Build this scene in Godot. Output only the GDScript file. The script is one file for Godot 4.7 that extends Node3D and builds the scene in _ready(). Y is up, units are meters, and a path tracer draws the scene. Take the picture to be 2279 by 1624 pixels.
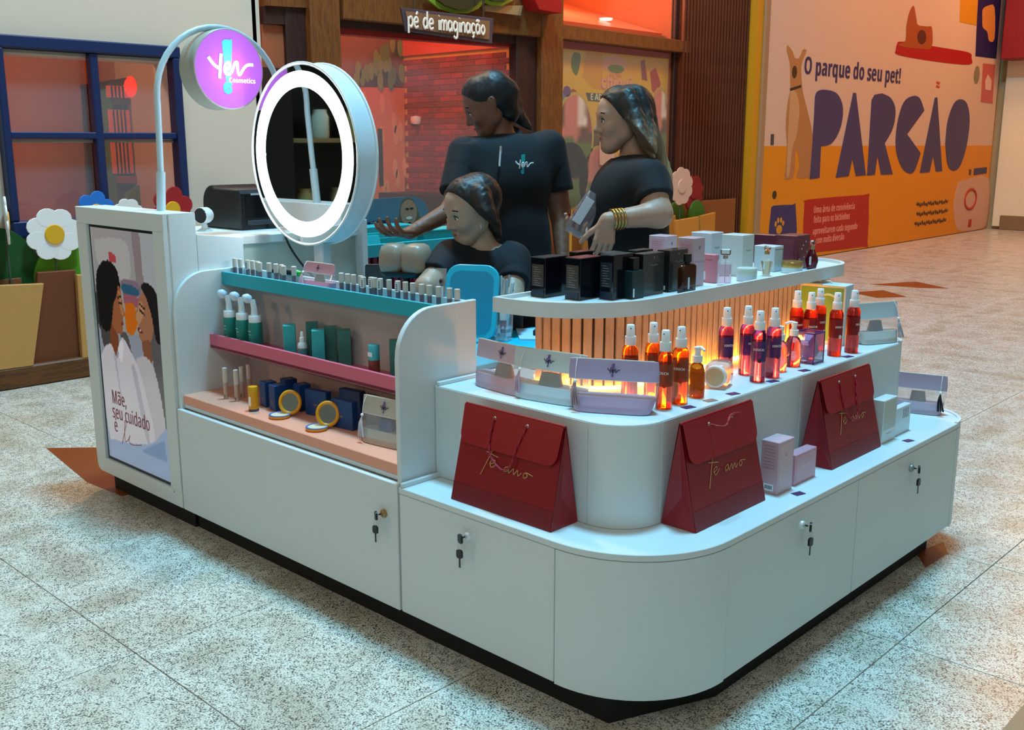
extends Node3D

var mats := {}
var taken := {}

# ---------------------------------------------------------------- nodes, names, labels
func named(called: String) -> String:
	var n: int = taken.get(called, 0)
	taken[called] = n + 1
	return called if n == 0 else "%s_%03d" % [called, n]

func thing(called: String, label: String, category: String, at := Vector3.ZERO, turn := 0.0, group := "") -> Node3D:
	var o := Node3D.new()
	o.name = named(called)
	add_child(o)
	o.position = at
	o.rotation.y = turn
	tag(o, label, category, group)
	return o

func tag(o: Node3D, label: String, category := "", group := "", kind := "") -> void:
	if label: o.set_meta("label", label)
	if category: o.set_meta("category", category)
	if group: o.set_meta("group", group)
	if kind: o.set_meta("kind", kind)

func part(called: String, mesh: Mesh, m: Material, parent: Node3D, at := Vector3.ZERO, rot := Vector3.ZERO, label := "") -> MeshInstance3D:
	var o := MeshInstance3D.new()
	o.name = called
	o.mesh = mesh
	o.material_override = m
	parent.add_child(o, true)
	o.position = at
	o.rotation = rot
	if label: o.set_meta("label", label)
	return o

func solo(called: String, mesh: Mesh, m: Material, label: String, category: String, at := Vector3.ZERO, turn := 0.0, group := "") -> MeshInstance3D:
	var o := part(named(called), mesh, m, self, at, Vector3(0, turn, 0))
	tag(o, label, category, group)
	return o

func struct(called: String, mesh: Mesh, m: Material, label: String, at := Vector3.ZERO, rot := Vector3.ZERO) -> MeshInstance3D:
	var o := part(called, mesh, m, self, at, rot)
	tag(o, label, "", "", "structure")
	return o

func copy(o: Node3D, called: String, label: String, at: Vector3, turn := 0.0, group := "") -> Node3D:
	var c: Node3D = o.duplicate()
	c.name = named(called)
	add_child(c)
	c.position = at
	c.rotation.y = turn
	c.set_meta("label", label)
	if group: c.set_meta("group", group)
	return c

# ---------------------------------------------------------------- materials
func mat(hex: String, rough := 0.5, metal := 0.0) -> StandardMaterial3D:
	var key := "%s_%.2f_%.2f" % [hex, rough, metal]
	if not mats.has(key):
		var m := StandardMaterial3D.new()
		m.albedo_color = Color(hex)
		m.roughness = rough
		m.metallic = metal
		mats[key] = m
	return mats[key]

func glow(hex: String, energy: float, base := "808080") -> StandardMaterial3D:
	var key := "glow%s%.2f" % [hex, energy]
	if not mats.has(key):
		var m := StandardMaterial3D.new()
		m.albedo_color = Color(base)
		m.emission_enabled = true
		m.emission = Color(hex)
		m.emission_energy_multiplier = energy
		mats[key] = m
	return mats[key]

func pane(alpha := 0.08, hex := "ffffff", rough := 0.03) -> StandardMaterial3D:
	var key := "pane%s%.2f%.2f" % [hex, alpha, rough]
	if not mats.has(key):
		var m := StandardMaterial3D.new()
		m.transparency = BaseMaterial3D.TRANSPARENCY_ALPHA
		m.albedo_color = Color(Color(hex), alpha)
		m.roughness = rough
		mats[key] = m
	return mats[key]

func liquid(hex: String, alpha := 0.0, scale := 0.035) -> StandardMaterial3D:
	var key := "liq%s%.2f" % [hex, alpha]
	if not mats.has(key):
		var m := StandardMaterial3D.new()
		m.refraction_enabled = true
		m.refraction_scale = scale
		m.albedo_color = Color(Color(hex), alpha)
		m.roughness = 0.05
		mats[key] = m
	return mats[key]

func noise_tex(kind: int, freq: float, stops: Array, size := 512, seed_ := 1, octaves := 3, normal := false) -> NoiseTexture2D:
	var n := FastNoiseLite.new()
	n.noise_type = kind
	n.frequency = freq
	n.seed = seed_
	n.fractal_octaves = octaves
	var t := NoiseTexture2D.new()
	t.width = size
	t.height = size
	t.seamless = true
	t.noise = n
	if normal:
		t.as_normal_map = true
		t.bump_strength = 4.0
	elif stops:
		var gr := Gradient.new()
		gr.offsets = PackedFloat32Array(stops.map(func(s): return s[0]))
		gr.colors = PackedColorArray(stops.map(func(s): return Color(s[1])))
		t.color_ramp = gr
	return t

func tri(m: StandardMaterial3D, scale: Vector3) -> StandardMaterial3D:
	m.uv1_triplanar = true
	m.uv1_world_triplanar = true
	m.uv1_scale = scale
	return m

func wood(a: String, b: String, scale: Vector3, rough := 0.5, seed_ := 3) -> StandardMaterial3D:
	var m := StandardMaterial3D.new()
	m.albedo_texture = noise_tex(FastNoiseLite.TYPE_SIMPLEX_SMOOTH, 0.012, [[0.0, a], [0.45, b], [0.6, a], [1.0, b]], 512, seed_, 4)
	m.roughness = rough
	return tri(m, scale)

# ---------------------------------------------------------------- meshes
func st() -> SurfaceTool:
	var s := SurfaceTool.new()
	s.begin(Mesh.PRIMITIVE_TRIANGLES)
	s.set_smooth_group(-1)
	return s

func done(s: SurfaceTool) -> ArrayMesh:
	s.generate_normals()
	s.index()
	return s.commit()

func tri_out(s: SurfaceTool, a: Vector3, b: Vector3, c: Vector3, mid: Vector3) -> void:
	if (b - a).cross(c - a).dot((a + b + c) / 3.0 - mid) > 0.0:
		var t := b
		b = c
		c = t
	for v in [a, b, c]: s.add_vertex(v)

func quad_out(s: SurfaceTool, a: Vector3, b: Vector3, c: Vector3, d: Vector3, mid: Vector3) -> void:
	tri_out(s, a, b, c, mid)
	tri_out(s, a, c, d, mid)

# a box with chamfered edges, centred at c; b turns it
func add_box(s: SurfaceTool, c: Vector3, size: Vector3, r := 0.0, b := Basis()) -> void:
	var h := size / 2.0
	r = minf(r, minf(h.x, minf(h.y, h.z)) * 0.9)
	var P := {}
	for x in [-1, 1]:
		for y in [-1, 1]:
			for z in [-1, 1]:
				var k := Vector3(x, y, z)
				P[k] = [c + b * (k * (h - Vector3(0, r, r))), c + b * (k * (h - Vector3(r, 0, r))), c + b * (k * (h - Vector3(r, r, 0)))]
				if r > 0.0: tri_out(s, P[k][0], P[k][1], P[k][2], c)
	for ax in 3:
		var u := Vector3.ZERO
		var v := Vector3.ZERO
		u[(ax + 1) % 3] = 1
		v[(ax + 2) % 3] = 1
		for sg in [-1, 1]:
			var n := Vector3.ZERO
			n[ax] = sg
			quad_out(s, P[n - u - v][ax], P[n + u - v][ax], P[n + u + v][ax], P[n - u + v][ax], c)
		if r > 0.0:
			var n1 := Vector3.ZERO
			n1[ax] = 1
			for a in [-1, 1]:
				for e in [-1, 1]:
					var k0: Vector3 = u * a + v * e
					var i1 := (ax + 1) % 3
					var i2 := (ax + 2) % 3
					quad_out(s, P[k0 - n1][i1], P[k0 + n1][i1], P[k0 + n1][i2], P[k0 - n1][i2], c)

func box(size: Vector3, r := 0.0, c := Vector3.ZERO) -> ArrayMesh:
	var s := st()
	add_box(s, c, size, r)
	return done(s)

# a box that stands on the origin
func stand(size: Vector3, r := 0.002) -> ArrayMesh:
	return box(size, r, Vector3(0, size.y / 2, 0))

func from_arrays(v: PackedVector3Array, n: PackedVector3Array, ix: PackedInt32Array, uv := PackedVector2Array()) -> ArrayMesh:
	var a := []
	a.resize(Mesh.ARRAY_MAX)
	a[Mesh.ARRAY_VERTEX] = v
	a[Mesh.ARRAY_NORMAL] = n
	a[Mesh.ARRAY_INDEX] = ix
	if uv.size(): a[Mesh.ARRAY_TEX_UV] = uv
	var m := ArrayMesh.new()
	m.add_surface_from_arrays(Mesh.PRIMITIVE_TRIANGLES, a)
	return m

# a profile of (radius, height) turned round y; edges under 35 degrees are smooth
func lathe(pr: Array, seg := 24, sx := 1.0, sz := 1.0) -> ArrayMesh:
	var v := PackedVector3Array()
	var nn := PackedVector3Array()
	var ix := PackedInt32Array()
	var sn: Array[Vector2] = []
	for i in pr.size() - 1:
		var d: Vector2 = pr[i + 1] - pr[i]
		sn.append(Vector2(d.y, -d.x).normalized())
	for i in pr.size() - 1:
		var n0 := sn[i]
		var n1 := sn[i]
		if i > 0 and sn[i].dot(sn[i - 1]) > 0.8: n0 = (sn[i] + sn[i - 1]).normalized()
		if i < sn.size() - 1 and sn[i].dot(sn[i + 1]) > 0.8: n1 = (sn[i] + sn[i + 1]).normalized()
		var at := v.size()
		for j in seg + 1:
			var a := TAU * j / seg
			var c := cos(a)
			var e := sin(a)
			v.append(Vector3(pr[i].x * c * sx, pr[i].y, pr[i].x * e * sz))
			v.append(Vector3(pr[i + 1].x * c * sx, pr[i + 1].y, pr[i + 1].x * e * sz))
			nn.append(Vector3(n0.x * c / sx, n0.y, n0.x * e / sz).normalized())
			nn.append(Vector3(n1.x * c / sx, n1.y, n1.x * e / sz).normalized())
		for j in seg:
			var o := at + j * 2
			ix.append_array(PackedInt32Array([o, o + 2, o + 1, o + 1, o + 2, o + 3]))
	return from_arrays(v, nn, ix)

# a flat outline made solid: X and Y are the outline's, depth runs along Z from z0 to z1; up maps it to lie (x, -z) instead
func prism(poly: Array, z0: float, z1: float, lie := false, bevel := 0.0) -> ArrayMesh:
	var pts := PackedVector2Array(poly)
	if pts[0].is_equal_approx(pts[-1]): pts.remove_at(pts.size() - 1)
	if not Geometry2D.is_polygon_clockwise(pts): pts.reverse()
	var n := pts.size()
	var s := SurfaceTool.new()
	s.begin(Mesh.PRIMITIVE_TRIANGLES)
	s.set_smooth_group(-1)
	var up := func(p: Vector2, z: float) -> Vector3: return Vector3(p.x, z, -p.y) if lie else Vector3(p.x, p.y, z)
	var ins := pts.duplicate()
	var seg: Array[Vector2] = []
	for i in n:
		var d := pts[(i + 1) % n] - pts[i]
		seg.append(Vector2(-d.y, d.x).normalized())
	for i in n:
		var m := (seg[i] + seg[(i + n - 1) % n])
		m = m / maxf(m.length_squared() / 2.0, 0.2)
		ins[i] = pts[i] - m * bevel
	var tris := Geometry2D.triangulate_polygon(ins)
	# clockwise outline: its outward side is seg's direction
	for k in range(0, tris.size(), 3):
		var a := ins[tris[k]]
		var b := ins[tris[k + 1]]
		var c := ins[tris[k + 2]]
		if (b - a).cross(c - a) > 0.0:
			var t := b
			b = c
			c = t
		for q in [a, b, c]: s.add_vertex(up.call(q, z1))
		for q in [a, c, b]: s.add_vertex(up.call(q, z0))
	var m1 := done(s)
	# sides, smooth where the outline bends little
	var v := PackedVector3Array()
	var nn := PackedVector3Array()
	var ix := PackedInt32Array()
	var rows := [[ins, z1, 0.0], [pts, z1 - bevel, 0.0], [pts, z0 + bevel, 0.0], [ins, z0, 0.0]] if bevel > 0.0 else [[pts, z1, 0.0], [pts, z0, 0.0]]
	for r in rows.size() - 1:
		var tilt := 0.0
		if rows.size() == 4: tilt = [1.0, 0.0, -1.0][r]
		for i in n:
			var j := (i + 1) % n
			var na := seg[i]
			var nb := seg[i]
			if seg[i].dot(seg[(i + n - 1) % n]) > 0.82: na = (seg[i] + seg[(i + n - 1) % n]).normalized()
			if seg[i].dot(seg[j]) > 0.82: nb = (seg[i] + seg[j]).normalized()
			var o := v.size()
			v.append(up.call(rows[r][0][i], rows[r][1]))
			v.append(up.call(rows[r][0][j], rows[r][1]))
			v.append(up.call(rows[r + 1][0][j], rows[r + 1][1]))
			v.append(up.call(rows[r + 1][0][i], rows[r + 1][1]))
			for q in [na, nb, nb, na]:
				nn.append(up.call(q, tilt).normalized())
			ix.append_array(PackedInt32Array([o, o + 2, o + 1, o, o + 3, o + 2]))
	var side := from_arrays(v, nn, ix)
	return join([m1, side])

func join(list: Array) -> ArrayMesh:
	var s := SurfaceTool.new()
	s.begin(Mesh.PRIMITIVE_TRIANGLES)
	for m in list:
		if m is Array: s.append_from(m[0], 0, m[1])
		else: s.append_from(m, 0, Transform3D())
	return s.commit()

func moved(m: Mesh, at: Vector3, rot := Vector3.ZERO, scale := Vector3.ONE) -> Array:
	return [m, Transform3D(Basis.from_euler(rot).scaled_local(scale), at)]

func rrect(w: float, h: float, r: float, n := 6, c := Vector2.ZERO) -> Array:
	var o := []
	for k in 4:
		var cx: float = (w / 2 - r) * [1, -1, -1, 1][k]
		var cy: float = (h / 2 - r) * [1, 1, -1, -1][k]
		for i in n + 1:
			var a := PI / 2 * (k + float(i) / n)
			o.append(c + Vector2(cx + cos(a) * r, cy + sin(a) * r))
	return o

func disc(c: Vector2, rx: float, ry: float, n := 24) -> Array:
	var o := []
	for i in n: o.append(c + Vector2(cos(TAU * i / n) * rx, sin(TAU * i / n) * ry))
	return o

func arc(c: Vector2, r: float, a0: float, a1: float, n := 10) -> Array:
	var o := []
	for i in n + 1:
		var a := lerpf(a0, a1, float(i) / n)
		o.append(c + Vector2(cos(a), sin(a)) * r)
	return o

func smooth(p: Array, n := 5) -> Array:
	var o := []
	for i in p.size() - 1:
		var a = p[maxi(i - 1, 0)]
		var b = p[i]
		var c = p[i + 1]
		var d = p[mini(i + 2, p.size() - 1)]
		for k in n:
			o.append(b.cubic_interpolate(c, a, d, float(k) / n))
	o.append(p[-1])
	return o

# a round bar along a path; r is a number or one radius per point
func tube(p: Array, r, seg := 8, flat := Vector3.ONE) -> ArrayMesh:
	var v := PackedVector3Array()
	var nn := PackedVector3Array()
	var ix := PackedInt32Array()
	var side := Vector3.ZERO
	for i in p.size():
		var t: Vector3 = (p[mini(i + 1, p.size() - 1)] - p[maxi(i - 1, 0)]).normalized()
		if side == Vector3.ZERO: side = t.cross(Vector3.UP if absf(t.y) < 0.9 else Vector3.RIGHT).normalized()
		side = (side - t * side.dot(t)).normalized()
		var oth := t.cross(side)
		var rr: float = r[i] if r is Array else r
		for j in seg:
			var a := TAU * j / seg
			var d := side * cos(a) + oth * sin(a)
			v.append(p[i] + d * rr * flat)
			nn.append(d)
	for i in p.size() - 1:
		for j in seg:
			var a := i * seg + j
			var b := i * seg + (j + 1) % seg
			ix.append_array(PackedInt32Array([a, a + seg, b, b, a + seg, b + seg]))
	for e in [0, p.size() - 1]:
		var c := v.size()
		v.append(p[e])
		nn.append((p[e] - p[1 if e == 0 else e - 1]).normalized())
		for j in seg:
			var a: int = e * seg + j
			var b: int = e * seg + (j + 1) % seg
			ix.append_array(PackedInt32Array([c, a, b] if e == 0 else [c, b, a]))
	return from_arrays(v, nn, ix)

func pen(p: Array, w: float, z := 0.0, n := 5, thick := 0.3) -> ArrayMesh:
	var o := []
	for q in smooth(p, n): o.append(Vector3(q.x, q.y, z))
	return tube(o, w / 2, 6, Vector3(1, 1, thick))

# rings of (height, half width, half depth, forward) with rounded corners, skinned
func loft(rings: Array, seg := 20, power := 3.0, ends := true) -> ArrayMesh:
	var s := SurfaceTool.new()
	s.begin(Mesh.PRIMITIVE_TRIANGLES)
	s.set_smooth_group(0)
	for i in rings.size():
		var r: Array = rings[i]
		for j in seg:
			var a := TAU * j / seg
			var c := cos(a)
			var e := sin(a)
			s.add_vertex(Vector3(signf(c) * pow(absf(c), 2.0 / power) * r[1], r[0], signf(e) * pow(absf(e), 2.0 / power) * r[2] + (r[3] if r.size() > 3 else 0.0)))
	for i in rings.size() - 1:
		for j in seg:
			var a := i * seg + j
			var b := i * seg + (j + 1) % seg
			for k in [a, b, a + seg, b, b + seg, a + seg]: s.add_index(k)
	if ends:
		for e in [0, rings.size() - 1]:
			var r: Array = rings[e]
			var c := rings.size() * seg + (0 if e == 0 else seg + 1)
			s.set_smooth_group(1 if e == 0 else 2)
			s.add_vertex(Vector3(0, r[0], r[3] if r.size() > 3 else 0.0))
			for j in seg:
				var t := TAU * j / seg
				s.add_vertex(Vector3(signf(cos(t)) * pow(absf(cos(t)), 2.0 / power) * r[1], r[0] + 1e-5 * (e - 0.5), signf(sin(t)) * pow(absf(sin(t)), 2.0 / power) * r[2] + (r[3] if r.size() > 3 else 0.0)))
			for j in seg:
				var a: int = c + 1 + j
				var b: int = c + 1 + (j + 1) % seg
				for k in ([c, b, a] if e == 0 else [c, a, b]): s.add_index(k)
	s.generate_normals()
	return s.commit()

var fonts := {}
func letters(txt: String, height: float, bold := true, depth := 0.002, serif := false) -> TextMesh:
	var key := "%s%s" % [bold, serif]
	if not fonts.has(key):
		var f := SystemFont.new()
		f.font_names = PackedStringArray(["Droid Serif" if serif else "Droid Sans"])
		f.font_weight = 700 if bold else 400
		fonts[key] = f
	var t := TextMesh.new()
	t.font = fonts[key]
	t.text = txt
	t.font_size = 64
	t.pixel_size = height / 46.0
	t.depth = depth
	t.curve_step = 4.0
	return t

# the shop's mark: script letters over a tapered stroke and a curled dot, 2 units tall, drawn in X and Y
func mark_letters(z := 0.0, w := 0.1) -> ArrayMesh:
	return join([
		pen([Vector2(-0.6, 0.27), Vector2(-0.46, 0.1), Vector2(-0.3, 0.0)], w, z), pen([Vector2(-0.23, 0.37), Vector2(-0.27, 0.1), Vector2(-0.31, -0.24)], w, z),
		pen([Vector2(-0.16, -0.05), Vector2(-0.02, 0.04), Vector2(0.0, 0.15), Vector2(-0.1, 0.13), Vector2(-0.16, -0.03), Vector2(-0.08, -0.13), Vector2(0.05, -0.06), Vector2(0.15, 0.15), Vector2(0.23, 0.17), Vector2(0.23, -0.02), Vector2(0.28, -0.13), Vector2(0.42, 0.05), Vector2(0.54, 0.13), Vector2(0.7, 0.14)], w * 0.9, z),
	])

func mark_stroke(z0 := -0.01, z1 := 0.01) -> ArrayMesh:
	return prism(smooth([Vector2(-0.18, 0.66), Vector2(-0.1, 0.72), Vector2(0.06, 0.72), Vector2(0.11, 0.67), Vector2(0.02, -0.2), Vector2(-0.02, -0.28), Vector2(-0.1, -0.28), Vector2(-0.13, -0.22), Vector2(-0.18, 0.66)], 3), z0, z1)

func mark_curl(w := 0.09, z := 0.0) -> ArrayMesh:
	var p := []
	for i in 26:
		var a := 0.6 + i * 0.42
		var r := 0.13 - i * 0.0045
		p.append(Vector2(-0.07 + cos(a) * r, -0.48 + sin(a) * r * 1.15))
	return pen(p, w, z, 1)

func mark(parent: Node3D, at: Vector3, rot: Vector3, size: float, ink: Material, accent: Material) -> void:
	var t := Transform3D(Basis.from_euler(rot).scaled_local(Vector3(size, size, size)), at)
	for d in [["printed_letters", mark_letters(0.03), ink], ["printed_stroke", mark_stroke(), accent], ["printed_curl", mark_curl(0.06), accent]]:
		var o := part(d[0], d[1], d[2], parent)
		o.transform = t

# hand lettering: strokes of each letter over an x-height of 1
const GLYPHS := {
	"p": [0.75, [0, 1, 0, -0.6], [0, 0.75, 0.35, 1, 0.56, 0.5, 0.35, 0.02, 0, 0.2]], "e": [0.72, [0.03, 0.48, 0.5, 0.58, 0.42, 0.93, 0.18, 0.95, 0, 0.5, 0.2, 0, 0.58, 0.15]],
	"d": [0.8, [0.5, 0.8, 0.2, 1, 0, 0.5, 0.2, 0, 0.5, 0.3], [0.54, 1.7, 0.52, 0]], "i": [0.34, [0.1, 1, 0.12, 0], [0.1, 1.36, 0.13, 1.42]],
	"m": [1.05, [0, 1, 0, 0], [0, 0.6, 0.25, 1, 0.42, 0.7, 0.42, 0], [0.42, 0.6, 0.66, 1, 0.84, 0.7, 0.84, 0]], "a": [0.78, [0.5, 0.8, 0.2, 1, 0, 0.5, 0.2, 0, 0.5, 0.3], [0.54, 1, 0.54, 0]],
	"g": [0.78, [0.5, 0.8, 0.2, 1, 0, 0.5, 0.2, 0.05, 0.5, 0.3], [0.54, 1, 0.54, -0.4, 0.28, -0.65, 0, -0.45]], "n": [0.75, [0, 1, 0, 0], [0, 0.6, 0.3, 1, 0.52, 0.7, 0.52, 0]],
	"c": [0.66, [0.5, 0.85, 0.2, 1, 0, 0.5, 0.2, 0, 0.5, 0.15]], "o": [0.74, [0.3, 1, 0.02, 0.5, 0.3, 0, 0.56, 0.5, 0.3, 1]], " ": [0.55],
	"'": [0.0, [-0.42, 1.25, -0.22, 1.55]], "~": [0.0, [-0.7, 1.25, -0.55, 1.42, -0.4, 1.28, -0.25, 1.44]], ",": [0.0, [-0.4, 0, -0.34, -0.25, -0.5, -0.42]],
}

func handwriting(txt: String, size: float, w: float) -> ArrayMesh:
	var x := 0.0
	var all := []
	for ch in txt:
		var gl: Array = GLYPHS[ch]
		for k in range(1, gl.size()):
			var p := []
			for i in range(0, gl[k].size(), 2): p.append(Vector2(x + gl[k][i], gl[k][i + 1]) * size)
			all.append(p)
		x += gl[0]
	var out := []
	for p in all: out.append(pen(p.map(func(q): return q - Vector2(x * size / 2, size / 2)), w, 0.0, 4))
	return join(out)

# a picture painted from outlines, for screens and posters
func picture(w: int, h: int, top: Color, bottom: Color, shapes: Array) -> ImageTexture:
	var im := Image.create(w, h, false, Image.FORMAT_RGB8)
	for y in h:
		im.fill_rect(Rect2i(0, y, w, 1), top.lerp(bottom, float(y) / h))
	for sh in shapes:
		var pl := PackedVector2Array(sh[1])
		var r := Rect2(pl[0], Vector2.ZERO)
		for q in pl: r = r.expand(q)
		var col := Color(sh[0])
		for y in range(maxi(0, int(r.position.y * h)), mini(h, int(r.end.y * h) + 1)):
			for x in range(maxi(0, int(r.position.x * w)), mini(w, int(r.end.x * w) + 1)):
				if Geometry2D.is_point_in_polygon(Vector2((x + 0.5) / w, (y + 0.5) / h), pl): im.set_pixel(x, y, col)
	var small: Image = im.duplicate()
	small.resize(w / 3, h / 3, Image.INTERPOLATE_TRILINEAR)
	small.resize(w, h, Image.INTERPOLATE_CUBIC)
	return ImageTexture.create_from_image(small)

func sheet(w: float, h: float) -> ArrayMesh:
	return from_arrays(PackedVector3Array([Vector3(-w / 2, -h / 2, 0), Vector3(-w / 2, h / 2, 0), Vector3(w / 2, h / 2, 0), Vector3(w / 2, -h / 2, 0)]), PackedVector3Array([Vector3.BACK, Vector3.BACK, Vector3.BACK, Vector3.BACK]), PackedInt32Array([0, 1, 2, 0, 2, 3]), PackedVector2Array([Vector2(0, 1), Vector2(0, 0), Vector2(1, 0), Vector2(1, 1)]))

# ---------------------------------------------------------------- scene
func _ready() -> void:
	look()
	setting()
	storefront()
	hoarding()
	kiosk()
	back_counter()
	shelf_goods()
	step_goods()
	tray_goods()
	people()

func lamp(called: String, label: String, at: Vector3, size: Vector2, energy: float, color: String, aim := Vector3.DOWN, show := 6.0) -> void:  # panels stay out of view; rod and housing are invented to carry the light
	var b := Basis.looking_at(aim, Vector3.FORWARD if absf(aim.y) > 0.9 else Vector3.UP)
	var o := thing(called, label, "ceiling light", at, 0.0)
	o.basis = b
	part("rod", tube([b.inverse() * Vector3(0, 0.03, 0), b.inverse() * Vector3(0, 11.0 - at.y, 0)], 0.02, 6), mat("d8d8d8"), o)
	part("housing", box(Vector3(size.x + 0.08, size.y + 0.08, 0.06), 0.01, Vector3(0, 0, 0.035)), mat("d8d8d8"), o)
	part("diffuser", box(Vector3(size.x, size.y, 0.01), 0.0), glow(color, show, "ffffff"), o)
	var l := AreaLight3D.new()
	l.name = "unseen_ceiling_lamp"
	l.area_size = size
	l.light_energy = energy
	l.light_color = Color(color)
	l.area_normalize_energy = true
	l.area_range = 60.0
	l.shadow_enabled = true
	add_child(l, true)
	l.transform = Transform3D(b, at + aim * 0.02)

func omni(at: Vector3, energy: float, color: String, size := 0.05) -> void:
	var l := OmniLight3D.new()
	l.name = "point_light"
	l.light_energy = energy
	l.light_color = Color(color)
	l.light_size = size
	l.omni_range = 30.0
	l.omni_attenuation = 2.0
	l.shadow_enabled = true
	add_child(l, true)
	l.position = at

func look() -> void:
	var cam := Camera3D.new()
	cam.name = "camera"
	cam.position = Vector3(1.246, 1.427, 1.79)
	cam.rotation = Vector3(-0.21292188424074485, 0.7591579696817343, 0)
	cam.fov = 39.26022576752508
	cam.near = 0.05
	cam.far = 100.0
	add_child(cam)
	cam.current = true
	var w := WorldEnvironment.new()
	w.name = "world"
	var e := Environment.new()
	e.background_mode = Environment.BG_COLOR
	e.background_color = Color(0.0, 0.0, 0.0)
	e.tonemap_mode = Environment.TONE_MAPPER_LINEAR
	e.tonemap_exposure = 1.0
	e.sdfgi_enabled = true
	e.ssao_enabled = true
	e.ssil_enabled = true
	w.environment = e
	add_child(w)
	lamp("unseen_ceiling_light", "large unseen cool ceiling panel placed to light the kiosk from above", Vector3(-1.0, 10.9, -1.7), Vector2(1.3, 1.3), 150.0, "86d8ff")  # out of view, placed to light the kiosk tops and the near floor
	lamp("unseen_ceiling_light", "added neutral fill panel over the aisle, brightening the kiosk fronts", Vector3(3.2, 6.4, 5.2), Vector2(2.4, 2.4), 0.6, "e2f2f4", Vector3(-0.5, -0.7, -0.5).normalized())  # added fill light for the kiosk fronts
	lamp("unseen_ceiling_light", "unseen warm ceiling panel lighting the floor beside the window wall", Vector3(-3.9, 6.2, -1.3), Vector2(0.5, 0.5), 13.0, "ffd2a4")  # unseen source, placed for the warm floor and wall on the left
	lamp("unseen_ceiling_light", "unseen warm ceiling panel lighting the far floor and the printed hoarding", Vector3(-2.2, 6.0, -11.5), Vector2(1.6, 1.6), 13.0, "ffab62")  # unseen source, placed to warm the hoarding and the floor before it
	lamp("unseen_ceiling_light", "unseen warm ceiling panel lighting the far corner of the hall", Vector3(-3.2, 5.0, -14.8), Vector2(1.0, 1.0), 6.0, "ffc890")  # out of view, placed to light the end of the hall
	lamp("unseen_ceiling_light", "small added warm downlight out of view, brightening the shop posters", Vector3(-3.9, 4.4, -6.0), Vector2(0.3, 0.3), 5.0, "ffc078", Vector3(-0.35, -1, 0).normalized())  # added light to bring up the yellow poster

# ---------------------------------------------------------------- the hall
func granite() -> StandardMaterial3D:
	var m := StandardMaterial3D.new()
	var n := FastNoiseLite.new()
	n.noise_type = FastNoiseLite.TYPE_SIMPLEX
	n.frequency = 0.16
	n.fractal_octaves = 2
	n.seed = 5
	var k := FastNoiseLite.new()
	k.noise_type = FastNoiseLite.TYPE_CELLULAR
	k.cellular_return_type = FastNoiseLite.RETURN_CELL_VALUE
	k.frequency = 0.11
	k.seed = 2
	var a := n.get_seamless_image(1024, 1024)
	var c := k.get_seamless_image(1024, 1024)
	var da := a.get_data()
	var dc := c.get_data()
	var out := PackedByteArray()
	out.resize(1024 * 1024 * 3)
	for i in 1024 * 1024:
		var v: float = 0.62 * da[i] + 0.38 * dc[i]
		var t := clampf((v - 62.0) / 95.0, 0.0, 1.0)
		var w := 66.0 + 168.0 * (1.0 - (1.0 - t) * (1.0 - t))
		out[i * 3] = int(w)
		out[i * 3 + 1] = int(w * 0.955)
		out[i * 3 + 2] = int(w * 0.885)
	m.albedo_texture = ImageTexture.create_from_image(Image.create_from_data(1024, 1024, false, Image.FORMAT_RGB8, out))
	m.detail_enabled = true
	m.detail_blend_mode = BaseMaterial3D.BLEND_MODE_MUL
	m.detail_albedo = noise_tex(FastNoiseLite.TYPE_SIMPLEX_SMOOTH, 0.006, [[0.0, "d8cfc2"], [0.5, "ffffff"], [1.0, "e8e0d4"]], 512, 9, 2)
	m.roughness = 0.28
	return tri(m, Vector3(0.75, 0.75, 0.75))

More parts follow.
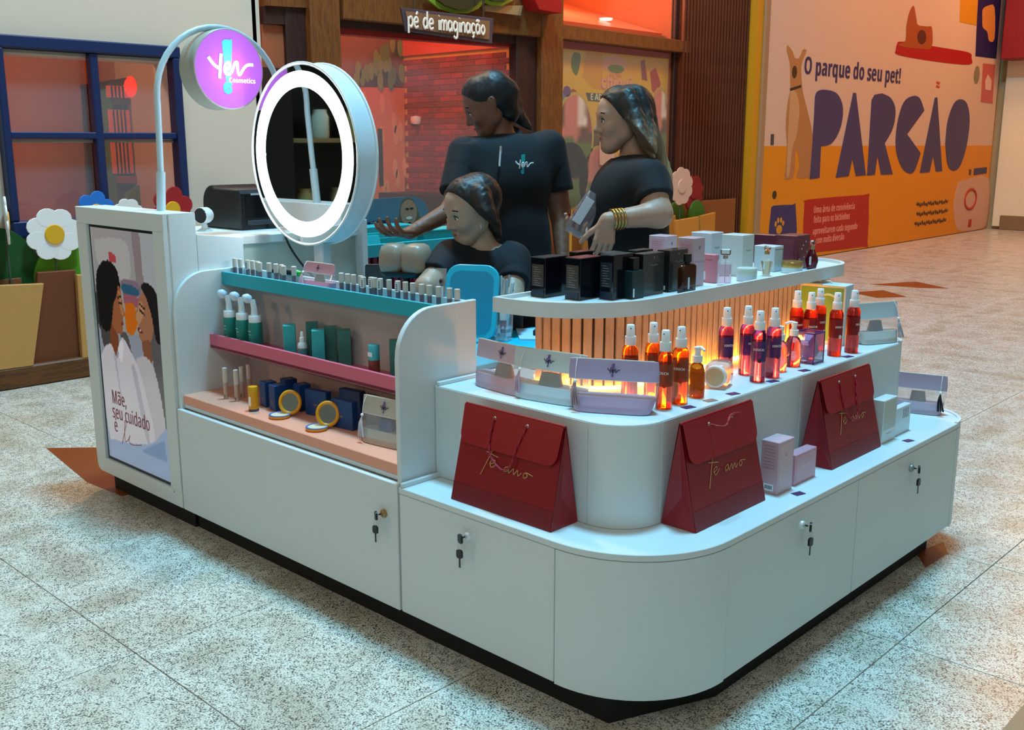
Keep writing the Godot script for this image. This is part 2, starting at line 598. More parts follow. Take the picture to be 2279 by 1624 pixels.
func setting() -> void:
	var gran := granite()
	var slab := box(Vector3(13, 0.1, 28), 0.0)
	var fl := struct("floor", slab, mat("8d857a", 0.6), "pale speckled granite floor of the mall hall", Vector3(1.0, -0.056, -5.5))
	# tiles one by one as far as their joints can be made out, one joined sheet beyond
	var tile := box(Vector3(0.777, 0.006, 0.777), 0.0008)
	for i in 8:
		for j in 10:
			part("tile", tile, gran, fl, Vector3(-1.0 + (-4.9 + 0.78 * i), 0.053, 5.5 + (2.53 - 0.78 * j)))
	for r in [[Vector2(13, 14.12), Vector2(0, -6.44)], [Vector2(6.55, 7.8), Vector2(3.225, 4.52)], [Vector2(13, 5.48), Vector2(0, 11.16)]]:
		var o := part("tile_sheet", box(Vector3(r[0].x, 0.006, r[0].y), 0.0), gran, fl, Vector3(r[1].x, 0.053, r[1].y))
		o.set_meta("kind", "stuff")
	part("stone_inlay", box(Vector3(0.8, 0.002, 6.0)), mat("8d7a62", 0.35), fl, Vector3(0.95 - 1.0, 0.057, 5.5 - 1.5), Vector3.ZERO, "tan stone strip")
	# red-brown stone inlays
	var brown := mat("8a3d12", 0.3)
	for pl in [
		[Vector2(-3.62, 0.09), Vector2(-3.3, 0.42), Vector2(-2.7, 0.42), Vector2(-2.7, 0.02), Vector2(-2.98, 0.0)],
		[Vector2(-3.33, 8.427), Vector2(-3.06, 8.972), Vector2(-2.618, 8.677), Vector2(-2.83, 8.524)],
		[Vector2(-3.198, 7.738), Vector2(-3.041, 8.102), Vector2(-2.672, 7.818), Vector2(-2.864, 7.557)],
		[Vector2(-0.065, 1.687), Vector2(-0.036, 1.86), Vector2(0.017, 1.764), Vector2(0.01, 1.583)]]:
		part("stone_inlay", prism(pl, 0.0, 0.0015, true), brown, fl, Vector3(-1.0, 0.0555, 5.5), Vector3.ZERO, "red-brown stone inlay")
	var cream := mat("d9c4ae", 0.85)
	struct("ceiling", box(Vector3(13.4, 0.2, 28)), mat("cfc6bb", 0.9), "pale ceiling high over the hall", Vector3(1.0, 11.1, -5.5))
	struct("wall_right", box(Vector3(0.2, 11.2, 28)), mat("b9a48e", 0.9), "plain wall across the hall behind the camera", Vector3(7.5, 5.5, -5.5))
	struct("wall_front", box(Vector3(13.4, 11.2, 0.2)), mat("b9a48e", 0.9), "plain end wall of the hall behind the camera", Vector3(1.0, 5.5, 8.4))
	# the far end wall with its lit pier, red bulkhead and skirting
	var zb := -16.75
	var back := struct("wall_back", box(Vector3(13.4, 11.2, 0.2)), mat("c9a877", 0.8), "beige far end wall of the hall", Vector3(1.0, 5.5, zb - 0.1))
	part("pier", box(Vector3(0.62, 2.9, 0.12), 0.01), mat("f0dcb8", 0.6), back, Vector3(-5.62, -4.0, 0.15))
	struct("baseboard_back", box(Vector3(11.6, 0.24, 0.14), 0.01), mat("8a6a45", 0.5), "brown skirting along the far end wall", Vector3(1.0, 0.12, zb + 0.06))
	var bulk := struct("trim_1", box(Vector3(11.0, 2.2, 0.6), 0.01), mat("8c0d12", 0.5), "dark red bulkhead along the top of the far end wall", Vector3(0.62, 3.862, zb + 0.3))
	part("wall_sign", box(Vector3(0.22, 0.28, 0.02), 0.004), mat("2a2420", 0.5), back, Vector3(-5.02, -3.657, 0.11), Vector3.ZERO, "small dark wall plate")
	part("wall_sign", box(Vector3(0.16, 0.2, 0.02), 0.004), mat("b4271c", 0.5), back, Vector3(-5.0, -3.366, 0.11), Vector3.ZERO, "small red wall plate")
	# the shop wall with its window
	var x := -5.2
	var y0 := 0.874
	var y1 := 2.046
	var v0 := 0.608
	var v1 := 1.773
	var ve := 2.408
	var wl := st()
	var hole := [Vector2(v0 + 0.06, y0 + 0.06), Vector2(v1 - 0.05, y1 - 0.1)]
	add_box(wl, Vector3(x - 0.1, hole[0].y / 2, (8.4 - ve) / 2), Vector3(0.2, hole[0].y, 8.4 + ve))
	add_box(wl, Vector3(x - 0.1, (11.0 + hole[1].y) / 2, (8.4 - ve) / 2), Vector3(0.2, 11.0 - hole[1].y, 8.4 + ve))
	add_box(wl, Vector3(x - 0.1, (hole[0].y + hole[1].y) / 2, (8.4 - hole[0].x) / 2), Vector3(0.2, hole[1].y - hole[0].y, 8.4 + hole[0].x))
	add_box(wl, Vector3(x - 0.1, (hole[0].y + hole[1].y) / 2, -(ve + hole[1].x) / 2), Vector3(0.2, hole[1].y - hole[0].y, ve - hole[1].x))
	add_box(wl, Vector3(x - 1.6, 5.5, -ve), Vector3(3.2, 11.0, 0.06))
	struct("wall_left", done(wl), cream, "cream shop wall around the blue-framed window")
	var blue := mat("0b2350", 0.45)
	var win := Node3D.new()
	win.name = "window_1"
	add_child(win)
	tag(win, "shop window with a dark blue frame of four panes in the cream wall", "", "", "structure")
	var vm0 := 1.17
	var vm1 := 1.22
	var ym0 := 1.456
	var ym1 := 1.497
	var vb := 1.717
	var va := 0.654
	var yt := 1.973
	var yb := 0.972
	for r in [[v0, v1, yt, y1], [v0, v1, y0, yb], [v0, va, yb, yt], [vb, v1, yb, yt]]:
		part("frame", box(Vector3(0.1, r[3] - r[2], r[1] - r[0]), 0.008), blue, win, Vector3(x + 0.03, (r[2] + r[3]) / 2, -(r[0] + r[1]) / 2))
	part("mullion", box(Vector3(0.07, yt - yb, vm1 - vm0), 0.006), blue, win, Vector3(x + 0.03, (yt + yb) / 2, -(vm0 + vm1) / 2))
	part("glazing_bar", box(Vector3(0.068, ym1 - ym0, vb - va), 0.006), blue, win, Vector3(x + 0.028, (ym0 + ym1) / 2, -(va + vb) / 2))
	for a in [[va, vm0], [vm1, vb]]:
		for b in [[yb, ym0], [ym1, yt]]:
			part("pane", box(Vector3(0.006, b[1] - b[0], a[1] - a[0])), pane(0.06), win, Vector3(x - 0.02, (b[0] + b[1]) / 2, -(a[0] + a[1]) / 2))
			part("bead", box(Vector3(0.03, 0.02, a[1] - a[0]), 0.003), mat("9a8d84", 0.5), win, Vector3(x + 0.0, b[1] - 0.012, -(a[0] + a[1]) / 2))
	window_room(x)
	planter_row()

# what shows through the window: a small orange playroom with a toy house
func window_room(x: float) -> void:
	var w := st()
	add_box(w, Vector3(x - 2.15, 1.6, -0.85), Vector3(0.1, 3.4, 3.1))
	add_box(w, Vector3(x - 1.15, 3.0, -0.85), Vector3(1.9, 0.1, 3.1))
	add_box(w, Vector3(x - 1.15, -0.05, -0.85), Vector3(1.9, 0.1, 3.1))
	add_box(w, Vector3(x - 1.15, 1.6, 0.75), Vector3(1.9, 3.4, 0.1))
	struct("wall_playroom", done(w), mat("b8692f", 0.8), "orange inside of the playroom behind the window")
	omni(Vector3(x - 0.7, 2.6, -0.4), 0.9, "ffc890", 0.1)  # bulb out of view, placed to light the playroom
	var u := -7.1
	var t := thing("play_house", "orange and brown wooden toy house inside the playroom window", "play house")
	var dark := mat("3a1d0c", 0.6)
	part("post", prism([Vector2(1.996, 1.834), Vector2(2.034, 1.853), Vector2(2.085, 0.772), Vector2(1.963, 0.779)], -0.03, 0.03), dark, t, Vector3(u, 0, 0), Vector3(0, PI / 2, 0))
	part("header", prism([Vector2(1.989, 1.886), Vector2(2.655, 2.015), Vector2(2.658, 1.956), Vector2(1.999, 1.831)], -0.03, 0.03), dark, t, Vector3(u, 0, 0), Vector3(0, PI / 2, 0))
	part("tree_trunk", prism([Vector2(2.112, 1.856), Vector2(2.234, 1.874), Vector2(2.201, 0.765), Vector2(2.1, 0.771)], -0.02, 0.02), mat("5f8a50", 0.8), t, Vector3(u, 0, 0), Vector3(0, PI / 2, 0), "painted green trunk")
	part("facade", prism([Vector2(2.236, 1.896), Vector2(2.741, 1.971), Vector2(2.701, 0.737), Vector2(2.193, 0.766)], -0.02, 0.02), mat("7a3a12", 0.8), t, Vector3(u - 0.05, 0, 0), Vector3(0, PI / 2, 0))
	for k in 5:
		var a := k / 5.0
		for r in [[1.701, 1.183], [1.891, 1.794]]:
			var v := lerpf(2.206, 2.365, a)
			part("shutter_slat", box(Vector3(0.02, r[0] - r[1], 0.055), 0.004), mat("ff7a10", 0.6), t, Vector3(u + 0.03, (r[0] + r[1]) / 2, -v))
	part("beam", prism([Vector2(2.226, 1.781), Vector2(2.679, 1.809), Vector2(2.676, 1.765), Vector2(2.222, 1.731)], 0, 0.04), mat("5d3a10", 0.7), t, Vector3(u, 0, 0), Vector3(0, PI / 2, 0))
	part("beam", prism([Vector2(2.208, 1.166), Vector2(2.691, 1.162), Vector2(2.69, 1.094), Vector2(2.206, 1.107)], 0, 0.04), mat("a04a08", 0.7), t, Vector3(u, 0, 0), Vector3(0, PI / 2, 0))
	for k in 4:
		part("board", box(Vector3(0.03, 0.36, 0.1), 0.004), mat(["8a5418", "6e3a10", "9a5c1c", "7a4412"][k], 0.7), t, Vector3(u + 0.02, 1.62, -lerpf(2.412, 2.689, k / 3.0)))
		part("board", box(Vector3(0.03, 0.34, 0.1), 0.004), mat(["6e2c10", "8a4a14", "602c0c", "a83a20"][k], 0.7), t, Vector3(u + 0.02, 1.2, -lerpf(2.432, 2.705, k / 3.0)))
	var ball := SphereMesh.new()
	ball.radius = 0.16
	ball.height = 0.24
	part("lantern", ball, glow("ff3010", 0.7, "ff4020"), t, Vector3(-7.05, 1.886, -2.49), Vector3.ZERO, "round red lantern")
	part("bush", prism([Vector2(2.254, 1.024), Vector2(2.378, 1.087), Vector2(2.517, 1.06), Vector2(2.54, 0.823), Vector2(2.23, 0.839)], 0, 0.03), mat("6a8a1c", 0.8), t, Vector3(u + 0.05, 0, 0), Vector3(0, PI / 2, 0), "green painted bush")

# ---------------------------------------------------------------- planters with cut-out flowers along the shop wall
func daisy(label: String, at: Vector3, r: float, petals: int, hex: String, turn := 0.0, eye := "e0a412") -> void:
	var t := thing("cutout_flower", label, "flower", at, PI / 2 + turn)
	for i in petals:
		var a := TAU * i / petals + 0.3
		part("petal", prism(disc(Vector2(cos(a), sin(a)) * r * 0.64, r * 0.4, r * 0.34 if petals > 6 else r * 0.4, 14).map(func(q): return q), -0.006, 0.006, false, 0.002), mat(hex, 0.6), t, Vector3(0, 0, 0.0005 * (i % 3)))
	part("flower_eye", prism(disc(Vector2.ZERO, r * 0.36, r * 0.36, 20), 0, 0.016, false, 0.003), mat(eye, 0.6), t)
	part("stem", tube([Vector3(0, -r * 0.5, -0.01), Vector3(0, -r * 2.6, -0.01)], 0.006, 6), mat("3f4a3a", 0.6), t)

func planter_row() -> void:
	var tan_ := mat("c08a48", 0.75)
	var rust := mat("6e3510", 0.75)
	var u := -4.97
	var t := thing("planter", "long wooden planter of beige and brown slanted boards under the window", "planter")
	part("base_board", box(Vector3(0.2, 0.13, 2.6), 0.01), wood("4f2c08", "6b3d10", Vector3(3, 3, 0.5)), t, Vector3(u - 0.1, 0.065, -1.1))
	var bs := [[Vector2(0.164, 0.639), Vector2(0.696, 0.61), Vector2(0.588, 0.125), Vector2(0.108, 0.131)], [Vector2(0.684, 0.673), Vector2(0.911, 0.669), Vector2(0.887, 0.124), Vector2(0.588, 0.125)], [Vector2(0.898, 0.643), Vector2(1.131, 0.635), Vector2(1.123, 0.123), Vector2(0.887, 0.124)]]
	var cs := [tan_, rust, tan_]
	for i in 3: part("board", prism(bs[i], -0.02, 0.02, false, 0.004), cs[i], t, Vector3(u - 0.02 + [0.0, -0.045, 0.0][i], 0, 0), Vector3(0, PI / 2, 0))
	part("board", prism([Vector2(0.327, 0.638), Vector2(0.605, 0.643), Vector2(0.574, 0.43), Vector2(0.306, 0.436)], -0.02, 0.02), mat("7a4420", 0.75), t, Vector3(-5.08, 0, 0), Vector3(0, PI / 2, 0))
	var g1 := thing("cutout_bush", "dark green round cut-out bush at the left end of the planter", "bush")
	part("leaf_panel", prism(disc(Vector2(0.507, 0.634), 0.24, 0.31, 32), -0.012, 0.012, false, 0.003), mat("0c4a0e", 0.7), g1, Vector3(-5.13, 0, 0), Vector3(0, PI / 2, 0))
	var g2 := thing("cutout_bush", "light green round cut-out bush under the white daisy beside the screen totem", "bush")
	part("leaf_panel", prism(disc(Vector2(0.892, 0.597), 0.2, 0.24, 32), -0.012, 0.012, false, 0.003), mat("5c9c10", 0.7), g2, Vector3(-5.11, 0, 0), Vector3(0, PI / 2, 0))
	daisy("large white cut-out daisy with yellow eye below the window corner", Vector3(-5.05, 0.891, -0.815), 0.165, 8, "efe6e0")
	daisy("white cut-out daisy seen edge-on at the window's left stile", Vector3(-5.05, 0.987, -0.547), 0.15, 8, "e8dfd8", 1.25)
	daisy("blue cut-out flower above the screen totem", Vector3(-5.05, 1.019, -1.086), 0.12, 6, "1b6fc4")
	daisy("small white cut-out flower above the screen totem", Vector3(-5.05, 0.992, -1.294), 0.1, 8, "e8dfd8")
	daisy("red cut-out flower with yellow eye behind the arch pole", Vector3(-5.05, 1.006, -1.599), 0.145, 6, "a01018")
	daisy("blue cut-out flower peeking out behind the black printer", Vector3(-5.05, 1.012, -2.006), 0.15, 8, "1b6fc4")
	var u2 := -4.9
	var p2 := thing("planter", "orange wooden planter of slanted boards in front of the dark slats", "planter")
	var qs := [[Vector2(6.894, 0.662), Vector2(7.131, 0.705), Vector2(7.188, 0.413), Vector2(6.91, 0.339)], [Vector2(7.085, 0.652), Vector2(7.523, 0.671), Vector2(7.531, 0.293), Vector2(7.152, 0.321)], [Vector2(7.6, 0.672), Vector2(7.888, 0.697), Vector2(7.893, 0.265), Vector2(7.627, 0.286)], [Vector2(5.222, 0.831), Vector2(5.441, 0.829), Vector2(5.434, 0.116), Vector2(5.268, 0.133)], [Vector2(5.67, 0.685), Vector2(5.977, 0.582), Vector2(5.992, 0.059), Vector2(5.617, 0.097)]]
	for i in 5: part("board", prism(qs[i], -0.02, 0.02, false, 0.004), mat(["b8701c", "c98026", "c27a20", "c98a20", "9a5a14"][i], 0.75), p2, Vector3(u2 + 0.03 * (i % 2), 0, 0), Vector3(0, PI / 2, 0))
	part("base_board", box(Vector3(0.18, 0.13, 3.9), 0.01), mat("5a3410", 0.6), p2, Vector3(u2 - 0.06, 0.065, -6.6))
	part("back_board", box(Vector3(0.03, 0.72, 3.8), 0.004), mat("8a4a10", 0.7), p2, Vector3(u2 - 0.12, 0.46, -6.6))
	for k in [[1503, 480, "small green cut-out bush left behind the orange planter boards"], [1547, 484, "small green cut-out bush right behind the orange planter boards"]]:
		var b := thing("cutout_bush", k[2], "bush")
		part("leaf_panel", prism(disc(Vector2(7.301 if k[0] == 1503 else 7.676, 0.635), 0.16, 0.2, 24), -0.012, 0.012, false, 0.003), mat("3e6a10", 0.7), b, Vector3(-4.99, 0, 0), Vector3(0, PI / 2, 0))
	daisy("pale pink cut-out flower by the dark slats behind the blond woman", Vector3(-4.85, 0.999, -7.17), 0.2, 9, "d8a890", 0.0, "d8a890")
	daisy("dark red cut-out flower beside the pale pink one on the slats", Vector3(-5, 0.915, -7.615), 0.19, 8, "8a0c10", 0.0, "8a0c10")

func onwall(called: String, poly: Array, m: Material, parent: Node3D, u: float, z0 := -0.01, z1 := 0.01, bevel := 0.0, label := "") -> MeshInstance3D:
	return part(called, prism(poly, z0, z1, false, bevel), m, parent, Vector3(u, 0, 0), Vector3(0, PI / 2, 0), label)

func storefront() -> void:
	var u := -5.2
	var ve := 2.408
	var brown := wood("5e3008", "7a4510", Vector3(5, 0.5, 5), 0.6)
	var dark := wood("2a0c05", "3c1408", Vector3(5, 0.5, 5), 0.6)
	var red := mat("8a0f0a", 0.5)
	var top := 4.2
	# timber frame
	var fr := Node3D.new()
	fr.name = "door_1"
	add_child(fr)
	tag(fr, "brown timber entrance frame of the shop", "", "", "structure")
	var posts := [[2.629, 2.799, dark, 0.1], [2.799, 3.066, brown, 0.16], [5.021, 5.289, dark, 0.1], [5.289, 5.582, brown, 0.16], [7.419, 7.652, dark, 0.1]]
	for p in posts: part("post", box(Vector3(p[3], top, p[1] - p[0]), 0.008), p[2], fr, Vector3(u - 0.06 + p[3] / 2, top / 2, -(p[0] + p[1]) / 2))
	onwall("beam", [Vector2(3.119, 2.66), Vector2(5.3, 2.752), Vector2(5.302, 2.355), Vector2(3.104, 2.33)], brown, fr, u, -0.08, 0.09, 0.006)
	onwall("beam", [Vector2(3.104, 2.33), Vector2(5.021, 2.35), Vector2(5.021, 2.282), Vector2(3.102, 2.278)], dark, fr, u, -0.1, 0.02)
	onwall("beam", [Vector2(3.102, 2.285), Vector2(5.021, 2.305), Vector2(5.021, 2.26), Vector2(3.099, 2.233)], red, fr, u, -0.14, -0.02)
	onwall("beam", [Vector2(2.472, 2.529), Vector2(2.853, 2.538), Vector2(2.845, 2.383), Vector2(2.462, 2.367)], brown, fr, u, -0.06, 0.06)
	onwall("beam", [Vector2(2.462, 2.367), Vector2(2.845, 2.383), Vector2(2.839, 2.264), Vector2(2.455, 2.247)], dark, fr, u, -0.06, 0.03)
	onwall("panel", [Vector2(2.437, 1.955), Vector2(2.655, 1.956), Vector2(2.596, 0.908), Vector2(2.374, 0.92)], dark, fr, u, -0.06, 0.02)
	onwall("panel", [Vector2(2.455, 2.247), Vector2(2.671, 2.251), Vector2(2.655, 1.956), Vector2(2.437, 1.955)], mat("a0522f", 0.6), fr, u, -0.05, 0.0)
	onwall("beam", [Vector2(5.57, 2.487), Vector2(7.595, 2.474), Vector2(7.602, 2.356), Vector2(5.571, 2.358)], brown, fr, u, -0.06, 0.1, 0.006)
	onwall("cap", [Vector2(5, 2.666), Vector2(5.375, 2.658), Vector2(5.377, 2.552), Vector2(5.081, 2.556)], mat("9a0a0c", 0.5), fr, -5.0, -0.1, 0.05)
	onwall("pane", [Vector2(3.139, 2.285), Vector2(5.074, 2.289), Vector2(5.072, 0.119), Vector2(3.053, 0.394)], pane(0.04), fr, -5.25, -0.003, 0.003)
	# shop room behind the glass
	var room := st()
	add_box(room, Vector3(-6.85, 2.0, -(ve + 7.45) / 2), Vector3(0.1, 4.4, 7.45 - ve))
	add_box(room, Vector3(-6.05, 4.25, -(ve + 7.45) / 2), Vector3(1.7, 0.1, 7.45 - ve))
	add_box(room, Vector3(-6.05, -0.06, -(ve + 7.45) / 2), Vector3(1.7, 0.1, 7.45 - ve))
	add_box(room, Vector3(-6.05, 2.0, -7.45), Vector3(1.7, 4.4, 0.1))
	struct("wall_shop", done(room), mat("96502c", 0.8), "orange inside walls of the shop behind the glass")
	struct("wall_storefront", join([moved(box(Vector3(0.2, 7.0, 7.45 - ve + 1.6)), Vector3(u - 0.1, 7.7, -(ve + 9.05) / 2))]), mat("5a2a10", 0.8), "dark wall over the shop entrance")
	omni(Vector3(-6.0, 3.4, -3.6), 2.6, "ffa868", 0.15)  # unseen bulb, placed to light the shop room behind the glass
	omni(Vector3(-5.9, 3.3, -6.2), 3.5, "ffa070", 0.15)  # unseen bulb, placed to light the room on the poster side
	var ub := -6.77
	var mural := thing("wall_mural", "painted orange wall with a green leafy crown inside the shop", "mural")
	onwall("panel", [Vector2(4.023, 1.944), Vector2(5.096, 1.968), Vector2(5.064, 0.53), Vector2(3.956, 0.6)], mat("e8602a", 0.7), mural, ub, 0.0, 0.012)
	var rng := RandomNumberGenerator.new()
	rng.seed = 4
	var vl := 4.444
	var vr := 5.142
	for i in 24:
		var a := rng.randf()
		var yy := 1.983 + rng.randf() * 0.42 * (1.0 - pow(absf(a * 1.1 - 0.9), 1.6))
		onwall("leaf", disc(Vector2(lerpf(vl, vr, a), yy), 0.032, 0.085, 12), mat(["7d8a2c", "6b7a24", "8a8f30"][i % 3], 0.7), mural, ub, 0.013, 0.02 + 0.001 * (i % 5))
	for i in 16:
		onwall("brush_mark", disc(Vector2(lerpf(vl, vr, rng.randf()), lerpf(0.9, 1.95, rng.randf())), 0.028, 0.1, 10), mat("ef7a42", 0.7), mural, ub, 0.012, 0.016)
	part("doorway", box(Vector3(0.02, 0.55, 0.05)), mat("2a0c08", 0.7), mural, Vector3(-6.76, 1.297, -4.766))
	# brick wall, brick by brick
	var zv := -5.1
	var bw := struct("wall_brick", box(Vector3(1.56, 4.2, 0.08)), mat("d08a30", 0.9), "red brick side wall inside the shop", Vector3(-6.0, 2.1, zv - 0.04))
	var br := box(Vector3(0.152, 0.045, 0.014), 0.003)
	var reds := [mat("8e0a06", 0.7), mat("7a0805", 0.7), mat("9c0e08", 0.7)]
	for r in 25:
		for c in 9:
			var xx := -6.72 + 0.16 * c + (0.08 if r % 2 else 0.0)
			if xx < -5.28: part("brick", br, reds[(r * 7 + c * 5 + r * c) % 3], bw, Vector3(xx + 6.0, 0.96 + r * 0.052 - 2.1, 0.045))
	part("coping", box(Vector3(1.5, 0.16, 0.03)), mat("d8401e", 0.6), bw, Vector3(0.0, 0.25, 0.05))
	var camera_ := thing("dome_camera", "small round security camera on the red brick wall", "camera", Vector3(-6.557, 1.656, -5.06))
	part("housing", lathe([Vector2(0, -0.05), Vector2(0.045, -0.04), Vector2(0.055, 0), Vector2(0.05, 0.03), Vector2(0, 0.04)], 16), mat("e8a088", 0.5), camera_)
	part("lens", lathe([Vector2(0, -0.03), Vector2(0.03, -0.02), Vector2(0.03, 0.0), Vector2(0, 0.0)], 12), mat("20100c", 0.3), camera_, Vector3(-0.01, -0.035, 0.02))
	var shelf := thing("dark_shelf", "black shelf unit below the brick wall behind the glass", "shelf")
	part("board", box(Vector3(1.4, 0.06, 0.4), 0.004), mat("1c0806", 0.5), shelf, Vector3(-6.0, 0.93, zv + 0.22))
	part("board", box(Vector3(1.4, 0.03, 0.4), 0.004), mat("1c0806", 0.5), shelf, Vector3(-6.0, 0.55, zv + 0.22))
	part("back_panel", box(Vector3(1.4, 0.9, 0.03)), mat("5a0d08", 0.6), shelf, Vector3(-6.0, 0.46, zv + 0.04))
	# hanging sign with the chalk lettering
	var sg := thing("shop_sign", "slanted brown wooden sign with white handwriting over the entrance", "sign")
	onwall("frame", [Vector2(3.523, 2.432), Vector2(4.52, 2.436), Vector2(4.503, 2.236), Vector2(3.567, 2.266)], mat("4a3a44", 0.6), sg, -4.95, -0.02, 0.0, 0.003)
	onwall("board", [Vector2(3.558, 2.409), Vector2(4.467, 2.41), Vector2(4.461, 2.265), Vector2(3.6, 2.288)], mat("8a5c3a", 0.6), sg, -4.95, 0.0, 0.008)
	var tx := handwriting("pe' de imaginac,a~o", 0.075, 0.022)
	part("lettering", tx, mat("f0e2d2", 0.6), sg, Vector3(-4.93, 2.334, -3.994), Vector3(0, PI / 2, -0.0))
	part("hanger", tube([Vector3(-4.96, 2.598, -3.662), Vector3(-4.96, 2.428, -3.658)], 0.008, 6), mat("3a2a20"), sg)
	part("hanger", tube([Vector3(-4.96, 2.675, -4.412), Vector3(-4.96, 2.424, -4.41)], 0.008, 6), mat("3a2a20"), sg)
	var tr := thing("tree_sign", "dark green cut-out tree crown with a light green edge above the wooden sign", "sign")
	var crown := [Vector2(3.842, 2.651), Vector2(3.872, 2.522), Vector2(3.98, 2.471), Vector2(4.151, 2.449), Vector2(4.302, 2.465), Vector2(4.415, 2.51), Vector2(4.483, 2.569), Vector2(4.562, 2.551), Vector2(4.696, 2.557), Vector2(4.822, 2.611), Vector2(4.861, 2.759)]
	onwall("edge", crown, mat("7f9a20", 0.6), tr, -5.02, -0.02, 0.0)
	onwall("crown", [Vector2(3.903, 2.658), Vector2(3.934, 2.534), Vector2(4.029, 2.496), Vector2(4.161, 2.477), Vector2(4.292, 2.492), Vector2(4.384, 2.535), Vector2(4.457, 2.605), Vector2(4.562, 2.58), Vector2(4.691, 2.588), Vector2(4.778, 2.636), Vector2(4.806, 2.753)], mat("2c2806", 0.6), tr, -5.02, 0.0, 0.02)
	onwall("trunk", [Vector2(4.491, 2.543), Vector2(4.981, 2.588), Vector2(4.953, 2.504), Vector2(4.527, 2.504)], mat("a07a50", 0.7), tr, -5.05, -0.02, 0.0)
	yellow_poster()
	slat_screen()
	mirror_shop()

# out of view, placed for the ring mirror to reflect: a dark shop with jars on lit shelves, on the same side further along the hall
func mirror_shop() -> void:
	var x := -5.05
	var t := thing("mirrored_cabinet", "out-of-view dark cabinet with shelves of jars, placed for the ring mirror to reflect", "cabinet", Vector3(x, 0, 4.2))
	part("back_panel", box(Vector3(0.06, 3.4, 7.0)), mat("14110e", 0.6), t, Vector3(0, 1.7, 0))
	for yy in [0.9, 1.45, 2.1]: part("shelf", box(Vector3(0.36, 0.03, 7.0), 0.003), mat("8a6a42", 0.5), t, Vector3(0.2, yy, 0))
	for k in 4: part("upright", box(Vector3(0.42, 3.4, 0.34), 0.005), mat("090a09", 0.4), t, Vector3(0.22, 1.7, -3.0 + 1.75 * k))
	var rng := RandomNumberGenerator.new()
	rng.seed = 8
	var jar := lathe([Vector2(0, 0), Vector2(0.06, 0.002), Vector2(0.065, 0.02), Vector2(0.065, 0.15), Vector2(0.05, 0.18), Vector2(0.05, 0.2), Vector2(0, 0.2)], 12)
	for k in 40:
		var lv: float = [0.915, 1.465][k % 2]
		part("jar", jar, mat(["c8b08a", "8a5a28", "d8c8b0", "5a3a1c", "a88850"][rng.randi() % 5], 0.3), t, Vector3(0.2, lv, -3.3 + 6.6 * (k / 40.0) + rng.randf() * 0.04))
	omni(Vector3(-4.3, 2.6, 4.4), 2.2, "ffc890", 0.1)  # bulb out of view, placed to light the jar shelves

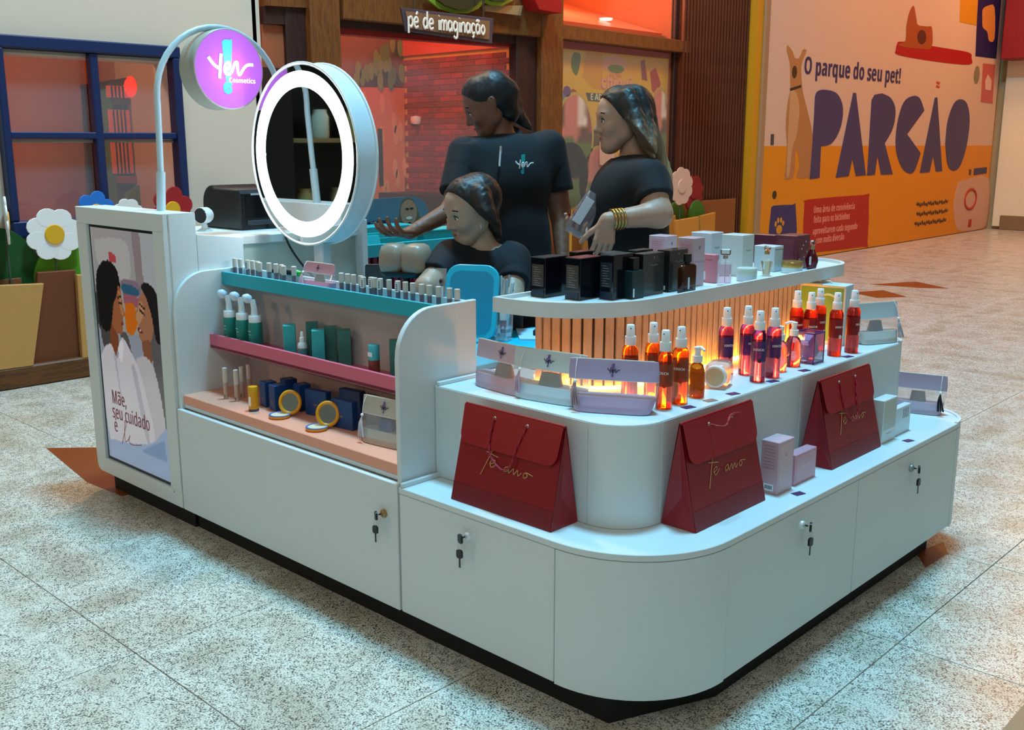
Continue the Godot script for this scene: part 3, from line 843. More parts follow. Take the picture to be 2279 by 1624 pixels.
func yellow_poster() -> void:
	var u := -5.22
	var t := thing("window_poster", "yellow party poster with oval photos filling the shop window", "poster")
	onwall("backing", [Vector2(5.588, 2.368), Vector2(7.402, 2.35), Vector2(7.384, -0.111), Vector2(5.57, 0.072)], mat("a01a0e", 0.6), t, u, -0.02, -0.008)
	onwall("print", [Vector2(5.614, 2.291), Vector2(7.405, 2.292), Vector2(7.347, 0.765), Vector2(5.573, 0.927)], mat("dba015", 0.5), t, u, -0.008, 0.0)
	onwall("print_shape", [Vector2(6.056, 2.282), Vector2(6.295, 2.284), Vector2(6.305, 1.94), Vector2(6.152, 1.951), Vector2(6.001, 2.053)], mat("d08a00", 0.5), t, u, 0.0, 0.001)
	onwall("print_shape", [Vector2(5.62, 2.287), Vector2(6.022, 2.288), Vector2(5.959, 2.133), Vector2(5.623, 2.036)], mat("d8a840", 0.5), t, u, 0.0, 0.001)
	onwall("print_shape", [Vector2(6.038, 1.595), Vector2(6.353, 1.512), Vector2(6.404, 0.985), Vector2(5.984, 0.912)], mat("5a4210", 0.5), t, u, 0.0, 0.001)
	onwall("print_leaf", smooth([Vector2(5.877, 2.267), Vector2(5.957, 2.256), Vector2(5.958, 2.166), Vector2(5.908, 2.057), Vector2(5.834, 2.127), Vector2(5.839, 2.224), Vector2(5.877, 2.267)], 3), mat("4a6a1c", 0.5), t, u, 0.001, 0.002)
	onwall("print_emblem", disc(Vector2(6.495, 2.19), 0.2, 0.085, 20), mat("d89a7a", 0.5), t, u, 0.001, 0.002)
	onwall("print_emblem", disc(Vector2(6.511, 2.148), 0.13, 0.04, 20), mat("5a7a20", 0.5), t, u, 0.002, 0.003)
	onwall("print_emblem", [Vector2(6.406, 2.096), Vector2(6.6, 2.097), Vector2(6.601, 2.071), Vector2(6.407, 2.071)], mat("d8783a", 0.5), t, u, 0.001, 0.002)
	part("lettering", letters("chiqui", 0.12, true, 0.003), mat("e88a80", 0.5), t, Vector3(-5.215, 2.012, -6.524), Vector3(0, PI / 2, 0))
	onwall("banner", [Vector2(6.051, 1.906), Vector2(6.74, 1.903), Vector2(6.743, 1.815), Vector2(6.087, 1.831)], mat("4a4020", 0.5), t, u, 0.001, 0.002)
	part("lettering", letters("E ADO", 0.06, true, 0.003), mat("d8c8a0", 0.5), t, Vector3(-5.215, 1.869, -6.238), Vector3(0, PI / 2, 0))
	var ph := picture(64, 96, Color("7a4a1c"), Color("5a2a10"), [["c04a38", [Vector2(0.5, 0.1), Vector2(0.75, 0.3), Vector2(0.7, 0.8), Vector2(0.45, 0.7)]], ["d8705a", [Vector2(0.15, 0.3), Vector2(0.35, 0.4), Vector2(0.3, 0.8), Vector2(0.05, 0.8)]], ["e0a890", [Vector2(0.6, 0.35), Vector2(0.75, 0.4), Vector2(0.72, 0.6), Vector2(0.58, 0.6)]], ["5a6a20", [Vector2(0.1, 0.75), Vector2(0.6, 0.8), Vector2(0.5, 1), Vector2(0.1, 1)]], ["e8c8b0", [Vector2(0.3, 0.45), Vector2(0.4, 0.45), Vector2(0.42, 0.7), Vector2(0.3, 0.7)]]])
	var pm := StandardMaterial3D.new()
	pm.albedo_texture = ph
	pm.roughness = 0.5
	for o in [[5.892, 1.489, 0.29, 0.42], [5.832, 1.131, 0.3, 0.34], [6.294, 1.054, 0.36, 0.36], [7.265, 1.586, 0.2, 0.42]]:
		onwall("photo_rim", disc(Vector2(o[0], o[1]), o[2], o[3], 28), mat("c89a3a", 0.5), t, u, 0.001, 0.003)
		var oval := CylinderMesh.new()
		oval.top_radius = 1.0
		oval.bottom_radius = 1.0
		oval.height = 0.002
		oval.radial_segments = 28
		var q := part("photo", oval, pm, t, Vector3(u + 0.0045, o[1], -o[0]))
		q.basis = Basis(Vector3(0, 0, -1) * (o[2] - 0.03), Vector3(1, 0, 0), Vector3(0, -1, 0) * (o[3] - 0.03))
	onwall("print_balloon", disc(Vector2(5.773, 1.908), 0.055, 0.05, 14), mat("6a3a6a", 0.5), t, u, 0.002, 0.003)
	onwall("print_balloon", disc(Vector2(5.728, 1.862), 0.055, 0.05, 14), mat("6a7a8a", 0.5), t, u, 0.001, 0.002)
	onwall("print_figure", disc(Vector2(5.865, 1.854), 0.07, 0.08, 14), mat("9a3a14", 0.5), t, u, 0.001, 0.002)
	onwall("print_figure", [Vector2(7.079, 2.145), Vector2(7.171, 2.194), Vector2(7.273, 2.042), Vector2(7.217, 1.904), Vector2(7.119, 1.968)], mat("b03020", 0.5), t, u, 0.001, 0.002)
	onwall("print_figure", [Vector2(6.913, 2.247), Vector2(6.981, 2.264), Vector2(7.037, 2.055), Vector2(6.944, 2.068)], mat("8a3a30", 0.5), t, u, 0.001, 0.002)
	onwall("pane", [Vector2(5.514, 2.351), Vector2(7.31, 2.341), Vector2(7.293, -0.095), Vector2(5.49, 0.087)], pane(0.04), t, -5.15, -0.003, 0.003)
	onwall("tag_card", [Vector2(6.177, 1.447), Vector2(6.418, 1.417), Vector2(6.411, 1.198), Vector2(6.183, 1.228)], mat("d09a80", 0.5), t, -5.14, 0.0, 0.004, 0.0, "pink price card")
	# glowing red shop ceiling over the beam
	var c := thing("shop_ceiling_panel", "glossy red and pink ceiling seen above the poster window", "ceiling panel")
	part("panel", box(Vector3(1.5, 0.04, 1.9)), mat("e06a4a", 0.25), c, Vector3(-6.0, 2.75, -6.4), Vector3(0, 0, -0.3))
	part("panel", box(Vector3(1.5, 0.04, 1.9)), mat("c81e14", 0.25), c, Vector3(-6.0, 2.38, -6.4))
	var spot := lathe([Vector2(0, 0), Vector2(0.06, 0), Vector2(0.07, 0.02), Vector2(0, 0.02)], 16)
	part("spot", spot, glow("fff0e0", 1.2), c, Vector3(-5.6, 2.659, -6.82))

func slat_screen() -> void:
	var a := 7.472
	var b := 8.78
	var sc := Node3D.new()
	sc.name = "wall_slats"
	add_child(sc)
	tag(sc, "tall dark brown slatted timber screen between the poster and the hoarding", "", "", "structure")
	part("backing", box(Vector3(0.06, 11.0, b - a + 0.02)), mat("200804", 0.7), sc, Vector3(-5.22, 5.5, -(a + b) / 2))
	var w := wood("4a1a08", "5f280e", Vector3(6, 0.5, 6), 0.5, 7)
	var n := 22
	for i in n:
		part("slat", box(Vector3(0.09, 11.0, (b - a) / n * 0.56), 0.005), w, sc, Vector3(-5.14, 5.5, -(a + (b - a) * (i + 0.5) / n)))

# ---------------------------------------------------------------- the printed hoarding
func hoarding() -> void:
	var u := -5.0
	var t := thing("hoarding", "tall white and orange hoarding printed with a dog and big purple letters", "hoarding")
	var v0 := 9.03
	var v1 := 16.5
	onwall("panel", [Vector2(v0, 1.4), Vector2(v1, 1.4), Vector2(v1, 7.0), Vector2(v0, 7.0)], mat("dcb49a", 0.55), t, u, -0.16, 0.0)
	onwall("panel", [Vector2(v0, 0.01), Vector2(v1, 0.01), Vector2(v1, 1.4), Vector2(v0, 1.4)], mat("e58a00", 0.55), t, u, -0.16, 0.001, 0.0, "orange lower panel")
	onwall("edge_strip", [Vector2(8.80, 0.0), Vector2(8.94, 0.0), Vector2(8.94, 7.0), Vector2(8.80, 7.0)], mat("d08c10", 0.5), t, -5.02, -0.1, 0.0)
	onwall("edge_strip", [Vector2(8.945, 0.0), Vector2(9.03, 0.0), Vector2(9.03, 7.0), Vector2(8.945, 7.0)], mat("a8805c", 0.4), t, -5.0, -0.1, 0.012)
	var P := mat("463a62", 0.55)
	var ps := [
		smooth([Vector2(10.208, 1.99), Vector2(10.257, 2.056), Vector2(10.453, 2.085), Vector2(10.784, 2.047), Vector2(10.971, 1.874), Vector2(10.933, 1.621), Vector2(10.723, 1.434), Vector2(10.438, 1.395)], 4),
	]
	onwall("letter", ps[0] + [Vector2(10.454, 1.005), Vector2(10.195, 0.995), Vector2(10.216, 1.749), Vector2(10.208, 1.99)], P, t, u, 0.0, 0.006)
	onwall("letter", [Vector2(11.235, 2.073), Vector2(11.312, 2.076), Vector2(11.777, 1.01), Vector2(11.479, 1.005), Vector2(11.337, 1.236), Vector2(11.267, 1.009), Vector2(10.897, 0.995)], P, t, u, 0.0, 0.006)
	onwall("letter", [Vector2(11.793, 1.999), Vector2(11.877, 2.072), Vector2(12.096, 2.096)] + smooth([Vector2(12.096, 2.096), Vector2(12.393, 2.04), Vector2(12.57, 1.882), Vector2(12.526, 1.637), Vector2(12.299, 1.434)], 4) + [Vector2(12.642, 1.004), Vector2(12.258, 1.006), Vector2(12.098, 1.271), Vector2(12.057, 1.01), Vector2(11.82, 1.003)], P, t, u, 0.0, 0.006)
	onwall("letter", smooth([Vector2(13.562, 1.904), Vector2(13.366, 2.07), Vector2(13.108, 2.093), Vector2(12.819, 1.992), Vector2(12.663, 1.7), Vector2(12.681, 1.359), Vector2(12.912, 1.106), Vector2(13.197, 1.005), Vector2(13.397, 1.046), Vector2(13.559, 1.291)], 4) + [Vector2(13.026, 1.56)], P, t, u, 0.0, 0.006)
	onwall("letter", [Vector2(13.919, 2.099), Vector2(14.003, 2.102), Vector2(14.438, 1.014), Vector2(14.192, 1.011), Vector2(14.037, 1.248), Vector2(13.952, 1.009), Vector2(13.585, 1.003)], P, t, u, 0.0, 0.006)
	onwall("letter", smooth([Vector2(14.47, 1.42), Vector2(14.482, 1.757), Vector2(14.669, 2.029), Vector2(14.944, 2.104), Vector2(15.226, 2.03), Vector2(15.387, 1.77), Vector2(15.348, 1.385), Vector2(15.155, 1.084), Vector2(14.873, 1.012), Vector2(14.63, 1.113), Vector2(14.47, 1.42)], 4), P, t, u, 0.0, 0.006)
	part("lettering", letters("≈", 0.2, true, 0.005), mat("c8403a", 0.5), t, Vector3(-4.998, 2.283, -13.992), Vector3(0, PI / 2, 0), "small red tilde")
	var l1 := letters("O parque do seu pet!", 0.2, true, 0.004)
	part("lettering", l1, mat("3a3058", 0.5), t, Vector3(-4.997, 2.345, -11.277), Vector3(0, PI / 2, 0))
	# seated dog print
	var fur := mat("b97a45", 0.6)
	var pale := mat("cf9a6a", 0.6)
	onwall("dog_print", smooth([Vector2(9.466, 2.552), Vector2(9.578, 2.498), Vector2(9.652, 2.421), Vector2(9.76, 2.427), Vector2(9.836, 2.524), Vector2(9.925, 2.519), Vector2(9.85, 2.412), Vector2(9.817, 2.317), Vector2(9.844, 2.188), Vector2(9.896, 2.033), Vector2(10.034, 1.826), Vector2(10.178, 1.586), Vector2(10.26, 1.313), Vector2(10.247, 1.049), Vector2(9.952, 1.011), Vector2(9.857, 1.046), Vector2(9.906, 1.208), Vector2(9.797, 1.37), Vector2(9.79, 1.048), Vector2(9.618, 1.009), Vector2(9.56, 1.042), Vector2(9.588, 1.371), Vector2(9.527, 1.633), Vector2(9.54, 1.892), Vector2(9.587, 2.049), Vector2(9.57, 2.202), Vector2(9.542, 2.354), Vector2(9.451, 2.5), Vector2(9.466, 2.552)], 3), fur, t, u, 0.001, 0.004)
	onwall("dog_print", smooth([Vector2(9.587, 2.049), Vector2(9.719, 2.033), Vector2(9.829, 1.847), Vector2(9.8, 1.53), Vector2(9.709, 1.37), Vector2(9.676, 1.077), Vector2(9.612, 1.062), Vector2(9.592, 1.528), Vector2(9.589, 1.842), Vector2(9.587, 2.049)], 3), pale, t, u, 0.004, 0.005, 0.0, "pale chest of the printed dog")
	onwall("dog_print", disc(Vector2(9.66, 2.258), 0.06, 0.075, 12), mat("4a2c18", 0.6), t, u, 0.004, 0.005, 0.0, "dark muzzle of the printed dog")
	onwall("dog_print", [Vector2(9.574, 2.069), Vector2(9.841, 2.12), Vector2(9.844, 2.089), Vector2(9.588, 2.038)], mat("3a2a20", 0.6), t, u, 0.004, 0.005, 0.0, "collar of the printed dog")
	# cat on a red cushion
	onwall("cushion_print", smooth([Vector2(12.463, 2.77), Vector2(12.663, 2.807), Vector2(14.1, 2.815), Vector2(15.087, 2.811), Vector2(15.218, 2.738), Vector2(15.15, 2.633), Vector2(13.808, 2.607), Vector2(12.55, 2.622), Vector2(12.435, 2.686), Vector2(12.463, 2.77)], 4), mat("b00c10", 0.55), t, u, 0.001, 0.004)
	onwall("cat_print", smooth([Vector2(12.715, 3.001), Vector2(12.769, 3.184), Vector2(12.897, 3.302), Vector2(13.021, 3.145), Vector2(13.1, 3.061), Vector2(13.414, 3.067), Vector2(13.595, 3.057), Vector2(13.635, 2.792), Vector2(13.289, 2.751), Vector2(12.676, 2.737), Vector2(12.494, 2.761), Vector2(12.72, 2.823), Vector2(12.715, 3.001)], 4), mat("a84a14", 0.6), t, u, 0.004, 0.006)
	onwall("cat_print", disc(Vector2(13.257, 2.909), 0.16, 0.1, 14), mat("5a1c08", 0.6), t, u, 0.006, 0.007)
	# blocks, stickers and marks
	var gon := func(called: String, pl: Array, hex: String, z := 0.004) -> void: onwall(called, pl, mat(hex, 0.55), t, u, 0.001, z)
	gon.call("print_block", [Vector2(14.518, 3.78), Vector2(15.252, 3.858), Vector2(15.302, 3.227), Vector2(14.617, 3.225)], "d88a10")
	gon.call("print_block", [Vector2(15.218, 3.985), Vector2(16.257, 4.1), Vector2(16.299, 2.785), Vector2(15.381, 2.774)], "1c1450")
	gon.call("hand_print", smooth([Vector2(15.52, 3.351), Vector2(15.504, 3.484), Vector2(15.72, 3.558), Vector2(16.001, 3.556), Vector2(16.131, 3.09), Vector2(15.901, 3.04), Vector2(15.786, 3.169), Vector2(15.574, 3.221), Vector2(15.52, 3.351)], 3), "d8863a", 0.006)
	gon.call("print_block", [Vector2(15.737, 2.684), Vector2(16.283, 2.692), Vector2(16.331, 2.073), Vector2(15.796, 2.087)], "c85a50")
	gon.call("print_mark", [Vector2(15.905, 2.428), Vector2(16.001, 2.523), Vector2(16.188, 2.44), Vector2(16.189, 2.283), Vector2(15.943, 2.289)], "e8b8a8", 0.006)
	gon.call("print_mark", disc(Vector2(15.511, 2.494), 0.12, 0.14, 16), "8a7a5a")
	gon.call("print_mark", [Vector2(9.19, 1.537), Vector2(9.262, 1.537), Vector2(9.265, 1.413), Vector2(9.192, 1.413)], "4a4440")
	gon.call("print_mark", disc(Vector2(9.347, 0.83), 0.05, 0.05, 14), "3a2a18")
	gon.call("print_block", smooth([Vector2(9.289, 0.679), Vector2(9.35, 0.703), Vector2(9.809, 0.694), Vector2(9.88, 0.663), Vector2(9.923, 0.106), Vector2(9.304, 0.12), Vector2(9.289, 0.679)], 2), "382e62")
	var yl := "d8921c"
	gon.call("paw_print", disc(Vector2(9.499, 0.41), 0.07, 0.055, 14), yl, 0.006)
	for k in [Vector2(-0.09, 0.06), Vector2(-0.035, 0.1), Vector2(0.035, 0.1), Vector2(0.09, 0.06)]:
		gon.call("paw_print", disc(Vector2(9.498, 0.421) + k, 0.026, 0.034, 10), yl, 0.006)
	gon.call("print_block", smooth([Vector2(10.102, 0.72), Vector2(10.215, 0.744), Vector2(11.765, 0.745), Vector2(11.926, 0.696), Vector2(11.986, 0.075), Vector2(11.852, 0.035), Vector2(10.3, 0.066), Vector2(10.129, 0.113), Vector2(10.102, 0.72)], 2), "b81c0c")
	for k in 4:
		part("lettering", letters(["Uma área de convivência", "feita para os bichinhos", "aproveitarem cada segundo", "com muita diversão"][k], 0.085, true, 0.003), mat("e88a70", 0.5), t, [Vector3(-4.995, 0.606, -10.93), Vector3(-4.995, 0.481, -10.872), Vector3(-4.995, 0.333, -10.994), Vector3(-4.995, 0.212, -10.859)][k], Vector3(0, PI / 2, 0)).scale = Vector3([0.82, 0.78, 0.8, 0.7][k], 1, 1)
	for k in 3:
		var ln := []
		for i in 40: ln.append(Vector2(-0.62 + i * 0.031, 0.022 * sin(i * 2.3) + 0.012 * sin(i * 0.9)))
		part("print_line", pen(ln, 0.035, 0.0, 2), mat("5a3408", 0.5), t, [Vector3(-4.997, 0.537, -14.184), Vector3(-4.997, 0.392, -14.215), Vector3(-4.997, 0.249, -14.176)][k], Vector3(0, PI / 2, 0))
	gon.call("print_block", [Vector2(15.771, 1.032), Vector2(16.361, 1.044), Vector2(16.368, 0.94), Vector2(15.779, 0.923)], "3a3058")
	gon.call("print_mark", [Vector2(15.556, 1.021), Vector2(15.655, 1.019), Vector2(15.659, 0.926), Vector2(15.58, 0.927)], "5a3408")
	gon.call("print_block", smooth([Vector2(15.142, 0.824), Vector2(15.384, 0.853), Vector2(16.497, 0.855), Vector2(16.606, 0.141), Vector2(16.299, 0.021), Vector2(15.488, 0.032), Vector2(15.191, 0.144), Vector2(15.029, 0.509), Vector2(15.142, 0.824)], 3), "d8a488")
	var ring := []
	for i in 25: ring.append(Vector2(cos(TAU * i / 24) * 0.25, sin(TAU * i / 24) * 0.16))
	part("ring_print", pen(ring, 0.05, 0.0, 1), mat("c02818", 0.55), t, Vector3(-4.992, 0.539, -15.735), Vector3(0, PI / 2, 0))
	gon.call("print_mark", [Vector2(15.742, 0.201), Vector2(15.881, 0.209), Vector2(15.875, 0.076), Vector2(15.734, 0.076)], "c02818", 0.006)
	onwall("door_slot", [Vector2(11.65, 0), Vector2(12.814, -0.021), Vector2(12.818, -0.041), Vector2(11.654, -0.025)], mat("5a2c08", 0.6), t, u, 0.0, 0.004)

func band(outer: Array, inner: Array, y0: float, y1: float) -> ArrayMesh:
	var s := SurfaceTool.new()
	s.begin(Mesh.PRIMITIVE_TRIANGLES)
	s.set_smooth_group(-1)
	var n := outer.size()
	for i in n:
		var j := (i + 1) % n
		var o0 := Vector3(outer[i].x, 0, -outer[i].y)
		var o1 := Vector3(outer[j].x, 0, -outer[j].y)
		var i0 := Vector3(inner[i].x, 0, -inner[i].y)
		var i1 := Vector3(inner[j].x, 0, -inner[j].y)
		var mid := (o0 + o1 + i0 + i1) / 4.0 + Vector3.UP * (y0 + y1) / 2
		var t := Vector3.UP * y1
		var b := Vector3.UP * y0
		quad_out(s, o0 + t, o1 + t, i1 + t, i0 + t, mid)
		quad_out(s, o0 + b, o1 + b, i1 + b, i0 + b, mid)
		quad_out(s, o0 + t, o1 + t, o1 + b, o0 + b, mid)
		quad_out(s, i0 + t, i1 + t, i1 + b, i0 + b, mid)
	return done(s)

func side(called: String, profile: Array, m: Material, parent: Node3D, u0: float, thick: float, bevel := 0.0) -> MeshInstance3D:
	return part(called, prism(profile, 0.0, thick, false, bevel), m, parent, Vector3(u0, 0, 0), Vector3(0, PI / 2, 0))

# a cam lock with a black-headed key in it and a second key hanging from the ring, facing +Z
func lock(door: Node3D, at: Vector3, turn: float, swing: float, rose: String) -> void:
	var chrome := mat("c8ccd0", 0.25, 0.9)
	var b := Basis(Vector3.UP, turn)
	part("lock", moved_mesh(lathe([Vector2(0.013, 0.0), Vector2(0.0115, 0.008), Vector2(0.006, 0.012), Vector2(0, 0.012)], 16), Vector3.ZERO, Vector3(PI / 2, 0, 0)), mat(rose, 0.4, 0.3), door, at, Vector3(0, turn, 0))
	var black := mat("0a0b0d", 0.35)
	part("key", join([moved(prism(rrect(0.022, 0.024, 0.006, 4), -0.003, 0.003), Vector3(swing * 0.6, -0.002, 0.026), Vector3(0, swing * 40.0, 0)), moved(box(Vector3(0.004, 0.003, 0.014)), Vector3(swing * 0.3, 0, 0.012))]), black, door, at, Vector3(0, turn, 0))
	var loop := []
	for i in 15: loop.append(Vector3(swing + cos(TAU * i / 14) * 0.006, -0.022 + sin(TAU * i / 14) * 0.014, 0.026))
	part("key_ring", tube(loop, 0.0009, 5), chrome, door, at, Vector3(0, turn, 0))
	part("key", join([moved(prism(rrect(0.02, 0.024, 0.006, 4), -0.003, 0.003), Vector3(swing, -0.046, 0.026)), moved(box(Vector3(0.005, 0.03, 0.0018)), Vector3(swing, -0.07, 0.026))]), black, door, at, Vector3(0, turn, 0), "second key hanging from the ring")

func moved_mesh(m: Mesh, at: Vector3, rot := Vector3.ZERO, scale := Vector3.ONE) -> ArrayMesh:
	return join([moved(m, at, rot, scale)])

func kiosk() -> void:
	var white := mat("d9dddc", 0.42)
	var black := mat("050505", 0.7)
	var uT := -2.152
	var u2 := -0.9
	# --- screen totem
	var tot := thing("screen_totem", "white totem with a tall portrait advertising screen at the left end of the kiosk", "totem")
	var x0 := -2.857
	var sx0 := -2.774
	var sx1 := -2.235
	var sy1 := 1.119
	var sy0 := 0.153
	var sh := 0.006
	part("body", prism([Vector2(x0 + 0.004, 0.12), Vector2(x0 + 0.012, 0.1), Vector2(x0 + 0.03, 0.089), Vector2(uT, 0.089), Vector2(uT, 1.184), Vector2(x0 + 0.004, 1.184)], -0.127, -0.02, false, 0.003), white, tot)
	part("screen_frame", prism([Vector2(x0, 0.12), Vector2(x0 + 0.009, 0.1), Vector2(x0 + 0.03, 0.089), Vector2(uT - 0.004, 0.089), Vector2(uT - 0.004, sy0), Vector2(x0, sy0)], -0.02, 0.0, false, 0.002), white, tot)
	part("screen_frame", prism([Vector2(x0, sy1), Vector2(uT - 0.004, sy1), Vector2(uT - 0.004, 1.184), Vector2(x0, 1.184)], -0.02, 0.0, false, 0.002), white, tot)
	part("screen_frame", box(Vector3(sx0 - x0, sy1 - sy0, 0.02)), white, tot, Vector3((sx0 + x0) / 2, (sy0 + sy1) / 2, -0.01))
	part("screen_frame", box(Vector3(uT - 0.004 - sx1, sy1 - sy0, 0.02)), white, tot, Vector3((uT - 0.004 + sx1) / 2, (sy0 + sy1) / 2, -0.01))
	part("bezel", box(Vector3(sx1 - sx0, sy1 - sy0, 0.006)), mat("0c0e10", 0.3), tot, Vector3((sx0 + sx1) / 2, (sy0 + sy1) / 2, -0.015))
	var bz := 0.012
	var pic := StandardMaterial3D.new()
	var ad := ad_picture()
	pic.albedo_color = Color("141618")
	pic.emission_enabled = true
	pic.emission = Color.WHITE
	pic.emission_operator = BaseMaterial3D.EMISSION_OP_MULTIPLY
	pic.emission_texture = ad
	pic.emission_energy_multiplier = 0.62
	pic.roughness = 0.15
	var w := sx1 - sx0 - bz * 2
	var h := sy1 - sy0 - bz * 2
	var scr := part("screen", sheet(w, h), pic, tot, Vector3((sx0 + sx1) / 2, (sy0 + sy1) / 2, -0.0115), Vector3.ZERO, "lit screen showing two dark-haired women face to face in white shirts")
	var ink := mat("8a2a3a", 0.4)
	for t in [["Mãe,", -0.37, -0.22, 0.048], ["seu cuidado", -0.38, -0.285, 0.048], ["é", -0.37, -0.345, 0.048]]:
		var tm := letters(t[0], t[3], false, 0.001)
		tm.horizontal_alignment = HORIZONTAL_ALIGNMENT_LEFT
		part("lettering", tm, ink, scr, Vector3(t[1] * w, t[2] * h, 0.001)).scale = Vector3(0.86, 1.15, 1)
	part("lettering", pen([Vector2(0, 0), Vector2(0.05, 0.09), Vector2(0.04, 0.1), Vector2(0.03, 0.02), Vector2(0.06, 0.03), Vector2(0.075, 0.05), Vector2(0.065, 0.02), Vector2(0.1, 0.015), Vector2(0.17, 0.03)], 0.004), mat("b06a72", 0.4), scr, Vector3(-0.26 * w, -0.42 * h, 0.001), Vector3.ZERO, "pink script lettering")
	part("screw", lathe([Vector2(0, 0.002), Vector2(0.004, 0.0)], 10), mat("8a8a88", 0.5), tot, Vector3(-2.212, 0.142, 0) + Vector3(0, 0, 0.0005), Vector3(PI / 2, 0, 0))
	part("plinth", box(Vector3(0.66, 0.089, 0.1)), black, tot, Vector3(-2.49, 0.0445, -0.1))
	# --- shelf cabinet
	var cab := thing("shelf_cabinet", "white cabinet with rounded cheeks and open turquoise, pink and peach shelves", "cabinet")
	part("body", box(Vector3(u2 - uT - 0.004, 0.385, 0.29)), white, cab, Vector3((uT + u2) / 2, 0.2795, -0.165))
	var door := part("door", box(Vector3(u2 - uT - 0.012, 0.3884, 0.018), 0.002), white, cab, Vector3((uT + u2) / 2, 0.2832, -0.009))
	lock(door, Vector3(-0.964, 0.376, 0) - door.position, 0.0, -0.012, "b08a58")
	part("plinth", box(Vector3(u2 - uT, 0.095, 0.24)), black, cab, Vector3((uT + u2) / 2, 0.0475, -0.18))
	var pr := [Vector2(0.012, 0.474), Vector2(0.012, 0.84)] + arc(Vector2(0.145, 0.842), 0.132, PI, PI / 2, 10) + [Vector2(0.318, 0.976), Vector2(0.318, 0.474)]
	side("cheek_panel", pr, white, cab, uT, 0.018, 0.002)
	side("cheek_panel", pr, white, cab, u2 - 0.018, 0.018, 0.002)
	var iw := u2 - uT - 0.036
	var um := (uT + u2) / 2
	part("back_panel", box(Vector3(iw, 0.46, 0.012)), mat("c9bbb6", 0.7), cab, Vector3(um, 0.71, -0.306))
	part("base_board", box(Vector3(iw, 0.016, 0.29), 0.002), white, cab, Vector3(um, 0.486, -0.169))
	var peach := mat("eb9d80", 0.5)
	var pink := mat("d6657c", 0.5)
	var teal := mat("16a6b8", 0.45)
	part("peach_shelf", box(Vector3(iw, 0.034, 0.276), 0.002), peach, cab, Vector3(um, 0.511, -0.16))
	part("pink_shelf", box(Vector3(iw, 0.012, 0.156), 0.001), pink, cab, Vector3(um, 0.694, -0.222))
	part("pink_lip", box(Vector3(iw, 0.053, 0.012), 0.001), pink, cab, Vector3(um, 0.7135, -0.15))
	part("turquoise_shelf", box(Vector3(iw, 0.012, 0.092), 0.001), teal, cab, Vector3(um, 0.939, -0.258))
	part("turquoise_lip", box(Vector3(iw, 0.048, 0.012), 0.001), teal, cab, Vector3(um, 0.941, -0.214))
	part("back_rail", box(Vector3(iw, 0.03, 0.012), 0.001), white, cab, Vector3(um, 0.955, -0.312))
	# --- stepped display
	var R := 0.305
	var step := thing("step_display", "white two-step corner display unit with rounded corner and keyed doors", "display unit")
	part("body", prism([Vector2(u2 + 0.004, 0.02)] + arc(Vector2(-R, R), R - 0.02, -PI / 2, 0, 12) + [Vector2(-0.02, 1.79)] + arc(Vector2(-0.17, 1.79), 0.15, 0, PI / 2, 8) + [Vector2(-0.76, 1.94), Vector2(-0.76, 0.5), Vector2(u2 + 0.004, 0.5)], 0.092, 0.452, true), white, step)
	part("step_top", prism([Vector2(u2 + 0.002, 0.001)] + arc(Vector2(-R, R), R - 0.001, -PI / 2, 0, 16) + [Vector2(-0.001, 1.79)] + arc(Vector2(-0.17, 1.79), 0.169, 0, PI / 2, 10) + [Vector2(-0.76, 1.959), Vector2(-0.76, 0.5), Vector2(u2 + 0.002, 0.5)], 0.452, 0.47, true, 0.0015), white, step)
	part("plinth", prism([Vector2(u2, 0.056), Vector2(-0.18, 0.066), Vector2(-0.056, 0.36), Vector2(-0.056, 1.75), Vector2(-0.2, 1.9), Vector2(-0.76, 1.9), Vector2(-0.76, 0.45), Vector2(u2, 0.45)], 0.0, 0.095, true), black, step)
	var d1 := part("door", box(Vector3(-R - u2 - 0.008, 0.36, 0.018), 0.002), white, step, Vector3((-R + u2) / 2, 0.271, -0.009))
	lock(d1, Vector3(-0.613, 0.402, 0) - d1.position, 0.0, -0.008, "e8ecec")
	var outer := arc(Vector2(-R, R), R, -PI / 2, 0, 20)
	var inner := arc(Vector2(-R, R), R - 0.018, 0, -PI / 2, 20)
	part("curved_panel", prism(outer + inner, 0.089, 0.451, true), white, step)
	var d2 := part("door", box(Vector3(0.018, 0.36, 1.0245 - R - 0.007), 0.002), white, step, Vector3(-0.009, 0.271, -(1.0245 + R) / 2))
	lock(d2, Vector3(0, 0.409, -0.672) - d2.position, PI / 2, 0.01, "e8ecec")
	var d3 := part("door", box(Vector3(0.018, 0.36, 1.79 - 1.0245 - 0.005), 0.002), white, step, Vector3(-0.009, 0.271, -(1.0245 + 1.79) / 2))
	lock(d3, Vector3(0, 0.401, -1.399) - d3.position, PI / 2, 0.012, "9aa0a0")
	part("curved_panel", prism(arc(Vector2(-0.17, 1.79), 0.17, 0, PI / 2, 12) + arc(Vector2(-0.17, 1.79), 0.152, PI / 2, 0, 12), 0.089, 0.451, true), white, step)
	part("edge_strip", box(Vector3(0.012, 0.014, 0.15), 0.002), white, step, Vector3(u2 + 0.012, 0.477, -0.078))
	part("edge_strip", prism(arc(Vector2(-0.17, 1.79), 0.17, 0, PI / 2, 10) + arc(Vector2(-0.17, 1.79), 0.158, PI / 2, 0, 10), 0.47, 0.475, true), white, step)
	# upper step
	var RM := 0.132
	var uM := -0.194
	var vM := 0.146
	part("step_riser", box(Vector3(uM - RM - u2 - 0.004, 0.27, 0.016), 0.001), white, step, Vector3((uM - RM + u2) / 2, 0.606, -vM - 0.008))
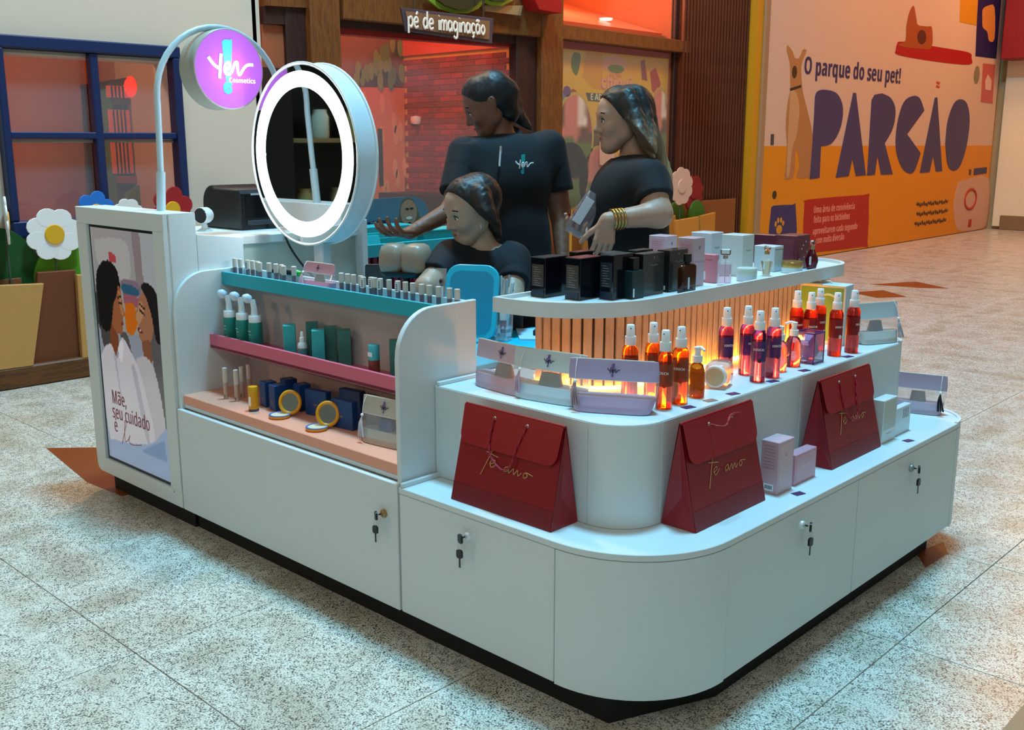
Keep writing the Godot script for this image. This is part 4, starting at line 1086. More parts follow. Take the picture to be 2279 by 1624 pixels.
	part("step_riser", prism(arc(Vector2(uM - RM, vM + RM), RM, -PI / 2, 0, 16) + arc(Vector2(uM - RM, vM + RM), RM - 0.016, 0, -PI / 2, 16), 0.471, 0.74, true), white, step)
	part("step_riser", box(Vector3(0.016, 0.27, 1.0 - vM - RM - 0.004), 0.001), white, step, Vector3(uM - 0.008, 0.606, -(1.0 + vM + RM) / 2))
	part("step_riser", box(Vector3(0.016, 0.27, 0.71), 0.001), white, step, Vector3(uM - 0.008, 0.606, -1.357))
	part("step_riser", prism(arc(Vector2(uM - 0.07, 1.712), 0.07, 0, PI / 2, 10) + arc(Vector2(uM - 0.07, 1.712), 0.054, PI / 2, 0, 10), 0.471, 0.74, true), white, step)
	part("step_riser", box(Vector3(0.496, 0.27, 0.016), 0.001), white, step, Vector3(-0.512, 0.606, -1.774))
	part("step_top", prism([Vector2(u2 + 0.002, vM + 0.001)] + arc(Vector2(uM - RM, vM + RM), RM - 0.001, -PI / 2, 0, 16) + [Vector2(uM - 0.001, 1.712)] + arc(Vector2(uM - 0.07, 1.712), 0.069, 0, PI / 2, 8) + [Vector2(-0.76, 1.781), Vector2(-0.76, 0.5), Vector2(u2 + 0.002, 0.5)], 0.728, 0.744, true, 0.0015), white, step)
	part("edge_strip", box(Vector3(0.012, 0.012, 0.34), 0.002), white, step, Vector3(u2 + 0.012, 0.75, -vM - 0.172))
	part("edge_strip", prism(arc(Vector2(uM - 0.07, 1.712), 0.07, 0, PI / 2, 8) + arc(Vector2(uM - 0.07, 1.712), 0.06, PI / 2, 0, 8), 0.744, 0.749, true), white, step)
	part("inner_panel", box(Vector3(0.016, 0.74, 1.26)), white, step, Vector3(-0.755, 0.37, -1.13))
	# --- perfume tray on its fluted pillar
	var tr := thing("display_tray", "white rounded tray shelf carried by a fluted wood-tone pillar", "display shelf")
	var out := [Vector2(-0.75, 0.235)] + arc(Vector2(-0.70, 0.535), 0.3, -PI / 2, 0, 20) + arc(Vector2(-0.57, 1.63), 0.17, 0, PI / 2, 12) + arc(Vector2(-0.66, 1.71), 0.09, PI / 2, PI, 6)
	var ins := [Vector2(-0.738, 0.247)] + arc(Vector2(-0.70, 0.535), 0.288, -PI / 2, 0, 20) + arc(Vector2(-0.57, 1.63), 0.158, 0, PI / 2, 12) + arc(Vector2(-0.66, 1.71), 0.078, PI / 2, PI, 6)
	part("tray_floor", prism(ins, 0.9635, 0.997, true), white, tr)
	part("rim", band(out, ins, 0.966, 1.008), white, tr)
	var path := [Vector2(-0.715, 0.38), Vector2(-0.68, 0.38)] + arc(Vector2(-0.68, 0.58), 0.2, -PI / 2, 0, 16) + [Vector2(-0.48, 1.73)]
	part("pillar_core", prism([Vector2(-0.715, 0.395)] + arc(Vector2(-0.68, 0.58), 0.185, -PI / 2, 0, 12) + [Vector2(-0.495, 1.73), Vector2(-0.715, 1.73)], 0.744, 0.963, true), mat("9a7c5e", 0.7), tr)
	var oak := wood("c7a685", "d6b795", Vector3(8, 1, 8), 0.6, 11)
	var slat := box(Vector3(0.0245, 0.219, 0.013), 0.002)
	var run := 0.012
	while run < 1.55:
		var left := run
		for i in path.size() - 1:
			var l: float = path[i].distance_to(path[i + 1])
			if left <= l:
				var q: Vector2 = path[i].lerp(path[i + 1], left / l)
				var d: Vector2 = (path[i + 1] - path[i]).normalized()
				part("slat", slat, oak, tr, Vector3(q.x, 0.8535, -q.y), Vector3(0, atan2(d.y, d.x), 0))
				break
			left -= l
		run += 0.031
	var strip := thing("led_strip", "warm glowing light strip along the foot of the fluted pillar", "light strip")
	var lp := []
	for q in [Vector2(-0.715, 0.362), Vector2(-0.68, 0.362)] + arc(Vector2(-0.68, 0.58), 0.218, -PI / 2, 0, 12) + [Vector2(-0.462, 1.0), Vector2(-0.462, 1.4), Vector2(-0.462, 1.72)]: lp.append(Vector3(q.x, 0.7495, -q.y))
	part("diffuser", tube(lp, 0.005, 6), glow("ffa53a", 22.0, "ffffff"), strip)
	for q in [Vector2(-0.6, 0.385), Vector2(-0.468, 0.56), Vector2(-0.45, 0.85), Vector2(-0.45, 1.15), Vector2(-0.45, 1.45)]: omni(Vector3(q.x, 0.762, -q.y), 0.012, "ffa53a", 0.01)
	ring_mirror(white)
	arch_sign()

func ad_picture() -> ImageTexture:
	var f := func(a: Array) -> Array:
		var o := []
		for i in range(0, a.size(), 2): o.append(Vector2(a[i], a[i + 1]))
		o.append(o[0])
		var s := smooth(o, 4)
		return s
	return picture(240, 444, Color("8f8d8c"), Color("9aabc6"), [
		["a09d9a", [Vector2(0, 0.0), Vector2(0.66, 0.0), Vector2(0.7, 0.42), Vector2(0, 0.42)]],
		["8d7f7e", [Vector2(0.66, 0), Vector2(0.78, 0), Vector2(0.82, 0.3), Vector2(0.7, 0.3)]],
		["a9adae", [Vector2(0.78, 0), Vector2(1, 0), Vector2(1, 0.5), Vector2(0.82, 0.5)]],
		["b2b0ac", f.call([0.05, 0.05, 0.55, 0.04, 0.6, 0.18, 0.4, 0.2, 0.1, 0.16])],
		["b8454a", [Vector2(0.27, 0.095), Vector2(0.38, 0.1), Vector2(0.39, 0.138), Vector2(0.28, 0.132)]],
		["80707c", f.call([0.44, 0.2, 0.7, 0.2, 0.72, 0.25, 0.46, 0.25])],
		["2f5c76", f.call([0.44, 0.222, 0.55, 0.215, 0.7, 0.23, 0.7, 0.255, 0.56, 0.26, 0.45, 0.25])],
		["9c5a64", f.call([0.46, 0.255, 0.7, 0.262, 0.68, 0.3, 0.48, 0.3])],
		["cf6a0e", f.call([0.48, 0.3, 0.6, 0.29, 0.66, 0.34, 0.62, 0.4, 0.54, 0.425, 0.46, 0.4])],
		["5c5856", f.call([0.8, 0.36, 1.0, 0.36, 1.0, 0.8, 0.92, 0.66, 0.84, 0.5])],
		["16110f", f.call([0.0, 0.3, 0.04, 0.2, 0.14, 0.145, 0.27, 0.132, 0.38, 0.16, 0.42, 0.22, 0.42, 0.3, 0.36, 0.38, 0.2, 0.44, 0.06, 0.44, 0.0, 0.4])],
		["4a4644", f.call([0.03, 0.42, 0.2, 0.4, 0.22, 0.48, 0.16, 0.54, 0.06, 0.5])],
		["5a5250", f.call([0.36, 0.43, 0.46, 0.42, 0.52, 0.5, 0.42, 0.52])],
		["9c5c38", f.call([0.34, 0.24, 0.41, 0.23, 0.43, 0.28, 0.44, 0.315, 0.463, 0.345, 0.43, 0.358, 0.43, 0.37, 0.415, 0.39, 0.41, 0.405, 0.38, 0.43, 0.3, 0.43, 0.22, 0.39, 0.25, 0.32])],
		["b57a50", f.call([0.38, 0.25, 0.41, 0.25, 0.425, 0.3, 0.445, 0.342, 0.41, 0.35, 0.39, 0.32])],
		["7e4428", f.call([0.2, 0.39, 0.3, 0.43, 0.33, 0.46, 0.26, 0.53, 0.18, 0.52])],
		["16110f", f.call([0.06, 0.28, 0.16, 0.2, 0.32, 0.16, 0.38, 0.2, 0.36, 0.26, 0.29, 0.31, 0.24, 0.38, 0.18, 0.43, 0.06, 0.42])],
		["20140f", [Vector2(0.375, 0.298), Vector2(0.42, 0.294), Vector2(0.42, 0.301), Vector2(0.375, 0.307)]],
		["20140f", [Vector2(0.36, 0.278), Vector2(0.42, 0.27), Vector2(0.42, 0.276), Vector2(0.36, 0.286)]],
		["7a2c26", f.call([0.385, 0.385, 0.42, 0.378, 0.425, 0.388, 0.39, 0.394])],
		["1c1614", f.call([0.74, 0.21, 0.84, 0.195, 0.95, 0.22, 1.0, 0.28, 1.0, 0.42, 0.92, 0.42, 0.88, 0.33, 0.8, 0.25])],
		["a06c4c", f.call([0.73, 0.25, 0.79, 0.24, 0.86, 0.3, 0.89, 0.37, 0.84, 0.43, 0.76, 0.45, 0.68, 0.43, 0.65, 0.395, 0.66, 0.38, 0.64, 0.35, 0.615, 0.342, 0.66, 0.31, 0.69, 0.28])],
		["bb8a66", f.call([0.7, 0.28, 0.75, 0.28, 0.75, 0.33, 0.68, 0.37, 0.63, 0.345, 0.67, 0.315])],
		["845238", f.call([0.7, 0.44, 0.82, 0.43, 0.84, 0.5, 0.78, 0.54, 0.72, 0.52])],
		["2a1812", [Vector2(0.7, 0.305), Vector2(0.78, 0.325), Vector2(0.78, 0.333), Vector2(0.7, 0.314)]],
		["2a1812", [Vector2(0.7, 0.283), Vector2(0.79, 0.302), Vector2(0.79, 0.308), Vector2(0.7, 0.29)]],
		["6e2620", f.call([0.65, 0.382, 0.72, 0.396, 0.71, 0.408, 0.66, 0.398])],
		["d8d4d2", [Vector2(0.665, 0.388), Vector2(0.705, 0.396), Vector2(0.7, 0.401), Vector2(0.67, 0.394)]],
		["bcb8ba", f.call([0.58, 0.52, 0.72, 0.5, 0.84, 0.53, 0.92, 0.64, 0.96, 0.8, 0.8, 0.86, 0.66, 0.7])],
		["cbc8cc", f.call([0.0, 0.55, 0.1, 0.5, 0.2, 0.49, 0.28, 0.54, 0.36, 0.46, 0.42, 0.45, 0.52, 0.5, 0.62, 0.56, 0.72, 0.7, 0.78, 0.85, 0.5, 0.95, 0.05, 0.93])],
		["b2afb6", [Vector2(0.22, 0.52), Vector2(0.25, 0.52), Vector2(0.31, 0.74), Vector2(0.29, 0.74)]],
		["b0aeb4", f.call([0.5, 0.56, 0.56, 0.56, 0.66, 0.74, 0.7, 0.86, 0.64, 0.84])],
		["e0dde0", f.call([0.3, 0.5, 0.36, 0.46, 0.4, 0.48, 0.34, 0.56])],
		["93a6c4", f.call([0, 0.92, 0.4, 0.9, 0.75, 0.86, 1, 0.78, 1, 1, 0, 1])],
		["748fb4", [Vector2(0.55, 0.915), Vector2(0.93, 0.83), Vector2(0.95, 0.92)]],
	])

func ring_mirror(white: Material) -> void:
	var c := Vector3(-1.938, 1.386, -0.45)
	var t := thing("ring_mirror", "large round makeup mirror with a glowing white ring on a stand", "mirror", c)
	var r := 0.33
	var turn := Vector3(PI / 2, 0, 0)
	part("drum", moved_mesh(lathe([Vector2(0.0, -0.09), Vector2(r - 0.006, -0.09), Vector2(r - 0.006, -0.004), Vector2(r - 0.012, -0.002)], 64), Vector3.ZERO, turn), mat("dfeaf0", 0.4), t)
	for z in [-0.088, -0.002]:
		var rim := []
		for i in 65: rim.append(Vector3(cos(TAU * i / 64) * (r - 0.004), sin(TAU * i / 64) * (r - 0.004), z))
		part("rim", tube(rim, 0.005, 6), mat("f2f6f4", 0.3), t)
	var gl := StandardMaterial3D.new()
	gl.metallic = 1.0
	gl.roughness = 0.02
	gl.albedo_color = Color("c2c6c2")
	part("mirror_glass", moved_mesh(lathe([Vector2(r - 0.012, -0.0022), Vector2(0.0, -0.002)], 64), Vector3.ZERO, turn), gl, t)
	var a := disc(Vector2.ZERO, 0.298, 0.298, 64)
	var b := disc(Vector2.ZERO, 0.242, 0.242, 64)
	part("light_ring", moved_mesh(band(a, b, -0.002, 0.001), Vector3.ZERO, turn), glow("eef8ff", 2.6, "ffffff"), t)
	for i in 8:
		var q := Vector3(cos(TAU * i / 8), sin(TAU * i / 8), 0) * 0.27
		omni(c + q + Vector3(0, 0, 0.009), 0.015, "e6f6ff", 0.008)
	part("neck", box(Vector3(0.06, 0.28, 0.04), 0.004), white, t, Vector3(0.02, -0.46, -0.06))
	part("foot", box(Vector3(0.2, 0.014, 0.14), 0.003), white, t, Vector3(0.02, -0.596, -0.06))

func arch_sign() -> void:
	var u := -2.36
	var t := thing("arch_pole", "pale blue tubular arch rising from the screen totem", "pole")
	var m := mat("b9cdd2", 0.4)
	var p := [Vector3(u + 0.012, 1.184, -0.1), Vector3(u + 0.01, 1.33, -0.11), Vector3(u, 1.56, -0.122)]
	for q in arc(Vector2(0.388, 1.592), 0.266, PI, 0, 20): p.append(Vector3(u, q.y, -q.x))
	p.append_array([Vector3(u, 1.4, -0.654), Vector3(u, 1.075, -0.654)])
	part("pole", tube(p, 0.0115, 12), m, t)
	part("collar", tube([Vector3(u + 0.012, 1.184, -0.1), Vector3(u + 0.0105, 1.325, -0.11)], 0.0165, 12), m, t)
	part("collar", tube([Vector3(u, 1.075, -0.654), Vector3(u, 1.2, -0.654)], 0.0165, 12), m, t)
	var s := thing("round_sign", "round grey drum sign with a lit violet face and white script hanging in the arch", "sign", Vector3(-2.305, 1.703, -0.395), PI / 2)
	var turn := Vector3(PI / 2, 0, 0)
	part("drum", moved_mesh(lathe([Vector2(0, -0.11), Vector2(0.146, -0.11), Vector2(0.149, -0.106), Vector2(0.149, -0.003), Vector2(0.146, 0.0), Vector2(0.143, 0.0)], 48), Vector3.ZERO, turn), mat("a9a89c", 0.4), s)
	part("face", moved_mesh(lathe([Vector2(0.1435, 0.0005), Vector2(0.0, 0.0005)], 48), Vector3.ZERO, turn), glow("c46ee4", 0.62, "8a50a8"), s)
	var wh := glow("ffffff", 0.8, "ffffff")
	var cy := glow("3ad4f0", 0.75, "40b8d8")
	part("lettering", mark_letters(0.03, 0.1), wh, s, Vector3(0, 0, 0.002)).scale = Vector3(0.148, 0.148, 0.05)
	part("lettering", mark_stroke(), cy, s, Vector3(0, 0, 0.002)).scale = Vector3(0.148, 0.148, 0.05)
	part("lettering", mark_curl(0.1), cy, s, Vector3(0, 0, 0.002)).scale = Vector3(0.148, 0.148, 0.05)
	part("lettering", letters("Cosmetics", 0.017, true, 0.001), wh, s, Vector3(0.052, -0.04, 0.003))
	part("hanger", tube([Vector3(0, 0.149, -0.055), Vector3(0, 0.156, -0.055)], 0.006, 8), mat("8a8f90", 0.4), s)
	omni(s.position + Vector3(0.05, 0, 0), 0.03, "d890f0", 0.03)

func back_counter() -> void:
	var white := mat("dfe4e2", 0.45)
	var teal := mat("0fa3ad", 0.45)
	var pt := thing("side_partition", "white panel joining the screen totem to the counter behind", "panel")
	part("panel", prism([Vector2(0.127, 0.089), Vector2(0.318, 0.089), Vector2(0.318, 1.082), Vector2(0.127, 1.105)], -0.018, 0.0, false, 0.001), mat("d9dddc", 0.42), pt, Vector3(-2.152, 0, 0), Vector3(0, PI / 2, 0))
	var bc := thing("back_counter", "white service counter carrying the printer behind the ring mirror", "counter")
	part("body", box(Vector3(0.55, 0.95, 0.84)), mat("c3d3cc", 0.5), bc, Vector3(-2.57, 0.565, -0.565))
	part("worktop", box(Vector3(0.58, 0.034, 0.84), 0.003), white, bc, Vector3(-2.565, 1.058, -0.565))
	part("end_post", box(Vector3(0.05, 1.02, 0.03), 0.002), white, bc, Vector3(-2.27, 0.6, -0.972))
	part("plinth", box(Vector3(0.5, 0.09, 0.84)), mat("050505", 0.7), bc, Vector3(-2.57, 0.045, -0.56))
	var tc := thing("turquoise_counter", "long turquoise counter with a raised lip behind the beige arm pad", "counter")
	part("lip", box(Vector3(0.02, 0.056, 0.74), 0.002), teal, tc, Vector3(-2.3, 0.966, -1.36))
	part("worktop", box(Vector3(0.5, 0.02, 0.74), 0.002), teal, tc, Vector3(-2.56, 0.955, -1.36))
	part("panel", box(Vector3(0.4, 0.86, 0.72)), mat("6a1040", 0.6), tc, Vector3(-2.6, 0.515, -1.36))
	for k in 18: part("flute", box(Vector3(0.016, 0.85, 0.026), 0.003), mat("7c1648" if k < 11 else "b8281c", 0.6), tc, Vector3(-2.395, 0.515, -1.02 - 0.04 * k))
	part("plinth", box(Vector3(0.36, 0.09, 0.7)), mat("050505", 0.7), tc, Vector3(-2.6, 0.045, -1.36))
	# on the counters
	var pr := thing("receipt_printer", "black label printer with a rounded shell on the white counter", "printer")
	part("shell", prism([Vector2(-2.8, 1.077), Vector2(-2.5, 1.077), Vector2(-2.5, 1.225), Vector2(-2.515, 1.24), Vector2(-2.7, 1.243)] + arc(Vector2(-2.72, 1.18), 0.075, PI / 2, PI, 8), -0.75, -0.53, false, 0.004), mat("1c1b1c", 0.35), pr)
	part("front_panel", box(Vector3(0.006, 0.1, 0.19), 0.002), mat("06080f", 0.25), pr, Vector3(-2.5, 1.175, -0.64))
	part("paper_slot", box(Vector3(0.006, 0.02, 0.16), 0.002), mat("3a3e44", 0.4), pr, Vector3(-2.498, 1.105, -0.64))
	part("badge", box(Vector3(0.003, 0.008, 0.04)), mat("b8bcc0", 0.4), pr, Vector3(-2.4975, 1.222, -0.6))
	solo("cable", tube(smooth([Vector3(-2.5, 1.085, -0.66), Vector3(-2.4, 1.083, -0.68), Vector3(-2.262, 1.07, -0.58), Vector3(-2.24, 1.0, -0.6), Vector3(-2.2, 0.9, -0.66), Vector3(-2.15, 0.8, -0.75)], 5), 0.0045, 6), mat("10201c", 0.5), "dark cable hanging from the printer down the white counter front", "cable")
	var cm := thing("security_camera", "small white security camera with a round black face on the counter", "camera", Vector3(-2.6, 1.075, -0.42), 0.35)
	part("stand", lathe([Vector2(0, 0), Vector2(0.03, 0), Vector2(0.03, 0.004), Vector2(0.014, 0.012), Vector2(0.008, 0.035), Vector2(0, 0.04)], 18), mat("c9d0ce", 0.4), cm)
	part("housing", moved_mesh(lathe([Vector2(0, -0.03), Vector2(0.027, -0.028), Vector2(0.033, -0.015), Vector2(0.033, 0.022), Vector2(0.031, 0.024)], 22), Vector3.ZERO, Vector3(PI / 2, 0, 0)), mat("dfe3e0", 0.4), cm, Vector3(0, 0.064, 0))
	part("face", moved_mesh(lathe([Vector2(0.0315, 0.0235), Vector2(0.03, 0.026), Vector2(0, 0.027)], 22), Vector3.ZERO, Vector3(PI / 2, 0, 0)), mat("050507", 0.15), cm, Vector3(0, 0.064, 0))
	var u := -2.5
	var ps := thing("counter_poster", "blue-grey counter card with rounded corner showing a smiling blond woman", "poster")
	onwall("card", [Vector2(0.878, 1.174), Vector2(1.432, 1.181)] + smooth([Vector2(1.432, 1.181), Vector2(1.503, 1.174), Vector2(1.554, 1.14), Vector2(1.57, 1.089)], 3) + [Vector2(1.564, 0.944), Vector2(0.867, 0.963)], mat("54707f", 0.5), ps, u, -0.006, 0.0)
	onwall("hair_print", smooth([Vector2(1.404, 1.165), Vector2(1.441, 1.176), Vector2(1.474, 1.162), Vector2(1.501, 1.11), Vector2(1.522, 1.033), Vector2(1.498, 1.002), Vector2(1.385, 1.01), Vector2(1.376, 1.063), Vector2(1.389, 1.126), Vector2(1.404, 1.165)], 3), mat("6b5238", 0.5), ps, u, 0.0, 0.001)
	onwall("face_print", disc(Vector2(1.441, 1.106), 0.052, 0.062, 18), mat("a87a62", 0.5), ps, u, 0.001, 0.002)
	onwall("eyes_print", disc(Vector2(1.431, 1.124), 0.012, 0.005, 8), mat("2a1a18", 0.5), ps, u, 0.002, 0.003)
	onwall("eyes_print", disc(Vector2(1.459, 1.125), 0.012, 0.005, 8), mat("2a1a18", 0.5), ps, u, 0.002, 0.003)
	onwall("smile_print", disc(Vector2(1.443, 1.081), 0.02, 0.007, 10), mat("e0d0c8", 0.5), ps, u, 0.002, 0.003)
	onwall("collar_print", [Vector2(1.42, 1.05), Vector2(1.443, 1.062), Vector2(1.476, 1.047), Vector2(1.481, 1.004), Vector2(1.413, 1.004)], mat("c8d0d4", 0.5), ps, u, 0.001, 0.002)
	onwall("price_box", [Vector2(1.222, 1.076), Vector2(1.327, 1.078), Vector2(1.325, 1.028), Vector2(1.22, 1.028)], mat("0c1244", 0.5), ps, u, 0.0, 0.001)
	onwall("price_box", [Vector2(1.107, 1.074), Vector2(1.208, 1.074), Vector2(1.207, 1.029), Vector2(1.105, 1.027)], mat("0c1244", 0.5), ps, u, 0.0, 0.001)
	part("lettering", letters("Tour", 0.022, false, 0.001), mat("a8b0c8", 0.5), ps, Vector3(-2.497, 1.06, -1.248), Vector3(0, PI / 2, 0))
	part("lettering", letters("55,99", 0.028, true, 0.001), mat("c8d0e0", 0.5), ps, Vector3(-2.497, 1.04, -1.158), Vector3(0, PI / 2, 0))
	part("foot", box(Vector3(0.08, 0.01, 0.5)), mat("54707f", 0.5), ps, Vector3(-2.52, 0.97, -1.25))
	var bx := thing("turquoise_box_stack", "stack of flat turquoise cartons standing on the turquoise counter", "boxes")
	for k in 4: part("carton", box(Vector3(0.13, 0.024, 0.3), 0.002), mat(["12b4b0", "0fa8a8", "18bcb8", "0fa4a6"][k], 0.5), bx, Vector3(-2.4 - 0.006 * k, 0.979 + 0.0245 * k, -1.2 - 0.006 * (k % 2)))
	var tr := thing("turquoise_tray", "low turquoise tray beside the seated woman's back", "tray")
	part("tray", box(Vector3(0.13, 0.06, 0.28), 0.004), mat("0f9a9c", 0.5), tr, Vector3(-2.4, 0.998, -1.53))
	part("tray_lid", box(Vector3(0.135, 0.008, 0.285), 0.002), mat("14a8a6", 0.5), tr, Vector3(-2.4, 1.03, -1.53))
	var fl := thing("turquoise_folder", "turquoise folder leaning beside the mirror post", "folder")
	part("cover", box(Vector3(0.012, 0.075, 0.13), 0.002), mat("14aeb2", 0.5), fl, Vector3(-2.33, 0.993, -1.06), Vector3(0, 0, 0.35))
	# nail table and what is on it
	var tb := thing("nail_table", "bright turquoise table top behind the display shelves", "table")
	var tm := mat("12bfd8", 0.4)
	part("table_top", prism([Vector2(-2.12, 0.335), Vector2(-0.92, 0.335), Vector2(-0.92, 0.515), Vector2(-0.78, 0.515), Vector2(-0.78, 0.95), Vector2(-1.24, 0.95), Vector2(-1.3, 0.74), Vector2(-2.12, 0.74)], 0.75, 0.77, true, 0.003), tm, tb)
	for q in [Vector2(-2.08, 0.4), Vector2(-2.08, 0.7), Vector2(-0.83, 0.9), Vector2(-0.97, 0.4)]: part("leg", box(Vector3(0.04, 0.75, 0.04), 0.003), mat("dfe4e2", 0.45), tb, Vector3(q.x, 0.375, -q.y))
	var pad := thing("arm_pad", "beige padded manicure arm rest split in two lobes on a black stand", "arm rest", Vector3(-1.5, 0, -0.56), 0.45)
	var lobe := loft([[0.0, 0.03, 0.03], [0.004, 0.044, 0.052], [0.03, 0.05, 0.06], [0.07, 0.047, 0.058], [0.092, 0.04, 0.05], [0.1, 0.026, 0.034], [0.102, 0.0, 0.0]], 24, 3.0)
	part("cushion", lobe, mat("a08c78", 0.35), pad, Vector3(-0.041, 0.985, 0))
	part("cushion", lobe, mat("a08c78", 0.35), pad, Vector3(0.041, 0.985, 0))
	part("base_plate", loft([[0.97, 0.08, 0.045], [0.985, 0.092, 0.056], [0.99, 0.092, 0.056]], 24, 3.0), mat("0a0a0c", 0.4), pad)
	part("stand", tube([Vector3(0.01, 0.77, 0.01), Vector3(0.01, 0.88, 0.0), Vector3(0, 0.972, 0)], 0.014, 10), mat("0a0a0c", 0.4), pad)
	part("foot", lathe([Vector2(0, 0.77), Vector2(0.055, 0.77), Vector2(0.05, 0.782), Vector2(0, 0.786)], 24), mat("0a0a0c", 0.4), pad)
	var tbm := thing("folding_mirror", "open turquoise makeup mirror seen from behind beside the shelf cheek", "mirror", Vector3(-1.225, 0.77, -0.6), 0.5)
	part("back_cover", prism(rrect(0.19, 0.26, 0.05, 6, Vector2(0, 0.13)), -0.009, 0.009, false, 0.003), mat("16b4cc", 0.35), tbm, Vector3.ZERO, Vector3(-0.25, 0, 0))
	part("inset", prism(rrect(0.155, 0.215, 0.036, 6, Vector2(0, 0.13)), 0.009, 0.0105), mat("0e8aa6", 0.35), tbm, Vector3.ZERO, Vector3(-0.25, 0, 0))
	part("foot", box(Vector3(0.16, 0.01, 0.13), 0.003), mat("16b4cc", 0.35), tbm, Vector3(0, 0.005, -0.02))
	var tab := thing("tablet", "dark tablet propped up behind the pink pouch", "tablet", Vector3(-1.86, 0.77, -0.72), 0.75)
	part("case", prism(rrect(0.1, 0.2, 0.01, 4, Vector2(0, 0.1)), -0.005, 0.005, false, 0.001), mat("12282c", 0.4), tab, Vector3.ZERO, Vector3(-0.2, 0, 0))
	part("corner_clip", box(Vector3(0.008, 0.008, 0.012), 0.002), mat("b8c0c0", 0.3), tab, Vector3(0.048, 0.194, -0.038))
	var rd := thing("card_reader", "black card reader with a green button lying behind the lip glosses", "card reader", Vector3(-1.87, 0.971, -0.302), 0.0)
	part("case", box(Vector3(0.13, 0.014, 0.03), 0.003, Vector3(0, 0.007, 0)), mat("0a0b0d", 0.35), rd, Vector3(-0.01, 0, 0), Vector3(0, 0.12, 0))
	part("flap", box(Vector3(0.09, 0.01, 0.026), 0.003, Vector3(0, 0.017, 0)), mat("101214", 0.35), rd, Vector3(0.035, -0.003, 0.002))
	part("button", box(Vector3(0.03, 0.018, 0.02), 0.004, Vector3(0, 0.009, 0)), mat("20b040", 0.5), rd, Vector3(0.085, 0, 0), Vector3.ZERO, "green button")
	var cup := thing("brush_cup", "clear cup of white-handled nail brushes behind the tray corner", "cup", Vector3(-1.2, 0.77, -0.74))
	part("cup", lathe([Vector2(0, 0), Vector2(0.035, 0), Vector2(0.038, 0.1), Vector2(0.036, 0.1), Vector2(0.033, 0.004), Vector2(0, 0.004)], 18), pane(0.15), cup)
	for k in 7:
		var a := k * 0.9
		part("brush", tube([Vector3(0.01 * cos(a), 0.01, 0.01 * sin(a)), Vector3(0.028 * cos(a) + 0.02, 0.19 + 0.012 * (k % 3), 0.02 * sin(a))], 0.0045, 6), mat(["e8ecee", "b8c4cc", "e8ecee", "20262c"][k % 4], 0.4), cup)
	var cup2 := thing("brush_cup", "clear cup with black and white brushes between the cheek panel and the tray", "cup", Vector3(-1.26, 0.77, -0.72))
	part("cup", lathe([Vector2(0, 0), Vector2(0.03, 0), Vector2(0.033, 0.09), Vector2(0.031, 0.09), Vector2(0.028, 0.004), Vector2(0, 0.004)], 18), pane(0.15), cup2)
	part("brush", tube([Vector3(-0.02, 0.01, 0), Vector3(0.035, 0.17, 0.0)], 0.006, 6), mat("0a0c10", 0.4), cup2)
	part("brush", tube([Vector3(0.01, 0.01, 0), Vector3(0.05, 0.17, 0.01)], 0.004, 6), mat("e8ecee", 0.4), cup2)
	for k in 2: part("brush", tube([Vector3(-0.01, 0.01, 0.01), Vector3(-0.045 + 0.015 * k, 0.15, 0.0)], 0.003, 6), mat("d0d8da", 0.4), cup2)
	var pp := thing("paper_card", "pale blue folded paper lying on the turquoise table", "paper")
	part("sheet", prism([Vector2(-1.25, 0.86), Vector2(-1.1, 0.72), Vector2(-0.93, 0.86), Vector2(-1.08, 0.99)], 0.7705, 0.776, true), mat("b8dcf4", 0.6), pp)
	var bk := thing("black_case", "small black case lying on the pale paper beside the fluted pillar", "case", Vector3(-1.08, 0.776, -0.86), 0.5)
	part("lid", box(Vector3(0.11, 0.02, 0.09), 0.003, Vector3(0, 0.01, 0)), mat("0c1112", 0.4), bk)
	for k in 3:
		var lg := thing("lip_gloss_tube", ["dark red lip gloss tube leftmost in the clear stand on the turquoise table", "magenta lip gloss tube in the middle of the clear stand on the turquoise table", "plum lip gloss tube rightmost in the clear stand on the turquoise table"][k], "lip gloss", Vector3(-1.2 + 0.031 * k, 0.782, -0.655 - 0.012 * k), 0.0, "glosses in the clear stand")
		part("cap", lathe([Vector2(0, 0.06), Vector2(0.0125, 0.06), Vector2(0.0125, 0.096), Vector2(0.0115, 0.098), Vector2(0, 0.098)], 20), mat("d9d3cb", 0.45), lg)
		part("tube", lathe([Vector2(0, 0), Vector2(0.0125, 0), Vector2(0.0125, 0.058), Vector2(0.008, 0.06), Vector2(0, 0.06)], 20), pane(0.1), lg)
		part("gloss", lathe([Vector2(0, 0.014), Vector2(0.009, 0.016), Vector2(0.0105, 0.03), Vector2(0.0105, 0.057), Vector2(0, 0.057)], 20), mat(["7a0c1c", "96104a", "8a2a48"][k], 0.2), lg)
		part("emblem", letters("+", 0.014, true, 0.0006), mat("e0d8e0", 0.4), lg, Vector3(0.007, 0.036, 0.0092), Vector3(0, 0.6, 0))
	var ac := thing("acrylic_stand", "clear acrylic stand holding three lip glosses on the turquoise table", "stand", Vector3(-1.17, 0.77, -0.668), 0.37)
	for yy in [0.006, 0.045]: part("plate", box(Vector3(0.12, 0.003, 0.05), 0.0008), pane(0.12), ac, Vector3(0, yy, 0))
	for k in 4: part("wall", box(Vector3(0.0025, 0.05, 0.05), 0.0006), pane(0.12), ac, Vector3(-0.055 + 0.036 * k, 0.027, 0))
	var bp := thing("brush_packet", "clear packet with a black makeup brush standing behind the last glosses", "brush", Vector3(-1.045, 0.972, -0.312), 0.4)
	part("packet", loft([[0, 0.012, 0.005], [0.03, 0.013, 0.006], [0.085, 0.019, 0.002]], 16, 3.0), pane(0.16), bp)
